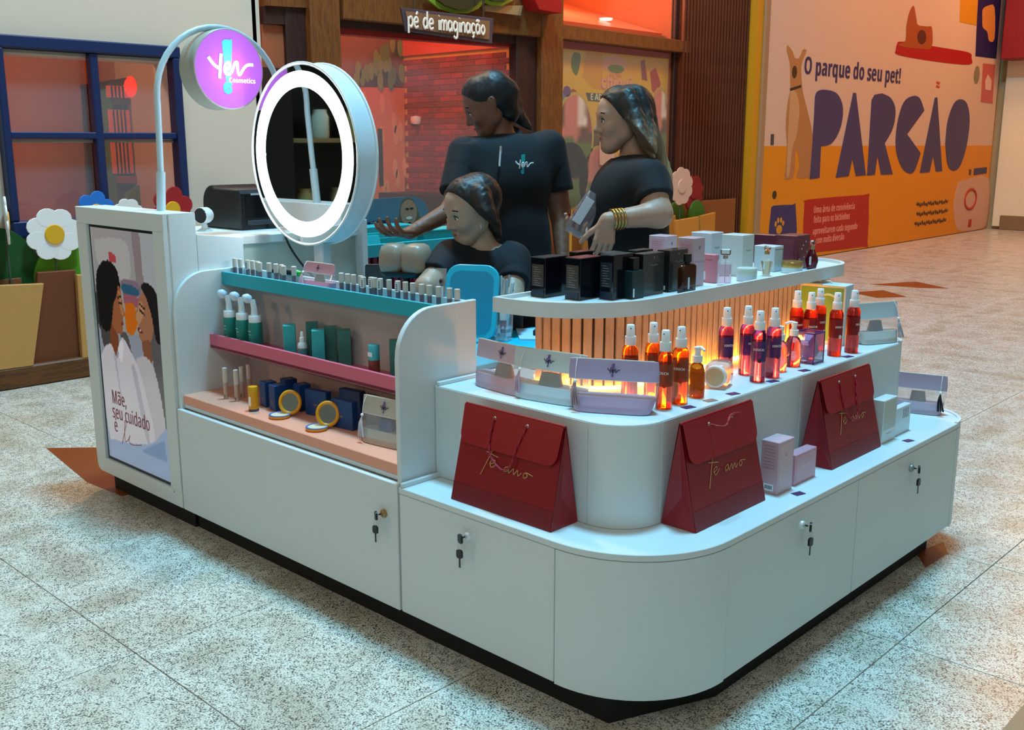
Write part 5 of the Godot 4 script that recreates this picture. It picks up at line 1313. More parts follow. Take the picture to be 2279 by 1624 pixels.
	part("bristles", loft([[0.03, 0.005, 0.004], [0.045, 0.009, 0.006], [0.053, 0.006, 0.004]], 12, 2.0), mat("10181c", 0.8), bp)
	part("handle", lathe([Vector2(0, 0), Vector2(0.005, 0), Vector2(0.006, 0.03), Vector2(0, 0.03)], 12), mat("e8ecee", 0.4), bp)

# ---------------------------------------------------------------- goods
func cloth_logo(parent: Node3D, at: Vector3, rot: Vector3, size: float) -> void:
	mark(parent, at, rot, size, mat("2a2438", 0.6), mat("6a4a90", 0.6))

# a wedge pouch standing on its base: two bands of leatherette and a clear window between them, front to +Z
func pouch(label: String, at: Vector3, turn: float, w: float, h: float, d: float, top: String, low: String, tassel: String, side_ := -1.0, logo := true, contents := "") -> Node3D:
	var t := thing("cosmetic_pouch", label, "pouch", at, turn)
	var hw := w / 2
	var f := func(k: float) -> Array: return [h * k, hw * (0.86 + 0.14 * minf(1.0, k * 2.2)), maxf(0.004, d / 2 * pow(1.0 - k * 0.97, 1.25)), 0.0]
	var lo := loft([[0.0, hw * 0.8, d * 0.44], [0.003, hw * 0.86, d / 2], f.call(0.15), f.call(0.3)], 28, 5.0)
	part("bottom_band", lo, mat(low, 0.5), t)
	part("window", loft([f.call(0.3), f.call(0.4), f.call(0.5), f.call(0.62)], 28, 5.0, false), pane(0.2, "f4f0ec"), t)
	var k62: Array = f.call(0.62)
	var k80: Array = f.call(0.8)
	var k1: Array = f.call(1.0)
	part("top_band", loft([[k62[0], k62[1] + 0.001, k62[2] + 0.001], [k80[0], k80[1] + 0.001, k80[2] + 0.001], [k1[0], k1[1] * 0.985, 0.004]], 28, 5.0), mat(top, 0.5), t)
	part("stitching", loft([[h * 0.615, k62[1] + 0.0015, k62[2] + 0.0018], [h * 0.628, k62[1] + 0.0015, k62[2] + 0.0015]], 28, 5.0, false), mat("f0e8ec", 0.6), t)
	part("zip", box(Vector3(w * 0.9, 0.004, 0.005), 0.001), mat("c8b8a0", 0.4), t, Vector3(0, h * 1.0, 0))
	var cx := side_ * hw * 0.82
	var zz: float = d / 2 * 0.6 + 0.012
	part("cord", tube(smooth([Vector3(cx, h, 0.004), Vector3(cx, h * 0.85, d * 0.14 + 0.008), Vector3(cx, h * 0.62, d * 0.25 + 0.006)], 4), 0.0013, 5), mat("e8e0e0", 0.5), t)
	var bead := SphereMesh.new()
	bead.radius = 0.005
	bead.height = 0.01
	bead.radial_segments = 12
	bead.rings = 6
	part("bead", bead, mat("f4f4f2", 0.25), t, Vector3(cx, h * 0.6, d * 0.25 + 0.008))
	var strands := []
	for i in 10:
		var a := i * 0.7
		strands.append(tube(smooth([Vector3(cx, h * 0.57, zz * 0.8), Vector3(cx + cos(a) * 0.006, h * 0.4, zz + sin(a) * 0.003), Vector3(cx + cos(a) * 0.011 + 0.006, h * 0.14, zz + 0.006 + sin(a) * 0.004)], 3), 0.0018, 5))
	part("tassel", join(strands), mat(tassel, 0.6), t)
	if logo: cloth_logo(t, Vector3(0.0, h * 0.8, d * 0.09 + 0.0035), Vector3(-atan(d * 0.36 / h), 0, 0), h * 0.19)
	if contents: part("contents", loft([[h * 0.06, hw * 0.3, d * 0.24], [h * 0.3, hw * 0.3, d * 0.22], [h * 0.55, hw * 0.24, d * 0.1]], 16, 3.5), mat(contents, 0.5), t)
	return t

func carton(label: String, a: Array, y: float, hex: String, group := "", rough := 0.3, turn := 0.0) -> Node3D:
	var t := thing("perfume_box" if group != "" else "product_box", label, "box", Vector3(a[0], y, a[1]), turn, group)
	part("carton", stand(Vector3(a[2], a[3], a[4]), 0.0015), mat(hex, rough), t)
	return t

# a printed panel on a box side: side 0 faces +Z, side 1 faces +X
func panel_on(t: Node3D, a: Array, face: int, r: Rect2, hex: String, called := "label_panel", rough := 0.4) -> void:
	var w: float = a[2] if face == 0 else a[4]
	var m := box(Vector3(w * r.size.x, a[3] * r.size.y, 0.0006))
	var c := Vector2((r.position.x + r.size.x / 2 - 0.5) * w, (r.position.y + r.size.y / 2) * a[3])
	var lift := 0.0002 + 0.00006 * t.get_child_count()
	if face == 0: part(called, m, mat(hex, rough), t, Vector3(c.x, c.y, a[4] / 2 + lift))
	else: part(called, m, mat(hex, rough), t, Vector3(a[2] / 2 + lift, c.y, -c.x), Vector3(0, PI / 2, 0))

func words_on(t: Node3D, a: Array, face: int, c: Vector2, txt: String, h: float, hex: String, bold := false, serif := false) -> void:
	var w: float = a[2] if face == 0 else a[4]
	var q := Vector2((c.x - 0.5) * w, c.y * a[3])
	var m := letters(txt, h, bold, 0.0005, serif)
	if face == 0: part("lettering", m, mat(hex, 0.4), t, Vector3(q.x, q.y, a[4] / 2 + 0.0006))
	else: part("lettering", m, mat(hex, 0.4), t, Vector3(a[2] / 2 + 0.0006, q.y, -q.x), Vector3(0, PI / 2, 0))

func scrawl(t: Node3D, a: Array, face: int, c: Vector2, w: float, hex: String) -> void:
	var sz: float = a[2] if face == 0 else a[4]
	var q := Vector2((c.x - 0.5) * sz, c.y * a[3])
	var p := []
	for i in 14: p.append(Vector2((i / 13.0 - 0.5) * w, 0.0022 * sin(i * 2.1) + 0.0012 * sin(i * 0.8)))
	var m := pen(p, 0.0013, 0.0, 2)
	if face == 0: part("print_line", m, mat(hex, 0.4), t, Vector3(q.x, q.y, a[4] / 2 + 0.0006))
	else: part("print_line", m, mat(hex, 0.4), t, Vector3(a[2] / 2 + 0.0006, q.y, -q.x), Vector3(0, PI / 2, 0))

func barcode(parent: Node3D, at: Vector3, rot: Vector3, w: float, h: float, paper := true) -> void:
	if paper: part("barcode_label", box(Vector3(w, h, 0.0005)), mat("f0f2f2", 0.5), parent, at, rot)
	var s := st()
	var b := Basis.from_euler(rot)
	for i in 7: add_box(s, at + b * Vector3(0, (i - 3) * h * 0.11, 0.0005), Vector3(w * 0.55, h * (0.045 if i % 2 else 0.07), 0.0004), 0.0, b)
	part("barcode", done(s), mat("1c2a3a", 0.5), parent)

func price_tag(at: Vector3, turn: float, label: String, hex := "5a3358") -> void:
	var t := thing("price_tag", label, "price tag", at, turn, "price tags along the step edges")
	part("card", box(Vector3(0.036, 0.0012, 0.024), 0.0003, Vector3(0, 0.0008, 0)), mat(hex, 0.4), t)

func shelf_goods() -> void:
	# lip glosses on the turquoise shelf
	var cols := ["4a1a30", "3a2038", "5a1c34", "6a2030", "2c2440", "7a3048", "38405a", "641a3c"]
	var cap := lathe([Vector2(0, 0.034), Vector2(0.0088, 0.034), Vector2(0.0088, 0.0645), Vector2(0.0078, 0.0655), Vector2(0, 0.0655)], 18)
	var tubee := lathe([Vector2(0, 0), Vector2(0.0088, 0), Vector2(0.0088, 0.032), Vector2(0.006, 0.034), Vector2(0, 0.034)], 18)
	var fill := lathe([Vector2(0, 0.008), Vector2(0.0072, 0.009), Vector2(0.0076, 0.032), Vector2(0, 0.032)], 18)
	var xs := [-2.127, -2.089, -2.04, -2.007, -1.973, -1.936, -1.901, -1.857, -1.822, -1.786, -1.748]
	var xr := [-1.478, -1.444, -1.413, -1.375, -1.342, -1.322, -1.305, -1.277, -1.233, -1.191, -1.155, -1.121, -1.08, -1.045, -1.004, -0.956, -0.923]
	var n := 0
	for k in xs.size() + xr.size():
		var lft: bool = k < xs.size()
		var i: int = k if lft else k - xs.size()
		var x: float = xs[i] if lft else xr[i]
		var which := "%s lip gloss %s on the turquoise shelf, beige cap over %s" % [["first", "second", "third", "fourth", "fifth", "sixth", "seventh", "eighth", "ninth", "tenth", "eleventh", "twelfth", "thirteenth", "fourteenth", "fifteenth", "sixteenth", "seventeenth"][i], "from the totem" if lft else "right of the pouch", ["plum", "violet", "wine", "red", "indigo", "rose", "slate", "berry"][n % 8]]
		var t := thing("lip_gloss", which, "lip gloss", Vector3(x, 0.945, -0.262 + (0.016 if k in [5, 9, 15] else 0.0)), 0.0, "lip glosses on the turquoise shelf")
		part("cap", cap, mat("cfc6ba", 0.5), t)
		part("tube", tubee, pane(0.1), t)
		part("gloss", fill, mat(cols[n % 8], 0.25), t)
		if k in [2, 15, 16, 18, 20]: barcode(t, Vector3(0.004, 0.046, 0.0088), Vector3(0, 0.5, 0), 0.012, 0.03)
		n += 1
	var pk := pouch("pink clear-window pouch among the lip glosses on the turquoise shelf", Vector3(-1.601, 0.945, -0.262), 0.0, 0.165, 0.088, 0.05, "d99aa8", "d890a4", "d8a0b0", -1.0, true, "8f8a84")
	pk.rotation.x = -0.06
	# foaming cleansers with a brush head
	for k in 3:
		var t := thing("foam_cleanser", ["first teal foaming cleanser bottle with white brush head beside the left cheek", "middle teal foaming cleanser bottle of three on the pink shelf", "third teal foaming cleanser bottle, nearest the turquoise cartons"][k], "bottle", Vector3(-2.062 + [0.0, 0.084, 0.166][k], 0.7, -0.19), 0.15, "foaming cleansers on the pink shelf")
		part("bottle", lathe([Vector2(0, 0), Vector2(0.024, 0), Vector2(0.025, 0.002), Vector2(0.025, 0.1), Vector2(0.023, 0.106), Vector2(0, 0.106)], 28), mat("0f8076", 0.4), t)
		part("collar", lathe([Vector2(0.021, 0.105), Vector2(0.0225, 0.106), Vector2(0.0225, 0.128), Vector2(0.0215, 0.13), Vector2(0, 0.13)], 28), mat("eef0f2", 0.4), t)
		part("neck", tube([Vector3(0, 0.13, 0), Vector3(0.001, 0.155, 0.002), Vector3(-0.004, 0.186, 0.004)], [0.014, 0.011, 0.0095], 14), mat("dfe9ee", 0.4), t)
		part("brush_head", moved_mesh(loft([[0.0, 0.004, 0.004], [0.004, 0.016, 0.014], [0.016, 0.018, 0.016], [0.03, 0.012, 0.011], [0.036, 0.0, 0.0]], 16, 2.0), Vector3(-0.008, 0.187, 0.01), Vector3(0.5, 0.0, 1.35)), mat("cfe2f0", 0.5), t)
		for i in 4: part("print_line", box(Vector3(0.016 - 0.003 * (i % 3), 0.002, 0.0006)), mat("bfe0dc", 0.5), t, Vector3(-0.004 + 0.002 * i, 0.075 - 0.012 * i, 0.0252 - 0.0006 * i), Vector3(0, -0.1, 0))
	# turquoise cartons, serum and foundation
	var green := "3fa6a4"
	for b in [[[-1.70, 0.2, "turquoise carton left of the white serum dropper"], 0.119], [[-1.535, 0.2, "turquoise carton right of the white serum dropper"], 0.122], [[-1.655, 0.262, "darker green carton behind the white serum dropper"], 0.125], [[-1.555, 0.265, "green carton in the back row between two others on the pink shelf"], 0.122], [[-1.475, 0.262, "green carton at the right end of the turquoise group"], 0.122], [[-1.185, 0.245, "green carton standing behind the brown foundation bottle"], 0.127], [[-1.105, 0.245, "green carton half hidden behind the right cheek panel"], 0.127]]:
		var a := [b[0][0], -b[0][1], 0.042, b[1], 0.042]
		var c := carton(b[0][2], a, 0.7, "2fb0b4" if b[0][1] < 0.21 else "3d7d74", "cartons on the pink shelf", 0.4, -0.62)
		for i in 2: panel_on(c, a, 0, Rect2(0.25, 0.3 + 0.16 * i, 0.5 - 0.1 * i, 0.02), "9ad0cc", "print_line")
	var se := thing("serum_dropper", "small serum bottle with white dropper cap between two turquoise cartons", "bottle", Vector3(-1.612, 0.7, -0.19))
	part("bottle", lathe([Vector2(0, 0), Vector2(0.0155, 0), Vector2(0.0165, 0.002), Vector2(0.0165, 0.05), Vector2(0.0165, 0.051)], 24), mat("5a98a0", 0.35), se)
	part("shoulder", lathe([Vector2(0.0165, 0.05), Vector2(0.0165, 0.062), Vector2(0.013, 0.069), Vector2(0.008, 0.071), Vector2(0, 0.071)], 24), mat("e4eef2", 0.35), se)
	part("dropper", lathe([Vector2(0.0095, 0.07), Vector2(0.0095, 0.086), Vector2(0.006, 0.09), Vector2(0.0062, 0.102), Vector2(0.004, 0.107), Vector2(0, 0.108)], 20), mat("f0f2f4", 0.4), se)
	var fo := thing("foundation_bottle", "brown foundation bottle with turquoise cap on the pink shelf", "bottle", Vector3(-1.235, 0.7, -0.195))
	part("bottle", lathe([Vector2(0, 0), Vector2(0.0175, 0), Vector2(0.018, 0.002), Vector2(0.018, 0.064), Vector2(0, 0.064)], 24), mat("84402e", 0.3), fo)
	part("cap", lathe([Vector2(0.0175, 0.064), Vector2(0.018, 0.065), Vector2(0.018, 0.11), Vector2(0.017, 0.112), Vector2(0, 0.112)], 24), mat("4cb8c4", 0.35), fo)
	part("cap_label", box(Vector3(0.022, 0.014, 0.0008)), mat("e8ecf0", 0.5), fo, Vector3(0.002, 0.083, 0.018))
	# peach shelf
	var ms := [["tall beige mascara tube leftmost on the peach shelf", 503, 889, 822], ["tall beige mascara tube in front, second from the left cheek", 528, 894, 825], ["tall beige mascara tube at the back, third from the left cheek", 538, 884, 816], ["tall beige mascara tube rightmost of four on the peach shelf", 554, 879, 820]]
	var mp := [-1.965, -0.097, -1.907, -0.106, -1.939, -0.149, -1.956, -0.189]
	for k in 4:
		var t := thing("mascara", ms[k][0], "mascara", Vector3(mp[k * 2], 0.528, mp[k * 2 + 1]), 0.0, "mascaras on the peach shelf")
		part("tube", lathe([Vector2(0, 0), Vector2(0.0075, 0), Vector2(0.0078, 0.002), Vector2(0.0078, 0.058), Vector2(0.0086, 0.06), Vector2(0.0086, 0.062)], 18), mat("c0a898", 0.4), t)
		part("cap", lathe([Vector2(0.0082, 0.062), Vector2(0.0082, 0.114), Vector2(0.0074, 0.115), Vector2(0, 0.115)], 18), mat("d6c4b6", 0.45), t)
		part("emblem", letters("y", 0.012, false, 0.0005), mat("4a3430", 0.5), t, Vector3(0.003, 0.014, 0.0077), Vector3(0, 0.3, 0))
	var ye := thing("sun_stick", "stubby yellow cylinder with a white label on the peach shelf", "stick", Vector3(-1.749, 0.528, -0.074))
	part("base", lathe([Vector2(0, 0), Vector2(0.0175, 0), Vector2(0.0178, 0.004), Vector2(0.0172, 0.008)], 24), mat("3a4a70", 0.35), ye)
	part("tube", lathe([Vector2(0.0168, 0.007), Vector2(0.0172, 0.06), Vector2(0.0172, 0.082), Vector2(0.016, 0.086), Vector2(0, 0.087)], 24), mat("e0a010", 0.4), ye)
	part("label", prism(rrect(0.01, 0.034, 0.005, 5), 0, 0.0008), mat("f4f2ee", 0.5), ye, Vector3(0.004, 0.036, 0.0165), Vector3(0, 0.25, 0))
	var navy := "0d3f78"
	for b in [[-1.772, 0.15, 0.088, "front left tall blue carton beside the yellow stick"], [-1.7, 0.14, 0.09, "front right tall blue carton behind the open compact"], [-1.742, 0.215, 0.092, "tall blue carton at the back of its group of four"], [-1.64, 0.2, 0.092, "tall blue carton at the right of its group, behind the compact mirror"]]:
		var a := [b[0], -b[1], 0.045, b[2], 0.045]
		var c := carton(b[3], a, 0.528, navy, "tall blue cartons on the peach shelf", 0.45, -0.15)
		panel_on(c, a, 0, Rect2(0.3, 0.3, 0.4, 0.05), "7a5a58", "print_mark")
		panel_on(c, a, 0, Rect2(0.36, 0.22, 0.3, 0.03), "6a6a88", "print_mark")
		part("lid_print", box(Vector3(0.026, 0.0006, 0.02)), mat("5a6a78", 0.5), c, Vector3(0, b[2], 0))
	for b in [[-1.535, 0.19, 0.088, "blue compact carton left of its group on the peach shelf", 0.18], [-1.42, 0.245, 0.1, "blue compact carton at the back of its group", 0.14], [-1.345, 0.155, 0.094, "blue compact carton in front, next to the white pouch", 0.1], [-1.27, 0.235, 0.092, "blue compact carton peeking out behind the white pouch tassel", 0.0]]:
		var a := [b[0], -b[1], 0.098, b[2], 0.026]
		var c := carton(b[3], a, 0.528, navy, "flat blue cartons on the peach shelf", 0.45, b[4])
		panel_on(c, a, 0, Rect2(0.42, 0.4, 0.14, 0.07), "7a5a58", "print_mark")
	# open compacts
	for k in 2:
		var at: Vector3 = [Vector3(-1.608, 0.528, -0.083), Vector3(-1.393, 0.528, -0.079)][k]
		var t := thing("powder_compact", ["open yellow powder compact in front of the tall blue cartons", "open yellow powder compact nearer the white pouch"][k], "compact", at, 0.55, "open compacts on the peach shelf")
		part("base", lathe([Vector2(0, 0), Vector2(0.032, 0), Vector2(0.036, 0.004), Vector2(0.036, 0.01), Vector2(0, 0.01)], 32), mat("e89a14", 0.3), t)
		part("rim", lathe([Vector2(0.036, 0.01), Vector2(0.0355, 0.0125), Vector2(0.029, 0.0125), Vector2(0.0285, 0.011)], 32), mat("5a78b0", 0.35), t)
		part("powder", lathe([Vector2(0.0288, 0.0112), Vector2(0, 0.0118)], 32), mat("d8c8a4", 0.8), t)
		var lid := Node3D.new()
		lid.name = "lid"
		t.add_child(lid)
		lid.position = Vector3(0.03, 0.008, -0.02)
		lid.rotation = Vector3(0, 0.25, 0)
		var ring := []
		for i in 33: ring.append(Vector3(cos(TAU * i / 32) * 0.033, 0.04 + sin(TAU * i / 32) * 0.037, 0.0))
		part("lid_rim", tube(ring, 0.0062, 8), mat("e89a14", 0.3), lid, Vector3.ZERO, Vector3(-0.2, 0, 0))
		var gl := mat("b8b8b4", 0.03, 1.0)
		part("mirror", prism(disc(Vector2(0, 0.04), 0.029, 0.033, 28), -0.003, 0.0), gl, lid, Vector3.ZERO, Vector3(-0.2, 0, 0))
	pouch("white pouch with a clear window over blue cartons on the peach shelf", Vector3(-1.108, 0.528, -0.135), 0.12, 0.19, 0.142, 0.075, "b9b3a6", "b4ada2", "c8c8cc", -1.0, true, "0d4a86")

# ---------------------------------------------------------------- the two steps
func spray(label: String, at: Vector3, hex: String, lab: String, turn: float, group: String) -> void:
	var t := thing("spray_bottle", label, "bottle", at, turn, group)
	part("bottle", lathe([Vector2(0, 0), Vector2(0.02, 0), Vector2(0.0222, 0.003), Vector2(0.0222, 0.135), Vector2(0.021, 0.143), Vector2(0.0165, 0.152), Vector2(0.011, 0.156), Vector2(0.011, 0.16), Vector2(0, 0.16)], 28), liquid(hex), t)
	part("label_wrap", lathe([Vector2(0.02245, 0.062), Vector2(0.02245, 0.122)], 28), label_mat(lab), t)
	part("lower_label", lathe([Vector2(0.0224, 0.018), Vector2(0.0224, 0.062)], 28), label_mat("d8b090" if hex == "ff7a1a" else ("c89ab0" if hex != "ff3a30" else "d87a80"), 0.35), t)
	part("collar", lathe([Vector2(0.0148, 0.154), Vector2(0.0152, 0.155), Vector2(0.0152, 0.176), Vector2(0.0145, 0.178), Vector2(0.011, 0.178)], 24), mat("eef2f4", 0.4), t)
	part("nozzle", lathe([Vector2(0.0118, 0.178), Vector2(0.0108, 0.207), Vector2(0.0095, 0.209), Vector2(0, 0.209)], 22), mat("f4f6f8", 0.4), t)
	part("nozzle_hole", lathe([Vector2(0.002, 0), Vector2(0.0016, 0.001), Vector2(0, 0.001)], 10), mat("20242a", 0.4), t, Vector3(0, 0.2, 0.0106), Vector3(PI / 2, 0, 0))
	part("lettering", letters("TOUCH", 0.0065, true, 0.0005), mat("f4ece4", 0.4), t, Vector3(0.006, 0.098, 0.0222), Vector3(0, 0.25, 0))
	part("print_mark", prism(disc(Vector2.ZERO, 0.006, 0.007, 16), 0, 0.0006), mat({"ff7a1a": "b02810", "c850a8": "2a1440"}.get(hex, "e8e0e0"), 0.4), t, Vector3(0.01, 0.066, 0.0205), Vector3(0, 0.5, 0))
	for i in 6: part("print_line", box(Vector3(0.014, 0.0012, 0.0005)), mat(lab, 0.5), t, Vector3(-0.0115, 0.116 - 0.006 * i, 0.0197), Vector3(0, -0.53, 0))

var lmats := {}
func label_mat(hex: String, a := 0.86) -> StandardMaterial3D:
	if not lmats.has(hex):
		var m := StandardMaterial3D.new()
		m.transparency = BaseMaterial3D.TRANSPARENCY_ALPHA
		m.albedo_color = Color(Color(hex), a)
		m.roughness = 0.4
		lmats[hex] = m
	return lmats[hex]

func pump(label: String, at: Vector3, hex: String, turn: float) -> void:
	var t := thing("pump_bottle", label, "bottle", at, turn, "soap pump bottles on the upper step")
	part("bottle", moved_mesh(lathe([Vector2(0, 0), Vector2(0.0225, 0), Vector2(0.025, 0.004), Vector2(0.026, 0.03), Vector2(0.024, 0.075), Vector2(0.019, 0.09), Vector2(0.012, 0.096), Vector2(0.012, 0.102), Vector2(0, 0.102)], 28), Vector3.ZERO, Vector3.ZERO, Vector3(1.0, 1.0, 0.85)), liquid(hex), t)
	part("collar", lathe([Vector2(0.0135, 0.098), Vector2(0.014, 0.1), Vector2(0.014, 0.116), Vector2(0.0085, 0.118), Vector2(0.0075, 0.128), Vector2(0.0095, 0.13), Vector2(0.01, 0.14), Vector2(0, 0.142)], 22), mat("f2f4f4", 0.4), t)
	part("spout", tube(smooth([Vector3(0, 0.137, 0), Vector3(-0.012, 0.14, 0.004), Vector3(-0.026, 0.134, 0.008)], 4), [0.006, 0.0055, 0.005, 0.0048, 0.0046, 0.0044, 0.0042, 0.004, 0.0038], 10), mat("f2f4f4", 0.4), t)
	for i in 3: part("print_line", box(Vector3(0.012, 0.0015, 0.0005)), mat("fff0e0", 0.5), t, Vector3(0.006, 0.05 - 0.008 * i, 0.0218), Vector3(0, 0.25, 0))

func gift_bag(label: String, at: Vector3, turn: float, w: float, d: float, h: float, words: String, lift := false) -> void:
	var t := thing("gift_bag", label, "bag", at, turn, "red gift bags on the lower step")
	var red := mat("8e0614", 0.38)
	var deep := mat("7a0512", 0.42)
	var b := w / 2
	var c := d / 2
	var tw := w * 0.485
	var s := st()
	var fl := Vector3(-b, 0.001, c)
	var fr := Vector3(b, 0.001, c)
	var bl := Vector3(-b, 0.001, -c)
	var brr := Vector3(b, 0.001, -c)
	var tl := Vector3(-tw, h, -0.012)
	var tr := Vector3(tw, h, -0.012)
	var mid := Vector3(0, h * 0.35, 0)
	quad_out(s, fl, fr, tr + Vector3(0, 0, 0.006), tl + Vector3(0, 0, 0.006), mid)
	quad_out(s, bl, brr, tr, tl, mid)
	quad_out(s, fl, fr, brr, bl, mid)
	for sg in [-1.0, 1.0]:
		var f := Vector3(b * sg, 0.001, c)
		var k := Vector3(b * sg, 0.001, -c)
		var top := Vector3(tw * sg, h, -0.009)
		var fold := Vector3((b - 0.012) * sg, h * 0.3, 0.0)
		tri_out(s, f, k, fold, mid)
		tri_out(s, f, fold, top, mid)
		tri_out(s, k, fold, top, mid)
	part("body", done(s), red, t)
	# lighter folded foot with its crease
	var slope := (c + 0.006) / h
	var rx := -atan(slope)
	part("foot_fold", box(Vector3(w * 0.992, h * 0.19, 0.0012)), deep, t, Vector3(0, h * 0.1, c - slope * h * 0.1 + 0.0006), Vector3(rx, 0, 0))
	var fh := h * 0.4
	var out := [Vector2(-tw, 0.0), Vector2(tw, 0.0)] + arc(Vector2(b * 0.95 - 0.03, -fh + 0.03), 0.03, 0, -PI / 2, 6) + arc(Vector2(-b * 0.95 + 0.03, -fh + 0.03), 0.03, -PI / 2, -PI, 6)
	part("flap", prism(out, 0.0, 0.0016), mat("9a0c1a", 0.36), t, Vector3(0, h + 0.001, -0.001), Vector3(rx - 0.035, 0, 0))
	part("flap_edge", tube([Vector3(-tw, h + 0.001, -0.006), Vector3(tw, h + 0.001, -0.006)], 0.004, 8), mat("9a0c1a", 0.36), t)
	var gold := mat("d8a86a", 0.35, 0.4)
	var zf := func(y: float) -> float: return c - slope * y + 0.006
	for x in [-w * 0.16, w * 0.16]:
		part("eyelet", lathe([Vector2(0.0055, 0), Vector2(0.0045, 0.002), Vector2(0.002, 0.002)], 14), mat("b8a890", 0.4, 0.5), t, Vector3(x, h * 0.93, zf.call(h * 0.93) + 0.001), Vector3(PI / 2 + rx, 0, 0))
	var hp: Array
	if lift: hp = [Vector3(w * 0.16, h * 0.93, zf.call(h * 0.93) + 0.004), Vector3(w * 0.14, h * 0.985, 0.03), Vector3(0.0, h * 1.0, 0.035), Vector3(-w * 0.1, h * 0.92, 0.04), Vector3(-w * 0.16, h * 0.93, zf.call(h * 0.93) + 0.004)]
	else: hp = [Vector3(-w * 0.16, h * 0.93, zf.call(h * 0.93) + 0.004), Vector3(-w * 0.17, h * 0.7, zf.call(h * 0.7) + 0.006), Vector3(-w * 0.12, h * 0.54, zf.call(h * 0.54) + 0.006), Vector3(0, h * 0.46, zf.call(h * 0.46) + 0.006), Vector3(w * 0.07, h * 0.52, zf.call(h * 0.52) + 0.006), Vector3(w * 0.1, h * 0.7, zf.call(h * 0.7) + 0.006), Vector3(w * 0.16, h * 0.93, zf.call(h * 0.93) + 0.004)]
	var sp := smooth(hp, 8)
	var strands := []
	for e in 2:
		var o := []
		for i in sp.size(): o.append(sp[i] + Vector3(cos(i * 0.9 + PI * e), 0.3 * sin(i * 0.9 + PI * e), sin(i * 0.9 + PI * e)) * 0.0016)
		strands.append(tube(o, 0.0021, 6))
	part("cord_handle", join(strands), mat("a01022", 0.55), t)
	var sc := []
	if words == "te amo":
		sc = [[Vector2(-0.075, 0.03), Vector2(-0.03, 0.022)], [Vector2(-0.05, 0.045), Vector2(-0.07, 0.0), Vector2(-0.085, -0.035)], [Vector2(-0.058, 0.0), Vector2(-0.04, 0.006), Vector2(-0.042, 0.013), Vector2(-0.055, 0.006), Vector2(-0.05, -0.008), Vector2(-0.03, 0.004)], [Vector2(0.012, 0.006), Vector2(0.0, 0.002), Vector2(-0.002, -0.008), Vector2(0.01, -0.004), Vector2(0.014, 0.006), Vector2(0.014, -0.01), Vector2(0.024, 0.0), Vector2(0.03, 0.004), Vector2(0.032, -0.01), Vector2(0.044, 0.004), Vector2(0.048, -0.01), Vector2(0.058, 0.0)], [Vector2(0.075, 0.004), Vector2(0.066, -0.002), Vector2(0.07, -0.011), Vector2(0.08, -0.004), Vector2(0.075, 0.004), Vector2(0.098, 0.0)]]
	var ink := []
	for p in sc: ink.append(pen(p, 0.0028, 0.0, 4))
	part("lettering", join(ink), gold, t, Vector3(0, h * 0.47, zf.call(h * 0.47) - 0.004), Vector3(rx, 0, -0.0))

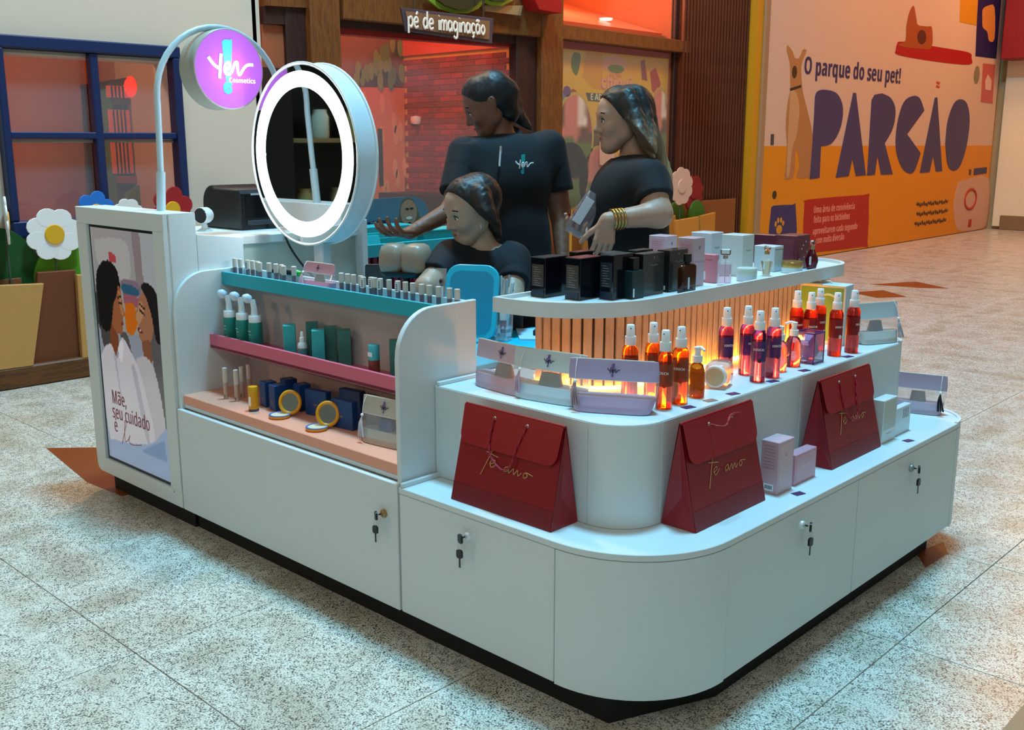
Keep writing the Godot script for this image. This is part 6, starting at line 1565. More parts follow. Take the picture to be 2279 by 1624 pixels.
func step_goods() -> void:
	# three red bags
	gift_bag("red gift bag on the front of the lower step, its cord handle hanging down", Vector3(-0.538, 0.47, -0.091), 0.0, 0.366, 0.105, 0.262, "te amo")
	gift_bag("red gift bag right of the rounded corner, cord handle tucked up at its top", Vector3(-0.139, 0.47, -0.455), PI / 2, 0.342, 0.105, 0.272, "te amo", true)
	gift_bag("red gift bag furthest along the lower step, beside the white cartons", Vector3(-0.132, 0.47, -1.168), PI / 2, 0.342, 0.11, 0.262, "te amo")
	# cartons on the lower step
	var a := [-0.11, -0.723, 0.055, 0.152, 0.085]
	var b := carton("tall pale pink perfume carton next to the middle red bag", a, 0.47, "d0aab4", "cartons on the lower step")
	panel_on(b, a, 1, Rect2(0.1, 0.06, 0.8, 0.88), "d6b4ba")
	barcode(b, Vector3(0.0, a[3] * 0.12, a[4] / 2 + 0.0004), Vector3(0, 0, PI / 2), 0.02, 0.03)
	words_on(b, a, 1, Vector2(0.5, 0.72), "v", 0.012, "8a6a78", false, true)
	for i in 8: panel_on(b, a, 0, Rect2(0.2, 0.9 - 0.06 * i, 0.6, 0.012), "b88a98", "print_line")
	a = [-0.104, -0.85, 0.034, 0.091, 0.126]
	b = carton("short pink carton beside the tall pale pink one", a, 0.47, "d49aa8", "cartons on the lower step")
	panel_on(b, a, 1, Rect2(0.08, 0.1, 0.84, 0.8), "d8a8b2")
	panel_on(b, a, 1, Rect2(0.12, 0.14, 0.76, 0.72), "d4a0ac")
	panel_on(b, a, 0, Rect2(0.3, 0.55, 0.4, 0.25), "b0485a")
	scrawl(b, a, 1, Vector2(0.5, 0.55), 0.05, "f0dce2")
	a = [-0.106, -1.412, 0.041, 0.145, 0.103]
	b = carton("tall white carton right of the furthest red bag", a, 0.47, "d8dedc", "cartons on the lower step")
	panel_on(b, a, 1, Rect2(0.06, 0.3, 0.88, 0.66), "c4c6bc")
	scrawl(b, a, 1, Vector2(0.5, 0.2), 0.04, "8a9498")
	a = [-0.104, -1.533, 0.024, 0.095, 0.125]
	b = carton("short white carton beside the lilac pouch on the lower step", a, 0.47, "d4e2e8", "cartons on the lower step")
	panel_on(b, a, 0, Rect2(0.4, 0.3, 0.15, 0.5), "6a7a84", "print_line")
	for i in 4: panel_on(b, a, 1, Rect2(0.5 + 0.1 * i, 0.55, 0.04, 0.35), "8a98a4", "print_mark")
	pouch("lilac pouch with black tassel at the far end of the lower step", Vector3(-0.172, 0.47, -1.854), 0.25, 0.19, 0.142, 0.075, "b09cb0", "b4a0b0", "08080c", 1.0, false, "6a4436")
	# pouches on the upper step
	pouch("pink pouch with clear window leaning by the right cheek panel", Vector3(-0.718, 0.744, -0.25), -0.1, 0.235, 0.132, 0.08, "cdaab2", "c6a2ae", "c8a0b0", 1.0, true, "7a5a50")
	pouch("white pouch with clear window between the pink and lilac ones", Vector3(-0.544, 0.744, -0.25), 0.15, 0.235, 0.135, 0.085, "c9d2d0", "c4d2d6", "d0c8c0", 1.0, true, "6a6048")
	pouch("lilac pouch with grey tassel at the corner of the upper step", Vector3(-0.348, 0.744, -0.275), 0.5, 0.235, 0.135, 0.085, "b4a6cc", "b89cb8", "a88a90", -1.0)
	pouch("silver pouch at the far end of the upper step", Vector3(-0.267, 0.744, -1.659), 1.15, 0.18, 0.14, 0.09, "bccad0", "c4c2bc", "a8a8b8", 1.0, false, "4a3448")
	# spray bottles
	var og := "orange body sprays on the upper step"
	spray("orange spray bottle partly hidden behind the lilac pouch, back left of four", Vector3(-0.385, 0.744, -0.392), "ff7a1a", "8a3a10", 0.7, og)
	spray("orange spray bottle at the back of the orange group, second from left", Vector3(-0.36, 0.744, -0.462), "ff7a1a", "8a3a10", 0.9, og)
	spray("frontmost orange spray bottle next to the lilac pouch", Vector3(-0.268, 0.744, -0.388), "ff7a1a", "8a3a10", 0.15, og)
	spray("front right orange spray bottle beside the orange pump bottle", Vector3(-0.268, 0.744, -0.46), "ff7a1a", "8a3a10", 0.2, og)
	var pg := "purple body sprays on the upper step"
	spray("purple spray bottle behind the lying cream jar, leftmost purple", Vector3(-0.355, 0.744, -0.825), "c850a8", "3a1f6a", 0.7, pg)
	spray("tall purple spray bottle at the back, second of four purple ones", Vector3(-0.325, 0.744, -0.895), "c850a8", "3a1f6a", 1.0, pg)
	spray("frontmost purple spray bottle right of the cream jar", Vector3(-0.25, 0.744, -0.835), "c850a8", "3a1f6a", 0.25, pg)
	spray("rightmost purple spray bottle in front of the pink pump bottle", Vector3(-0.247, 0.744, -0.915), "c850a8", "3a1f6a", 0.7, pg)
	var rg := "red body sprays on the upper step"
	spray("red spray bottle behind the purple square box, leftmost red", Vector3(-0.375, 0.744, -1.29), "ff3a30", "8a0a14", 0.9, rg)
	spray("red spray bottle second from left, before the green gift box", Vector3(-0.325, 0.744, -1.29), "ff3a30", "8a0a14", 0.6, rg)
	spray("red spray bottle at the back, straight before the green gift box", Vector3(-0.345, 0.744, -1.39), "ff3a30", "8a0a14", 0.9, rg)
	spray("frontmost red spray bottle before the gift box's white edge", Vector3(-0.26, 0.744, -1.342), "ff3a30", "8a0a14", 0.7, rg)
	spray("rightmost red spray bottle next to the silver pouch", Vector3(-0.243, 0.744, -1.43), "ff3a30", "8a0a14", 1.1, rg)
	pump("orange soap pump bottle right of the orange sprays", Vector3(-0.275, 0.744, -0.552), "ff8a20", 2.6)
	pump("pink soap pump bottle with a white pump by the purple box", Vector3(-0.278, 0.744, -1.095), "f08088", 0.3)
	pump("pink soap pump bottle half hidden by the rightmost purple spray", Vector3(-0.272, 0.744, -1.0), "f08088", 1.4)
	# cream jars lying on their side
	for k in 2:
		var t := thing("cream_jar", ["square cream jar lying on its side with its beige lid facing out", "round orange cream jar standing behind the orange pump bottle"][k], "jar", [Vector3(-0.3, 0.744, -0.7), Vector3(-0.335, 0.744, -0.6)][k], [0.35, 0.9][k], "cream jars on the upper step")
		var body := moved_mesh(loft([[0.0, 0.03, 0.03], [0.004, 0.0355, 0.0355], [0.058, 0.0355, 0.0355], [0.068, 0.029, 0.029], [0.071, 0.026, 0.026]], 32, 4.0), Vector3(0, 0.0355, -0.045), Vector3(PI / 2, 0, 0))
		part("jar", body, liquid("ffd8c4", 0.35) if k == 0 else liquid("ffb060", 0.3), t)
		part("lid", moved_mesh(lathe([Vector2(0, 0.069), Vector2(0.031, 0.069), Vector2(0.032, 0.071), Vector2(0.032, 0.085), Vector2(0.031, 0.087), Vector2(0.026, 0.087)], 32), Vector3(0, 0.0355, -0.045), Vector3(PI / 2, 0, 0)), mat("f0e8e4", 0.4) if k == 0 else mat("f0c890", 0.4), t)
		part("lid_disc", moved_mesh(lathe([Vector2(0.026, 0.0872), Vector2(0.0, 0.0876)], 32), Vector3(0, 0.0355, -0.045), Vector3(PI / 2, 0, 0)), mat("c8b48c", 0.5), t)
	# purple square wire box
	var pb := thing("purple_box", "clear purple square box holding a tilted carton between pump and red sprays", "box", Vector3(-0.272, 0.744, -1.19), 0.0)
	for x in [-0.033, 0.033]:
		for z in [-0.033, 0.033]: part("edge", box(Vector3(0.004, 0.1, 0.004), 0.001), mat("5a2470", 0.35), pb, Vector3(x, 0.05, z))
	for yy in [0.004, 0.098]:
		for s in [-1, 1]:
			part("edge", box(Vector3(0.07, 0.005, 0.004), 0.001), mat("5a2470", 0.35), pb, Vector3(0, yy, 0.033 * s))
			part("edge", box(Vector3(0.004, 0.005, 0.07), 0.001), mat("5a2470", 0.35), pb, Vector3(0.033 * s, yy, 0))
	for s in [-1, 1]:
		part("side_panel", box(Vector3(0.064, 0.092, 0.0015)), pane(0.25, "7a4a90"), pb, Vector3(0, 0.051, 0.0335 * s))
		part("side_panel", box(Vector3(0.0015, 0.092, 0.064)), pane(0.25, "7a4a90"), pb, Vector3(0.0335 * s, 0.051, 0))
	part("inner_carton", box(Vector3(0.03, 0.075, 0.05), 0.001), mat("a890c8", 0.4), pb, Vector3(0, 0.05, 0), Vector3(0.5, 0, 0))
	# green gift box
	var gb := thing("gift_box", "pale green gift box with white edges behind the red sprays", "box", Vector3(-0.4, 0.744, -1.54), 0.12)
	part("carton", stand(Vector3(0.165, 0.208, 0.075), 0.002), mat("c4d8e0", 0.5), gb)
	part("green_panel", box(Vector3(0.15, 0.185, 0.0008)), mat("7fae4a", 0.5), gb, Vector3(0, 0.105, 0.0379))
	part("white_edge", box(Vector3(0.006, 0.2, 0.001)), mat("e8e8dc", 0.5), gb, Vector3(0.079, 0.104, 0.038))
	part("white_edge", box(Vector3(0.16, 0.006, 0.001)), mat("e8e0b0", 0.5), gb, Vector3(0, 0.202, 0.038))
	part("print_stroke", pen([Vector2(-0.06, 0.1), Vector2(-0.03, 0.15), Vector2(0.02, 0.175), Vector2(0.06, 0.16)], 0.008), mat("d8e0a0", 0.5), gb, Vector3(0, 0, 0.0385))
	part("ribbon_knot", tube(smooth([Vector3(-0.02, 0.208, 0.0), Vector3(-0.01, 0.216, 0.0), Vector3(0.01, 0.216, 0.0), Vector3(0.02, 0.208, 0.0)], 4), 0.003, 6), mat("e8d8c0", 0.5), gb)
	# price tags
	var tg := [Vector3(-0.223, 0.744, -0.437), Vector3(-0.221, 0.744, -0.54), Vector3(-0.217, 0.744, -0.649), Vector3(-0.215, 0.744, -0.864), Vector3(-0.218, 0.744, -1.062), Vector3(-0.217, 0.744, -1.353), Vector3(-0.046, 0.47, -0.736), Vector3(-0.039, 0.47, -1.462)]
	var tl := ["dark purple price tag in front of the orange sprays", "coppery price tag in front of the orange pump bottle", "dark price tag in front of the lying cream jar", "purple price tag at the foot of the purple sprays", "purple price tag in front of the pink pump bottle", "purple price tag in front of the red sprays", "purple price tag before the two pink cartons", "purple price tag before the white cartons on the lower step"]
	for k in 8: price_tag(tg[k], PI / 2 - 0.25, tl[k], "b07a6a" if k == 1 else "4a2a58")

func tray_goods() -> void:
	var y := 0.997
	var grp := "dark perfume cartons on the tray"
	var ink := "0a0d14"
	var bl := [[-0.702, -0.418, 0.057, 0.114, 0.095], [-0.597, -0.449, 0.057, 0.118, 0.1], [-0.532, -0.518, 0.052, 0.126, 0.098]]
	var nm := ["black perfume carton with a brown text panel, leftmost on the tray", "black perfume carton second from the left on the tray, reddish lid", "black perfume carton with a barcode behind the black bottle"]
	for k in 3:
		var a = bl[k]
		var t := carton(nm[k], a, y, ink, grp, 0.12)
		part("lid_film", box(Vector3(a[2] * 0.96, 0.0008, a[4] * 0.96)), mat(["4a4444", "6a3a3a", "3a3e42"][k], 0.25), t, Vector3(0, a[3] + 0.0003, 0))
		panel_on(t, a, 0, Rect2(0.1, 0.28, 0.78, 0.55), ["3c3430", "40342e", "1e2a34"][k])
		for i in 9: panel_on(t, a, 0, Rect2(0.2 + 0.05 * (i % 2), 0.3 + 0.056 * i, 0.5 - 0.1 * (i % 3), 0.012), "8a8078", "print_line")
		panel_on(t, a, 0, Rect2(0.1, 0.02, 0.78, 0.16), "10263a")
		if k > 0: barcode(t, Vector3(0, a[3] * 0.09, a[4] / 2 + 0.0008), Vector3.ZERO, a[2] * 0.6, 0.014)
	var back := [[-0.7, -0.56, 0.036, 0.118, 0.07], [-0.62, -0.6, 0.036, 0.118, 0.07], [-0.6, -0.72, 0.036, 0.118, 0.08]]
	for k in 3:
		var a = back[k]
		var t := carton(["dark brown perfume carton in the back row behind the two leftmost", "grey-topped perfume carton in the back row behind the third", "dark perfume carton at the back, in front of the pale pink ones"][k], a, y, "1a1614", grp, 0.12)
		part("lid_film", box(Vector3(a[2] * 0.96, 0.0008, a[4] * 0.96)), mat(["5a3030", "4a4a4c", "3e3a38"][k], 0.25), t, Vector3(0, a[3] + 0.0003, 0))
	var br := [[-0.509, -0.633, 0.042, 0.122, 0.104], [-0.508, -0.756, 0.044, 0.123, 0.095]]
	for k in 2:
		var a = br[k]
		var t := carton(["charcoal perfume carton directly right of the black bottle's cap", "charcoal perfume carton with small lettering left of the brown bottle"][k], a, y, "3a3836", grp, 0.14)
		panel_on(t, a, 0, Rect2(0.0, 0.0, 1.0, 1.0), "141010", "dark_side")
		scrawl(t, a, 1, Vector2(0.5, 0.72), 0.036, "8a8480")
		words_on(t, a, 1, Vector2(0.5, 0.9), "v", 0.007, "9a9490", false, true)
		barcode(t, Vector3(0.0, a[3] * 0.1, a[4] / 2 + 0.0008), Vector3.ZERO, a[2] * 0.4, 0.012)
	# the black and the brown bottle
	var at := [-0.496, -0.547, 0.038, 0.08, 0.055]
	var t := thing("perfume_bottle", "matte black-green square perfume bottle with a tall black cap", "perfume", Vector3(at[0], y, at[1]))
	part("bottle", stand(Vector3(at[2], at[3], at[4]), 0.002), mat("0c2428", 0.4), t)
	part("cap", box(Vector3(at[2] * 0.55, 0.036, at[4] * 0.5), 0.0015, Vector3(0, at[3] + 0.018, 0)), mat("08090a", 0.3), t)
	part("sticker", prism(rrect(0.006, 0.026, 0.0029, 4), 0, 0.0006), mat("dfe6ee", 0.5), t, Vector3(at[2] / 2, 0.018, at[4] * 0.4), Vector3(0, PI / 2, 0))
	at = [-0.445, -0.741, 0.025, 0.085, 0.068]
	t = thing("perfume_bottle", "amber brown flat perfume bottle with a black cap and a pill-shaped sticker", "perfume", Vector3(at[0], y, at[1]))
	part("bottle", loft([[0, at[2] * 0.47, at[4] * 0.48], [0.003, at[2] / 2, at[4] / 2], [at[3] * 0.9, at[2] / 2, at[4] / 2], [at[3] * 0.98, at[2] * 0.42, at[4] * 0.42], [at[3], at[2] * 0.25, at[4] * 0.25]], 28, 7.0), mat("351304", 0.08), t)
	part("cap", lathe([Vector2(0.0085, 0), Vector2(0.0085, 0.006), Vector2(0.012, 0.007), Vector2(0.012, 0.03), Vector2(0, 0.031)], 20), mat("0a0a0b", 0.4), t, Vector3(0, at[3], 0))
	part("sticker", prism(rrect(0.008, 0.036, 0.0039, 5), 0, 0.0006), mat("dfe6f2", 0.5), t, Vector3(at[2] / 2 + 0.0004, 0.03, at[4] * 0.14), Vector3(0, PI / 2, 0))
	part("emblem", letters("+", 0.01, true, 0.0005), mat("c89a60", 0.4), t, Vector3(at[2] / 2 + 0.0005, 0.014, -at[4] * 0.24), Vector3(0, PI / 2, 0))
	# pale cartons
	var pg := "pale perfume cartons at the back of the tray"
	var pc := [
		[[-0.75, -1.048, 0.071, 0.132, 0.062], "c9aeb8", "pale pink perfume carton at the back left of the pale group"],
		[[-0.53, -0.886, 0.061, 0.149, 0.059], "c6acb6", "pale pink perfume carton with a drop emblem behind the brown bottle"],
		[[-0.687, -1.218, 0.082, 0.136, 0.075], "c8d0d8", "white perfume carton at the back between pink and white ones"],
		[[-0.558, -1.204, 0.081, 0.137, 0.07], "ccd6d6", "white perfume carton behind the pale-lidded jar"],
		[[-0.519, -0.985, 0.044, 0.09, 0.023], "d88a98", "small rose-pink carton left of the clear pink bottle"],
		[[-0.548, -1.392, 0.079, 0.087, 0.06], "cad8de", "low white carton with a black outline behind the gold tulip bottle"],
		[[-0.667, -1.587, 0.086, 0.106, 0.04], "682838", "burgundy perfume carton at the back, left of two"],
		[[-0.523, -1.518, 0.075, 0.118, 0.093], "6c2a3a", "burgundy perfume carton with sparkle print, right of two"],
	]
	for k in 8:
		var a = pc[k][0]
		var c := carton(pc[k][2], a, y, pc[k][1], pg, 0.3)
		if k < 2:
			panel_on(c, a, 0, Rect2(0.12, 0.5, 0.7, 0.42), "cc9aa6")
			for i in 7: panel_on(c, a, 0, Rect2(0.18, 0.54 + 0.05 * i, 0.55, 0.012), "b07a88", "print_line")
			words_on(c, a, 1, Vector2(0.5, 0.8), "v", 0.012, "6a5a66", false, true)
			panel_on(c, a, 1, Rect2(0.1, 0.5, 0.8, 0.01), "b098a4", "print_line")
		if k in [2, 3]: scrawl(c, a, 1, Vector2(0.5, 0.62), 0.03, "6a747a")
		if k == 4:
			scrawl(c, a, 0, Vector2(0.5, 0.8), 0.025, "b0384e")
			panel_on(c, a, 0, Rect2(0.06, 0.1, 0.16, 0.3), "d8dce8")
		if k == 5:
			panel_on(c, a, 1, Rect2(0.05, 0.86, 0.9, 0.02), "4a545a", "print_line")
			panel_on(c, a, 1, Rect2(0.9, 0.1, 0.03, 0.76), "4a545a", "print_line")
		if k == 7:
			panel_on(c, a, 0, Rect2(0.1, 0.1, 0.75, 0.78), "7a3448")
			for i in 6: part("sparkle", lathe([Vector2(0.003, 0), Vector2(0.002, 0.001), Vector2(0, 0.001)], 10), mat("e8d0d4", 0.3), c, Vector3(a[2] / 2, a[3] * [0.35, 0.6, 0.8, 0.5, 0.3, 0.7][i], -a[4] * [0.1, -0.1, 0.2, 0.3, -0.25, 0.0][i]), Vector3(0, 0, -PI / 2))
	# clear bottles and jars
	t = thing("perfume_bottle", "clear square perfume bottle of pale pink scent with a faceted clear cap", "perfume", Vector3(-0.451, y, -0.958), 0.5)
	part("glass", loft([[0, 0.021, 0.014], [0.002, 0.0225, 0.0155], [0.076, 0.0225, 0.0155], [0.082, 0.016, 0.012], [0.084, 0.008, 0.008]], 28, 7.0), pane(0.14), t)
	part("scent", loft([[0.008, 0.018, 0.011], [0.066, 0.0185, 0.0115]], 28, 6.0), liquid("f2c4d8"), t)
	part("dip_tube", tube([Vector3(0, 0.01, 0), Vector3(0, 0.084, 0)], 0.0015, 6), mat("e8e0e8", 0.4), t)
	part("collar", lathe([Vector2(0.008, 0.083), Vector2(0.008, 0.093), Vector2(0, 0.093)], 16), mat("b8b4ae", 0.25, 0.8), t)
	part("cap", box(Vector3(0.031, 0.019, 0.024), 0.003, Vector3(0, 0.1045, 0)), liquid("eef0f0", 0.0, 0.05), t)
	t = thing("cream_jar", "low clear cream jar with a pale greenish lid on the tray", "jar", Vector3(-0.458, y, -1.1))
	part("jar", lathe([Vector2(0, 0), Vector2(0.03, 0), Vector2(0.032, 0.002), Vector2(0.032, 0.018), Vector2(0, 0.018)], 32), mat("c8d4e0", 0.2), t)
	part("lid", lathe([Vector2(0.032, 0.018), Vector2(0.0325, 0.019), Vector2(0.0325, 0.04), Vector2(0.031, 0.042), Vector2(0, 0.042)], 32), mat("c4d0c4", 0.35), t)
	t = thing("perfume_bottle", "golden tulip-shaped perfume bottle with a round clear stopper", "perfume", Vector3(-0.477, y, -1.256))
	part("glass", lathe([Vector2(0, 0), Vector2(0.0135, 0), Vector2(0.0145, 0.002), Vector2(0.022, 0.042), Vector2(0.0225, 0.05), Vector2(0.019, 0.06), Vector2(0.009, 0.068), Vector2(0.008, 0.074)], 28, 1.0, 0.7), pane(0.16), t)
	part("scent", lathe([Vector2(0, 0.003), Vector2(0.012, 0.004), Vector2(0.0195, 0.042), Vector2(0.0198, 0.049), Vector2(0, 0.049)], 28, 1.0, 0.7), liquid("f0dc98"), t)
	part("collar", lathe([Vector2(0.0085, 0.072), Vector2(0.0085, 0.082), Vector2(0, 0.082)], 18), mat("d0a860", 0.2, 0.9), t)
	var ball := SphereMesh.new()
	ball.radius = 0.0115
	ball.height = 0.022
	ball.radial_segments = 20
	ball.rings = 10
	part("stopper", ball, liquid("f0ece0", 0.0, 0.05), t, Vector3(0, 0.092, 0))
	part("sticker", prism(rrect(0.006, 0.024, 0.0029, 5), 0, 0.0006), mat("dfe6f2", 0.5), t, Vector3(-0.001, 0.034, 0.0148), Vector3(0, 0.35, -0.12))
	t = thing("cream_jar", "low cream jar with a wide golden lid on the tray", "jar", Vector3(-0.457, y, -1.392))
	part("jar", lathe([Vector2(0, 0), Vector2(0.034, 0), Vector2(0.036, 0.002), Vector2(0.036, 0.02), Vector2(0, 0.02)], 32), mat("cfe0e6", 0.15), t)
	part("lid", lathe([Vector2(0.036, 0.019), Vector2(0.0365, 0.02), Vector2(0.0365, 0.038), Vector2(0.035, 0.04), Vector2(0, 0.04)], 32), mat("c09a58", 0.3, 0.7), t)
	t = thing("perfume_bottle", "deep red drop-shaped perfume bottle at the far end of the tray", "perfume", Vector3(-0.452, y, -1.521))
	part("glass", lathe([Vector2(0, 0), Vector2(0.013, 0), Vector2(0.016, 0.002), Vector2(0.0235, 0.03), Vector2(0.021, 0.044), Vector2(0.011, 0.064), Vector2(0.0075, 0.072), Vector2(0, 0.072)], 28, 1.0, 0.62), mat("5a0a14", 0.08), t)
	part("collar", lathe([Vector2(0.008, 0.07), Vector2(0.008, 0.084), Vector2(0, 0.084)], 18), mat("c8a888", 0.2, 0.8), t)
	part("stopper", box(Vector3(0.018, 0.018, 0.014), 0.004, Vector3(0, 0.093, 0)), liquid("e0d8d4", 0.0, 0.05), t)
	part("sticker", prism(rrect(0.007, 0.03, 0.0034, 5), 0, 0.0006), mat("d8d4e4", 0.5), t, Vector3(0.002, 0.032, 0.0146), Vector3(0, 0.35, 0))

# ---------------------------------------------------------------- people
# bones are [a, b, radius at a, radius at b, blend, squash axis or null, squash]; a field of them is meshed as surface nets
func field(bones: Array, cell: float, cuts := [], strands := 0.0) -> ArrayMesh:
	var lo := Vector3.ONE * 1e9
	var hi := -lo
	for b in bones:
		var r: float = maxf(b[2], b[3]) + b[4] + cell * 2
		for q in [b[0], b[1]]:
			lo = lo.min(q - Vector3.ONE * r)
			hi = hi.max(q + Vector3.ONE * r)
	var n := Vector3i(((hi - lo) / cell).ceil()) + Vector3i.ONE * 2
	var f := PackedFloat32Array()
	f.resize(n.x * n.y * n.z)
	f.fill(1.0)
	for b in bones:
		var a: Vector3 = b[0]
		var ba: Vector3 = b[1] - a
		var ra: float = b[2]
		var rb: float = b[3]
		var k: float = b[4]
		var ax: Vector3 = b[5] if b.size() > 5 and b[5] != null else Vector3.ZERO
		var sq: float = b[6] - 1.0 if ax != Vector3.ZERO else 0.0
		var neg: bool = b.size() > 7
		var bs := ba + ax * ba.dot(ax) * sq
		var l2 := maxf(bs.length_squared(), 1e-8)
		var m := maxf(ra, rb) + k + cell * 2.0
		var c0 := Vector3i(((a.min(b[1]) - Vector3.ONE * m - lo) / cell).floor()).clamp(Vector3i.ZERO, n - Vector3i.ONE)
		var c1 := Vector3i(((a.max(b[1]) + Vector3.ONE * m - lo) / cell).ceil()).clamp(Vector3i.ZERO, n - Vector3i.ONE)
		for z in range(c0.z, c1.z + 1):
			for y in range(c0.y, c1.y + 1):
				var row := (z * n.y + y) * n.x
				for x in range(c0.x, c1.x + 1):
					var p := lo + Vector3(x, y, z) * cell - a
					if sq != 0.0: p += ax * p.dot(ax) * sq
					var h := clampf(p.dot(bs) / l2, 0.0, 1.0)
					var d := (p - bs * h).length() - lerpf(ra, rb, h)
					var o := f[row + x]
					if neg:
						d = -d
						var e := maxf(k - absf(o - d), 0.0) / k
						f[row + x] = maxf(o, d) + e * e * k * 0.25
					else:
						var e := maxf(k - absf(o - d), 0.0) / k
						f[row + x] = minf(o, d) - e * e * k * 0.25
	var noise := FastNoiseLite.new()
	noise.seed = 3
	noise.frequency = 1.0
	if cuts or strands > 0.0:
		for z in n.z:
			for y in n.y:
				for x in n.x:
					var i := (z * n.y + y) * n.x + x
					var d := f[i]
					if d > cell * 3.0: continue
					var p := lo + Vector3(x, y, z) * cell
					if strands > 0.0: d += noise.get_noise_3d(p.x * 95.0, p.y * 7.0, p.z * 95.0) * strands
					for c in cuts: d = maxf(d, (p - c[0]).dot(c[1]))
					f[i] = d
	# surface nets
	var id := PackedInt32Array()
	id.resize(f.size())
	id.fill(-1)
	var v := PackedVector3Array()
	var ix := PackedInt32Array()
	var dx := 1
	var dy := n.x
	var dz := n.x * n.y
	var offs := [0, dx, dy, dx + dy, dz, dx + dz, dy + dz, dx + dy + dz]
	for z in n.z - 1:
		for y in n.y - 1:
			for x in n.x - 1:
				var i := (z * n.y + y) * n.x + x
				var d0 := f[i]
				if absf(d0) > cell * 2.5: continue
				var neg := 0
				for o in offs: neg += int(f[i + o] < 0.0)
				if neg == 0 or neg == 8: continue
				var s := Vector3.ZERO
				var c := 0
				for e in [[0, 1], [2, 3], [4, 5], [6, 7], [0, 2], [1, 3], [4, 6], [5, 7], [0, 4], [1, 5], [2, 6], [3, 7]]:
					var fa := f[i + offs[e[0]]]
					var fb := f[i + offs[e[1]]]
					if (fa < 0.0) != (fb < 0.0):
						var t := fa / (fa - fb)
						var pa := Vector3(e[0] & 1, (e[0] >> 1) & 1, e[0] >> 2)
						var pb := Vector3(e[1] & 1, (e[1] >> 1) & 1, e[1] >> 2)
						s += pa.lerp(pb, t)
						c += 1
				id[i] = v.size()
				v.append(lo + (Vector3(x, y, z) + s / c) * cell)
	for z in range(1, n.z - 1):
		for y in range(1, n.y - 1):
			for x in range(1, n.x - 1):
				var i := (z * n.y + y) * n.x + x
				if id[i] < 0: continue
				var inside := f[i] < 0.0
				for q in [[dx, dy, dz], [dy, dz, dx], [dz, dx, dy]]:
					if inside != (f[i + q[0]] < 0.0):
						var a := id[i]
						var b := id[i - q[1]]
						var c := id[i - q[1] - q[2]]
						var d := id[i - q[2]]
						if a < 0 or b < 0 or c < 0 or d < 0: continue
						ix.append_array(PackedInt32Array([a, c, b, a, d, c] if inside else [a, b, c, a, c, d]))
	var nn := PackedVector3Array()
	nn.resize(v.size())
	for t in range(0, ix.size(), 3):
		var g := (v[ix[t + 2]] - v[ix[t]]).cross(v[ix[t + 1]] - v[ix[t]])
		for k in 3: nn[ix[t + k]] += g
	for i in nn.size(): nn[i] = nn[i].normalized()
	return from_arrays(v, nn, ix)

# five bent fingers and a thumb; f points along the hand, n out of the palm, s towards the thumb
func hand_bones(w: Vector3, f: Vector3, n: Vector3, s: Vector3, curl: float, spread := 0.06, k := 1.0) -> Array:
	f = f.normalized()
	n = (n - f * n.dot(f)).normalized()
	s = (s - f * s.dot(f) - n * s.dot(n)).normalized()
	var o := []
	var len := [0.074, 0.083, 0.078, 0.062]
	for i in 4:
		var e := 1.5 - i
		var base := w + (f * (0.078 - 0.004 * absf(e - 0.4)) + s * e * 0.0195) * k
		o.append([w + (f * 0.012 + s * e * 0.012) * k, base, 0.0135 * k, 0.0105 * k, 0.012, n, 1.25])
	for i in 4:
		var e := 1.5 - i
		var p := w + (f * (0.078 - 0.004 * absf(e - 0.4)) + s * e * 0.0195) * k
		var a := curl * (0.55 + 0.12 * i)
		for j in 3:
			var dir := (f * cos(a) + n * sin(a) + s * e * spread).normalized()
			var q: Vector3 = p + dir * len[i] * [0.46, 0.31, 0.23][j] * k
			o.append([p, q, (0.0092 - 0.001 * j) * k, (0.0084 - 0.001 * j) * k, 0.0035])
			p = q
			a += curl * 0.75
	var p := w + (f * 0.022 + s * 0.022 + n * 0.004) * k
	var t := (f * 0.75 + s * 0.7 + n * 0.35).normalized()
	o.append([w + f * 0.012 * k, p, 0.013 * k, 0.0125 * k, 0.01])
	for j in 3:
		var q: Vector3 = p + t * [0.036, 0.03, 0.024][j] * k
		o.append([p, q, (0.0118 - 0.0014 * j) * k, (0.0106 - 0.0014 * j) * k, 0.005])
		p = q
		t = (t + f * 0.25 + n * 0.3 * curl).normalized()
	return o

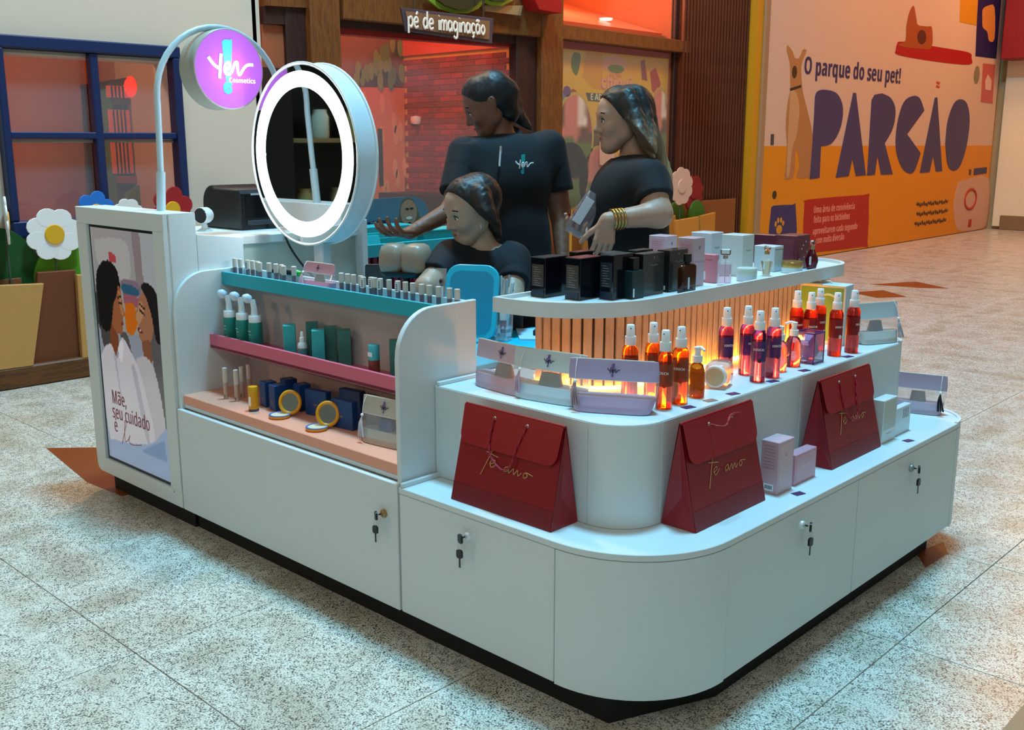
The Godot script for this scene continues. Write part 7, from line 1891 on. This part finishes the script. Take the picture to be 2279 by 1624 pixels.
# head: c centre, f where the face looks, u its crown; bones of skull, jaw, brow, nose, lips, chin and ears
func head_bones(c: Vector3, f: Vector3, u: Vector3, k := 1.0) -> Array:
	f = f.normalized()
	u = (u - f * u.dot(f)).normalized()
	var s := u.cross(f)
	var at := func(x: float, y: float, z: float) -> Vector3: return c + (s * x + u * y + f * z) * k
	var o := [
		[at.call(0, 0.03, -0.025), at.call(0, 0.035, 0.015), 0.082 * k, 0.078 * k, 0.02, s, 1.08],
		[at.call(0, -0.02, 0.03), at.call(0, -0.075, 0.05), 0.062 * k, 0.038 * k, 0.03, s, 0.95],
		[at.call(-0.045, -0.045, 0.005), at.call(-0.015, -0.085, 0.058), 0.028 * k, 0.02 * k, 0.025],
		[at.call(0.045, -0.045, 0.005), at.call(0.015, -0.085, 0.058), 0.028 * k, 0.02 * k, 0.025],
		[at.call(-0.036, -0.022, 0.062), at.call(-0.03, -0.03, 0.062), 0.024 * k, 0.022 * k, 0.02],
		[at.call(0.036, -0.022, 0.062), at.call(0.03, -0.03, 0.062), 0.024 * k, 0.022 * k, 0.02],
		[at.call(-0.034, 0.024, 0.075), at.call(0.034, 0.024, 0.075), 0.013 * k, 0.013 * k, 0.02],
		[at.call(-0.031, 0.006, 0.097), at.call(-0.03, 0.006, 0.097), 0.013 * k, 0.013 * k, 0.012, null, 1.0, true],
		[at.call(0.031, 0.006, 0.097), at.call(0.03, 0.006, 0.097), 0.013 * k, 0.013 * k, 0.012, null, 1.0, true],
		[at.call(0, 0.012, 0.088), at.call(0, -0.026, 0.104), 0.007 * k, 0.0105 * k, 0.012],
		[at.call(-0.012, -0.03, 0.092), at.call(0.012, -0.03, 0.092), 0.0075 * k, 0.0075 * k, 0.008],
		[at.call(-0.017, -0.055, 0.084), at.call(0.017, -0.055, 0.084), 0.006 * k, 0.006 * k, 0.006],
		[at.call(-0.013, -0.064, 0.083), at.call(0.013, -0.064, 0.083), 0.0065 * k, 0.0065 * k, 0.005],
		[at.call(0, -0.092, 0.07), at.call(0, -0.094, 0.068), 0.017 * k, 0.016 * k, 0.015],
	]
	for e in [-1, 1]:
		o.append([at.call(0.078 * e, 0.02, -0.012), at.call(0.07 * e, -0.022, -0.002), 0.0165 * k, 0.011 * k, 0.006, (s * 0.9 - f * 0.4 * e * 0.0).normalized(), 2.0])
	return o

func face_parts(body: Node3D, c: Vector3, f: Vector3, u: Vector3, k := 1.0, lip := "8a3a3a") -> void:
	f = f.normalized()
	u = (u - f * u.dot(f)).normalized()
	var s := u.cross(f)
	var b := Basis(s, u, f)
	for e in [-1, 1]:
		var o := Node3D.new()
		o.name = "eye"
		body.add_child(o, true)
		o.transform = Transform3D(b, c + (s * 0.031 * e + u * 0.006 + f * 0.0775) * k)
		var sp := SphereMesh.new()
		sp.radius = 0.0112
		sp.height = 0.0224
		sp.radial_segments = 14
		sp.rings = 8
		part("eyeball", sp, mat("e6e0da", 0.25), o)
		part("iris", lathe([Vector2(0.0052, 0), Vector2(0.004, 0.0018), Vector2(0, 0.0024)], 12), mat("2a170d", 0.2), o, Vector3(0, -0.001, 0.0098), Vector3(PI / 2, 0, 0))
		part("eyelid", tube(smooth([Vector3(-0.013, 0.001, 0.004), Vector3(-0.006, 0.0065, 0.0098), Vector3(0.006, 0.0065, 0.0098), Vector3(0.013, 0.001, 0.004)], 4), 0.0022, 6), mat("1c100c", 0.6), o)
		var br := part("eyebrow", tube(smooth([Vector3(-0.016 * e, 0.0, -0.001), Vector3(0, 0.005, 0.006), Vector3(0.017 * e, 0.001, -0.004)], 4), 0.0026, 6), mat("1c1412", 0.8), body)
		br.transform = Transform3D(b, c + (s * 0.033 * e + u * 0.03 + f * 0.084) * k)
	var l := part("lips", tube(smooth([Vector3(-0.019, 0, -0.006), Vector3(-0.006, 0.003, 0.003), Vector3(0, 0.002, 0.004), Vector3(0.006, 0.003, 0.003), Vector3(0.019, 0, -0.006)], 4), 0.0042, 8), mat(lip, 0.4), body)
	l.transform = Transform3D(b, c + (u * -0.058 + f * 0.0872) * k)

func skin(hex: String) -> StandardMaterial3D:
	var m: StandardMaterial3D = mat(hex, 0.48)
	m.subsurf_scatter_enabled = true
	m.subsurf_scatter_strength = 0.12
	return m

func cloth(hex: String) -> StandardMaterial3D:
	var m: StandardMaterial3D = mat(hex, 0.85)
	m.rim_enabled = true
	m.rim = 0.08
	m.heightmap_enabled = false
	return m

func hair_mat(hex: String, rough := 0.38) -> StandardMaterial3D:
	var m: StandardMaterial3D = mat(hex, rough)
	return m

func grow(bones: Array, by: float) -> Array:
	return bones.map(func(b):
		var c: Array = b.duplicate()
		c[2] += by
		c[3] += by
		return c)

func sleeve(a: Vector3, b: Vector3, ra: float, rb: float, k: float) -> ArrayMesh:
	return field([[a, a.lerp(b, k + 0.2), ra, rb, 0.02]], 0.009, [[a.lerp(b, k), (b - a).normalized()]])

func people() -> void:
	standing_woman()
	blond_woman()
	seated_woman()

func standing_woman() -> void:
	var t := thing("person", "standing woman with sleek dark tied-back hair in a black zip polo, one arm reaching out", "person")
	var hc := Vector3(-1.655, 1.571, -1.142)
	var fw := Vector3(-0.62, -0.42, 0.66)
	var up := Vector3(-0.25, 0.9, 0.35)
	var nb := Vector3(-1.639, 1.453, -1.207)
	var sr := Vector3(-1.673, 1.393, -1.016)
	var sl := Vector3(-1.518, 1.416, -1.339)
	var ch := Vector3(-1.597, 1.288, -1.17)
	var wa := Vector3(-1.573, 1.078, -1.157)
	var hp := Vector3(-1.553, 0.866, -1.141)
	var er := Vector3(-1.615, 1.18, -0.895)
	var wr := Vector3(-1.581, 1.112, -0.653)
	var el := Vector3(-1.476, 1.161, -1.359)
	var wl := Vector3(-1.386, 0.967, -1.274)
	var dep := (Vector3(-0.865, 1.324, -0.408) - ch).normalized()
	dep.y = 0
	dep = dep.normalized()
	var side_ := (sl - sr).normalized()
	var torso := [
		[sr.lerp(sl, 0.2) + Vector3(0, -0.025, 0), sr.lerp(sl, 0.8) + Vector3(0, -0.025, 0), 0.066, 0.066, 0.06],
		[ch - side_ * 0.05, ch + side_ * 0.05, 0.128, 0.128, 0.07, dep, 1.35],
		[ch + Vector3(0, -0.02, 0) + dep * 0.05 - side_ * 0.07, ch + Vector3(0, -0.02, 0) + dep * 0.05 + side_ * 0.07, 0.072, 0.072, 0.06],
		[ch, wa, 0.142, 0.132, 0.06, dep, 1.35],
		[wa - side_ * 0.03, hp - side_ * 0.04, 0.125, 0.145, 0.06, dep, 1.25],
		[wa + side_ * 0.03, hp + side_ * 0.04, 0.125, 0.145, 0.06, dep, 1.25],
	]
	var arms := [[sr, er, 0.052, 0.04, 0.04], [sl, el, 0.056, 0.043, 0.04]]
	var fore := [[er, wr, 0.039, 0.024, 0.02], [el, wl, 0.041, 0.026, 0.02]]
	var neck := [[nb + Vector3(0, -0.04, 0), hc + Vector3(0.01, -0.04, -0.03), 0.056, 0.05, 0.03]]
	var legs := leg_bones(hp, side_, 0.0)
	var hr := hand_bones(wr, (Vector3(-1.564, 1.118, -0.501) - wr), Vector3(-0.1, 0.85, 0.5), Vector3(-0.5, 0.3, 0.8), 0.62, 0.12)
	var hl := hand_bones(wl, Vector3(0.02, -1, 0.05), Vector3(-1, 0, 0), Vector3(0, 0, 1), 0.35)
	var sk := skin("7a4f3a")
	var b := part("body", join([field(torso + arms + fore + neck + legs, 0.012), field(head_bones(hc, fw, up), 0.0045), field(hr + [[wr + (er - wr) * 0.12, wr, 0.0255, 0.0235, 0.012]], 0.0034), field(hl + [[wl + (el - wl) * 0.12, wl, 0.0275, 0.0255, 0.012]], 0.0038)]), sk, t)
	face_parts(b, hc, fw, up, 1.0, "7a4038")
	# polo shirt with sleeves to above the elbow, stand collar, zip and mark
	part("shirt", join([field(grow(torso + [[sr, sr.lerp(er, 0.3), 0.055, 0.055, 0.05], [sl, sl.lerp(el, 0.3), 0.058, 0.058, 0.05]], 0.009), 0.0105, [[nb + Vector3(0, 0.03, 0) + dep * 0.02, (Vector3(0, 1, 0) + dep * 0.35).normalized()], [hp + Vector3(0, -0.08, 0), Vector3.DOWN]]), sleeve(sr, er, 0.062, 0.066, 0.72), sleeve(sl, el, 0.066, 0.07, 0.7)]), cloth("06090e"), t)
	part("collar", field([[nb + Vector3(0, -0.03, 0), nb + Vector3(0.004, 0.025, 0), 0.074, 0.066, 0.01]], 0.006, [[nb + Vector3(0, 0.012, 0) + dep * 0.02, (Vector3(0, 1, 0) + dep * 0.5).normalized()], [nb + dep * 0.035, (dep - side_ * 0.35).normalized()]]), cloth("06090e"), t)
	part("trousers", field(grow(legs, 0.012) + grow([torso[4], torso[5]], 0.004), 0.013, [[hp + Vector3(0, -0.04, 0), Vector3.UP], [hp + Vector3(0, -0.86, 0), Vector3.DOWN]]), cloth("0b0c10"), t)
	var zt := Vector3(-1.52, 1.417, -1.063)
	var zb := Vector3(-1.502, 1.343, -1.037)
	part("zip", tube([zt, zt.lerp(zb, 0.4), zb], 0.0045, 6), mat("c8ccd0", 0.3, 0.4), t)
	part("zip_pull", tube([zt + dep * 0.006, zt + dep * 0.008 + Vector3(0, -0.025, 0)], 0.005, 8), mat("d8dcde", 0.25, 0.7), t)
	var lg := Node3D.new()
	lg.name = "shirt_print"
	t.add_child(lg)
	var lp := Vector3(-1.446, 1.348, -1.112)
	var z := (dep * 0.93 + side_ * 0.25).normalized()
	var xx := Vector3.UP.cross(z).normalized()
	lg.transform = Transform3D(Basis(xx, z.cross(xx), z), lp)
	part("print", join([moved(mark_letters(0.03, 0.12), Vector3.ZERO, Vector3.ZERO, Vector3(0.055, 0.055, 0.03))]), mat("e8f0f4", 0.6), lg)
	part("print", join([moved(mark_stroke(), Vector3.ZERO, Vector3.ZERO, Vector3(0.055, 0.055, 0.03)), moved(mark_curl(0.07), Vector3.ZERO, Vector3.ZERO, Vector3(0.055, 0.055, 0.03))]), mat("1ac4c8", 0.6), lg)
	# hair, drawn back into a tail
	var s := up.cross(fw).normalized()
	var f := fw.normalized()
	var u := (up - f * up.dot(f)).normalized()
	var hair := [[hc + u * 0.042 - f * 0.03, hc + u * 0.05 + f * 0.012, 0.0865, 0.08, 0.02, s, 1.06], [hc + u * 0.0 - f * 0.05, hc - u * 0.05 - f * 0.05, 0.068, 0.05, 0.03]]
	var tail := smooth([hc - f * 0.09 + u * 0.02, Vector3(-1.659, 1.529, -1.295), Vector3(-1.643, 1.483, -1.325), Vector3(-1.642, 1.409, -1.346), Vector3(-1.646, 1.282, -1.346)], 2)
	for i in tail.size() - 1: hair.append([tail[i], tail[i + 1], 0.04 - 0.0025 * i, 0.038 - 0.0025 * i, 0.02])
	part("hair", field(hair, 0.006, [[hc + u * 0.06 + f * 0.062, (f * 0.8 - u * 0.62).normalized()]], 0.0025), hair_mat("050506", 0.5), t)
	var eb := (hc + s * 0.08 * (1.0 if s.dot(side_) > 0 else -1.0) - u * 0.03)
	part("earring", tube([eb, eb - u * 0.02], 0.0025, 6), mat("d8d4cc", 0.25, 0.8), t)
	for k in 2: part("ring", moved_mesh(band(disc(Vector2.ZERO, 0.0112, 0.0112, 16), disc(Vector2.ZERO, 0.0095, 0.0095, 16), -0.002, 0.002), hr[4 + 3 * (k * 2)][0].lerp(hr[4 + 3 * (k * 2)][1], 0.5), Vector3(0.3, 0, 1.4)), mat("d8d8dc", 0.2, 0.9), t)

func leg_bones(hp: Vector3, side_: Vector3, sit: float, fwd := Vector3.ZERO, scale := 1.0) -> Array:
	var o := []
	for e in [-1.0, 1.0]:
		var h: Vector3 = hp + side_ * 0.085 * e + Vector3(0, -0.03, 0)
		if sit > 0.0:
			var kn: Vector3 = h + fwd * 0.4 + Vector3(0, -0.04, 0) + side_ * 0.03 * e
			var an := Vector3(kn.x - fwd.x * 0.06, 0.09, kn.z - fwd.z * 0.06)
			o.append_array([[h, kn, 0.085, 0.058, 0.04], [kn, an, 0.056, 0.038, 0.02], [an + Vector3(0, -0.045, 0), an + fwd * 0.13 + Vector3(0, -0.06, 0), 0.036, 0.026, 0.02]])
		else:
			var kn := Vector3(h.x, h.y * 0.52, h.z)
			var an := Vector3(h.x, 0.09, h.z)
			var toe := Vector3.UP.cross(side_).normalized() * -1.0
			if toe.dot(Vector3(1, 0, 1)) < 0.0: toe = -toe
			o.append_array([[h, kn, 0.088, 0.056, 0.04], [kn, an, 0.054, 0.038, 0.02], [an + Vector3(0, -0.045, 0), an + toe * 0.14 + Vector3(0, -0.06, 0), 0.036, 0.026, 0.02]])
	return o

func blond_woman() -> void:
	var t := thing("person", "woman in profile with long blond-tipped hair in a black top, holding a clear packet", "person")
	var hc := Vector3(-1.131, 1.511, -1.311)
	var rt := Vector3(-1.009, 1.51, -1.426) - hc
	rt.y = 0
	rt = rt.normalized()
	var dep := rt.cross(Vector3.UP)
	if dep.dot(Vector3(1.2, 0, 1.8) - hc) < 0.0: dep = -dep
	var fw := (-rt + dep * 0.18 + Vector3(0, -0.1, 0)).normalized()
	var up := Vector3.UP - rt * 0.06
	var nb := Vector3(-1.09, 1.328, -1.352)
	var sn := Vector3(-0.962, 1.304, -1.24)
	var sf := Vector3(-1.222, 1.296, -1.471)
	var ch := Vector3(-1.094, 1.246, -1.324)
	var wa := Vector3(-1.085, 1.096, -1.316)
	var hp := Vector3(-1.068, 0.896, -1.301)
	var en := Vector3(-0.879, 1.185, -1.2)
	var wn := Vector3(-0.969, 1.168, -1.025)
	var ef := Vector3(-1.257, 1.138, -1.391)
	var wf := Vector3(-1.198, 1.097, -1.209)
	var torso := [
		[sn.lerp(sf, 0.2) + Vector3(0, -0.03, 0), sn.lerp(sf, 0.8) + Vector3(0, -0.03, 0), 0.072, 0.072, 0.06],
		[ch - dep * 0.06, ch + dep * 0.06, 0.115, 0.115, 0.07],
		[ch - rt * 0.05 - dep * 0.07 + Vector3(0, -0.04, 0), ch - rt * 0.05 + dep * 0.07 + Vector3(0, -0.04, 0), 0.082, 0.082, 0.05],
		[ch, wa, 0.13, 0.125, 0.06],
		[wa - rt * 0.02 - dep * 0.04, hp - dep * 0.05, 0.118, 0.135, 0.06],
		[wa - rt * 0.02 + dep * 0.04, hp + dep * 0.05, 0.118, 0.135, 0.06],
	]
	var arms := [[sn, en, 0.062, 0.048, 0.04], [sf, ef, 0.06, 0.046, 0.04]]
	var fore := [[en, wn, 0.047, 0.029, 0.02], [ef, wf, 0.044, 0.027, 0.02]]
	var neck := [[nb + Vector3(0, -0.05, 0), hc + rt * 0.035 - up * 0.05, 0.056, 0.05, 0.03]]
	var legs := leg_bones(hp, dep, 0.0)
	var hn := hand_bones(wn, (-rt * 0.15 + Vector3(0, -0.9, 0) + dep * 0.1), (-rt * 0.2 - dep).normalized(), -rt, 0.75, 0.05)
	var hf := hand_bones(wf, (Vector3(-1.195, 1.113, -1.076) - wf), Vector3(0.1, 0.9, 0.1) + dep * 0.3, -dep + Vector3(0, 0.4, 0), 0.85, 0.08)
	var sk := skin("b58a72")
	var b := part("body", join([field(torso + arms + fore + neck + legs, 0.012), field(head_bones(hc, fw, up), 0.0045), field(hn + [[wn + (en - wn) * 0.12, wn, 0.031, 0.0285, 0.012]], 0.0034), field(hf + [[wf + (ef - wf) * 0.12, wf, 0.029, 0.0265, 0.012]], 0.0034)]), sk, t)
	face_parts(b, hc, fw, up, 1.0, "a05a52")
	part("top", join([field(grow(torso + [[sn, sn.lerp(en, 0.3), 0.064, 0.062, 0.05], [sf, sf.lerp(ef, 0.3), 0.062, 0.06, 0.05]], 0.01) + [[nb + Vector3(0, -0.02, 0), nb + Vector3(0, 0.12, 0) - rt * 0.03, 0.06, 0.09, 0.006, null, 1.0, true]], 0.0105, [[hp + Vector3(0, -0.1, 0), Vector3.DOWN]]), sleeve(sn, en, 0.074, 0.07, 0.62), sleeve(sf, ef, 0.072, 0.068, 0.6)]), cloth("060a0f"), t)
	part("trousers", field(grow(legs, 0.012) + grow([torso[4], torso[5]], 0.004), 0.013, [[hp + Vector3(0, -0.05, 0), Vector3.UP], [hp + Vector3(0, -0.84, 0), Vector3.DOWN]]), cloth("0b0c10"), t)
	# straight hair: dark at the roots, fair towards the tips
	var f := fw
	var u := (up - f * up.dot(f)).normalized()
	var s := u.cross(f)
	var hair := [[hc + u * 0.038 - f * 0.034, hc + u * 0.045 + f * 0.008, 0.0905, 0.083, 0.02, s, 1.04]]
	var lk := [
		[Vector3(-1.083, 1.593, -1.269), Vector3(-1.011, 1.473, -1.245), Vector3(-0.957, 1.38, -1.155), Vector3(-0.94, 1.313, -1.067), Vector3(-0.951, 1.282, -1.033)],
		[Vector3(-1.084, 1.595, -1.324), Vector3(-1.012, 1.474, -1.3), Vector3(-0.95, 1.387, -1.22), Vector3(-0.922, 1.327, -1.116), Vector3(-0.932, 1.293, -1.082)],
		[Vector3(-1.1, 1.573, -1.388), Vector3(-1.058, 1.459, -1.393), Vector3(-1.037, 1.377, -1.417), Vector3(-1.014, 1.294, -1.442)],
		[Vector3(-1.15, 1.584, -1.428), Vector3(-1.119, 1.459, -1.448), Vector3(-1.109, 1.359, -1.456), Vector3(-1.104, 1.291, -1.469)],
		[Vector3(-1.221, 1.493, -1.39), Vector3(-1.221, 1.393, -1.388), Vector3(-1.219, 1.309, -1.337), Vector3(-1.215, 1.274, -1.274)],
		[Vector3(-1.097, 1.555, -1.329), Vector3(-1.051, 1.426, -1.334), Vector3(-1.01, 1.346, -1.32)],
	]
	for k in lk.size():
		var ps := smooth(lk[k], 3)
		for i in ps.size() - 1:
			var w: float = 0.034 - 0.018 * i / ps.size()
			hair.append([ps[i], ps[i + 1], w, w - 0.001, 0.02])
	var hm := field(hair, 0.006, [[hc + u * 0.06 + f * 0.055, (f * 0.85 - u * 0.5).normalized()]], 0.004)
	var arr := hm.surface_get_arrays(0)
	var col := PackedColorArray()
	var top: float = hc.y + 0.1
	var nz := FastNoiseLite.new()
	nz.seed = 6
	nz.frequency = 1.0
	for q in arr[Mesh.ARRAY_VERTEX]:
		var k: float = clampf((top - q.y) / 0.36 + nz.get_noise_3d(q.x * 60.0, q.y * 5.0, q.z * 60.0) * 0.22, 0.0, 1.0)
		col.append(Color("15181a").lerp(Color("6a5640"), smoothstep(0.1, 0.45, k)).lerp(Color("c9b07c"), smoothstep(0.5, 0.95, k)).srgb_to_linear())
	arr[Mesh.ARRAY_COLOR] = col
	var cm := ArrayMesh.new()
	cm.add_surface_from_arrays(Mesh.PRIMITIVE_TRIANGLES, arr)
	var m := StandardMaterial3D.new()
	m.vertex_color_use_as_albedo = true
	m.roughness = 0.5
	part("hair", cm, m, t)
	# jewellery
	var nl := []
	for i in 9:
		var a := PI * (0.1 + 0.8 * i / 8.0)
		nl.append(nb + Vector3(0, -0.012 - 0.03 * sin(a), 0) - rt * (0.03 + 0.045 * sin(a)) + dep * 0.07 * cos(a))
	part("necklace", tube(nl, 0.003, 6), mat("d8d0c8", 0.3, 0.5), t)
	var wd := (en - wn).normalized()
	for k in 4:
		var ring := []
		var c := wn + wd * (0.018 + 0.012 * k)
		var e1 := wd.cross(Vector3.UP).normalized()
		var e2 := wd.cross(e1)
		for i in 17: ring.append(c + (e1 * cos(TAU * i / 16) + e2 * sin(TAU * i / 16)) * (0.034 + 0.002 * (i % 2)))
		part("bracelet", tube(ring, 0.0042, 6), mat("c8a45a", 0.25, 0.9), t)
	var eb := Vector3(-1.026, 1.518, -1.258)
	part("earring", tube([eb, eb - Vector3(0, 0.012, 0)], 0.004, 6), mat("e8e4dc", 0.25, 0.6), t)
	for i in 3:
		var fb: Array = hf[4 + 3 * i + 2]
		part("fingernail", tube([fb[0].lerp(fb[1], 0.6), fb[1] + (fb[1] - fb[0]).normalized() * 0.006], 0.0066, 8), mat("8a1018", 0.25), t)
	# the packet in her hand
	var pk := thing("clear_packet", "clear plastic packet with a white label in the blond woman's hand", "packet", Vector3(-1.157, 1.173, -1.129))
	pk.basis = Basis(rt, Vector3.UP, rt.cross(Vector3.UP)) * Basis(Vector3(0, 0, 1), -0.55)
	part("film", loft([[-0.085, 0.034, 0.004], [-0.06, 0.04, 0.014], [0.04, 0.04, 0.014], [0.085, 0.036, 0.003]], 20, 4.0), pane(0.22, "b8b4c0", 0.1), pk)
	part("label", box(Vector3(0.034, 0.1, 0.002), 0.0005), mat("dfe4ee", 0.5), pk, Vector3(-0.014, 0.01, 0.0155))
	part("content", box(Vector3(0.05, 0.1, 0.012), 0.004), mat("4a3c48", 0.5), pk, Vector3(0.004, -0.01, 0))

func seated_woman() -> void:
	var t := thing("person", "seated woman with long dark brown hair in a navy T-shirt bending over the table", "person")
	var hc := Vector3(-1.386, 1.192, -0.777)
	var rt := Vector3(-1.27, 1.192, -0.887) - hc
	rt.y = 0
	rt = rt.normalized()
	var dep := rt.cross(Vector3.UP)
	if dep.dot(Vector3(1.2, 0, 1.8) - hc) < 0.0: dep = -dep
	var fw := (-rt * 0.8 + dep * 0.5 + Vector3(0, -0.28, 0)).normalized()
	var up := (Vector3.UP - rt * 0.12 + dep * 0.12).normalized()
	var nb := Vector3(-1.368, 1.052, -0.837)
	var sr := Vector3(-1.435, 1.031, -0.71)
	var sl := Vector3(-1.282, 1.019, -0.881)
	var ch := Vector3(-1.373, 0.915, -0.82)
	var hp := Vector3(ch.x - 0.02, 0.56, ch.z - 0.03)
	var wa := ch.lerp(hp, 0.5)
	var er := Vector3(-1.373, 0.943, -0.545)
	var wr := Vector3(er.x + 0.0, 0.81, er.z + 0.03)
	var el := Vector3(-1.184, 0.895, -0.768)
	var wl := Vector3(-1.36, 0.81, -0.68)
	wr = Vector3(-1.5, 0.81, -0.7)
	var side_ := (sl - sr).normalized()
	var torso := [
		[sr.lerp(sl, 0.25) + Vector3(0, -0.02, 0), sr.lerp(sl, 0.75) + Vector3(0, -0.02, 0), 0.06, 0.06, 0.06],
		[ch - side_ * 0.04, ch + side_ * 0.04, 0.115, 0.115, 0.07, dep, 1.3],
		[ch + dep * 0.04 - side_ * 0.05, ch + dep * 0.04 + side_ * 0.05, 0.07, 0.07, 0.05],
		[ch, wa, 0.125, 0.115, 0.06, dep, 1.25],
		[wa, hp, 0.12, 0.15, 0.06, dep, 1.1],
	]
	var arms := [[sr, er, 0.05, 0.042, 0.04], [sl, el, 0.052, 0.042, 0.04]]
	var fore := [[er, wr, 0.04, 0.026, 0.02], [el, wl, 0.04, 0.026, 0.02]]
	var neck := [[nb + Vector3(0, -0.05, 0), hc - up * 0.05 - fw * 0.01, 0.052, 0.047, 0.03]]
	var legs := leg_bones(hp, side_, 1.0, Vector3(dep.x, 0, dep.z).normalized() * 0.75)
	var h1 := hand_bones(wr, Vector3(-0.4, -0.05, 0.5), Vector3(0, -1, 0), Vector3(0.6, 0, 0.4), 0.5)
	var h2 := hand_bones(wl, Vector3(-0.7, -0.05, 0.2), Vector3(0, -1, 0), Vector3(0.2, 0, 0.7), 0.5)
	var sk := skin("b0937c")
	var b := part("body", join([field(torso + arms + fore + neck + legs, 0.012), field(head_bones(hc, fw, up), 0.0045), field(h1 + [[wr + (er - wr) * 0.12, wr, 0.0275, 0.0255, 0.012]], 0.0038), field(h2 + [[wl + (el - wl) * 0.12, wl, 0.0275, 0.0255, 0.012]], 0.0038)]), sk, t)
	face_parts(b, hc, fw, up, 1.0, "96564e")
	part("shirt", join([field(grow(torso + [[sr, sr.lerp(er, 0.3), 0.053, 0.053, 0.05], [sl, sl.lerp(el, 0.3), 0.055, 0.055, 0.05]], 0.009) + [[nb + Vector3(0, -0.03, 0), nb + Vector3(0, 0.12, 0) + dep * 0.03 - rt * 0.02, 0.06, 0.09, 0.006, null, 1.0, true]], 0.0105, [[hp + Vector3(0, -0.05, 0), Vector3.DOWN]]), sleeve(sr, er, 0.062, 0.062, 0.68), sleeve(sl, el, 0.063, 0.062, 0.6)]), cloth("060912"), t)
	part("trousers", field(grow(legs, 0.01) + grow([torso[4]], 0.006), 0.013, [[hp + Vector3(0, 0.06, 0), Vector3.UP], [Vector3(0, 0.12, 0), Vector3.DOWN]]), cloth("14161c"), t)
	var f := fw
	var u := (up - f * up.dot(f)).normalized()
	var s := u.cross(f)
	var hair := [[hc + u * 0.04 - f * 0.034, hc + u * 0.046 + f * 0.006, 0.0895, 0.083, 0.02, s, 1.04]]
	var lk := [
		[Vector3(-1.336, 1.265, -0.762), Vector3(-1.281, 1.167, -0.757), Vector3(-1.244, 1.062, -0.732), Vector3(-1.209, 0.961, -0.678), Vector3(-1.193, 0.907, -0.649)],
		[Vector3(-1.317, 1.258, -0.749), Vector3(-1.271, 1.153, -0.733), Vector3(-1.245, 1.049, -0.698), Vector3(-1.217, 0.948, -0.639), Vector3(-1.211, 0.914, -0.62)],
		[Vector3(-1.381, 1.254, -0.828), Vector3(-1.34, 1.144, -0.834), Vector3(-1.319, 1.034, -0.822), Vector3(-1.277, 0.929, -0.774)],
		[Vector3(-1.497, 1.187, -0.783), Vector3(-1.463, 1.077, -0.755), Vector3(-1.417, 0.987, -0.715), Vector3(-1.391, 0.927, -0.693)],
		[Vector3(-1.436, 1.234, -0.883), Vector3(-1.427, 1.118, -0.913), Vector3(-1.418, 0.986, -0.911)],
	]
	for k in lk.size():
		var ps := smooth(lk[k], 3)
		for i in ps.size() - 1:
			var w: float = 0.03 - 0.014 * i / ps.size()
			hair.append([ps[i], ps[i + 1], w, w - 0.001, 0.018])
	part("hair", field(hair, 0.006, [[hc + u * 0.062 + f * 0.05, (f * 0.85 - u * 0.5).normalized()]], 0.004), hair_mat("0e0806", 0.5), t)
	var eb := Vector3(-1.307, 1.155, -0.743)
	part("earring", tube([eb, eb - Vector3(0, 0.018, 0)], 0.0035, 6), mat("d8d4cc", 0.25, 0.8), t)
	# her stool
	var so := thing("stool", "low round stool under the seated woman behind the counter", "stool", Vector3(hp.x, 0, hp.z))
	part("seat", lathe([Vector2(0, 0.36), Vector2(0.17, 0.36), Vector2(0.185, 0.375), Vector2(0.18, 0.4), Vector2(0, 0.41)], 28), mat("cfc4b8", 0.4), so)
	part("column", lathe([Vector2(0, 0.03), Vector2(0.03, 0.03), Vector2(0.03, 0.36), Vector2(0, 0.36)], 16), mat("9aa0a4", 0.25, 0.9), so)
	part("foot", lathe([Vector2(0, 0), Vector2(0.2, 0), Vector2(0.2, 0.015), Vector2(0.03, 0.035), Vector2(0, 0.035)], 28), mat("9aa0a4", 0.25, 0.9), so)
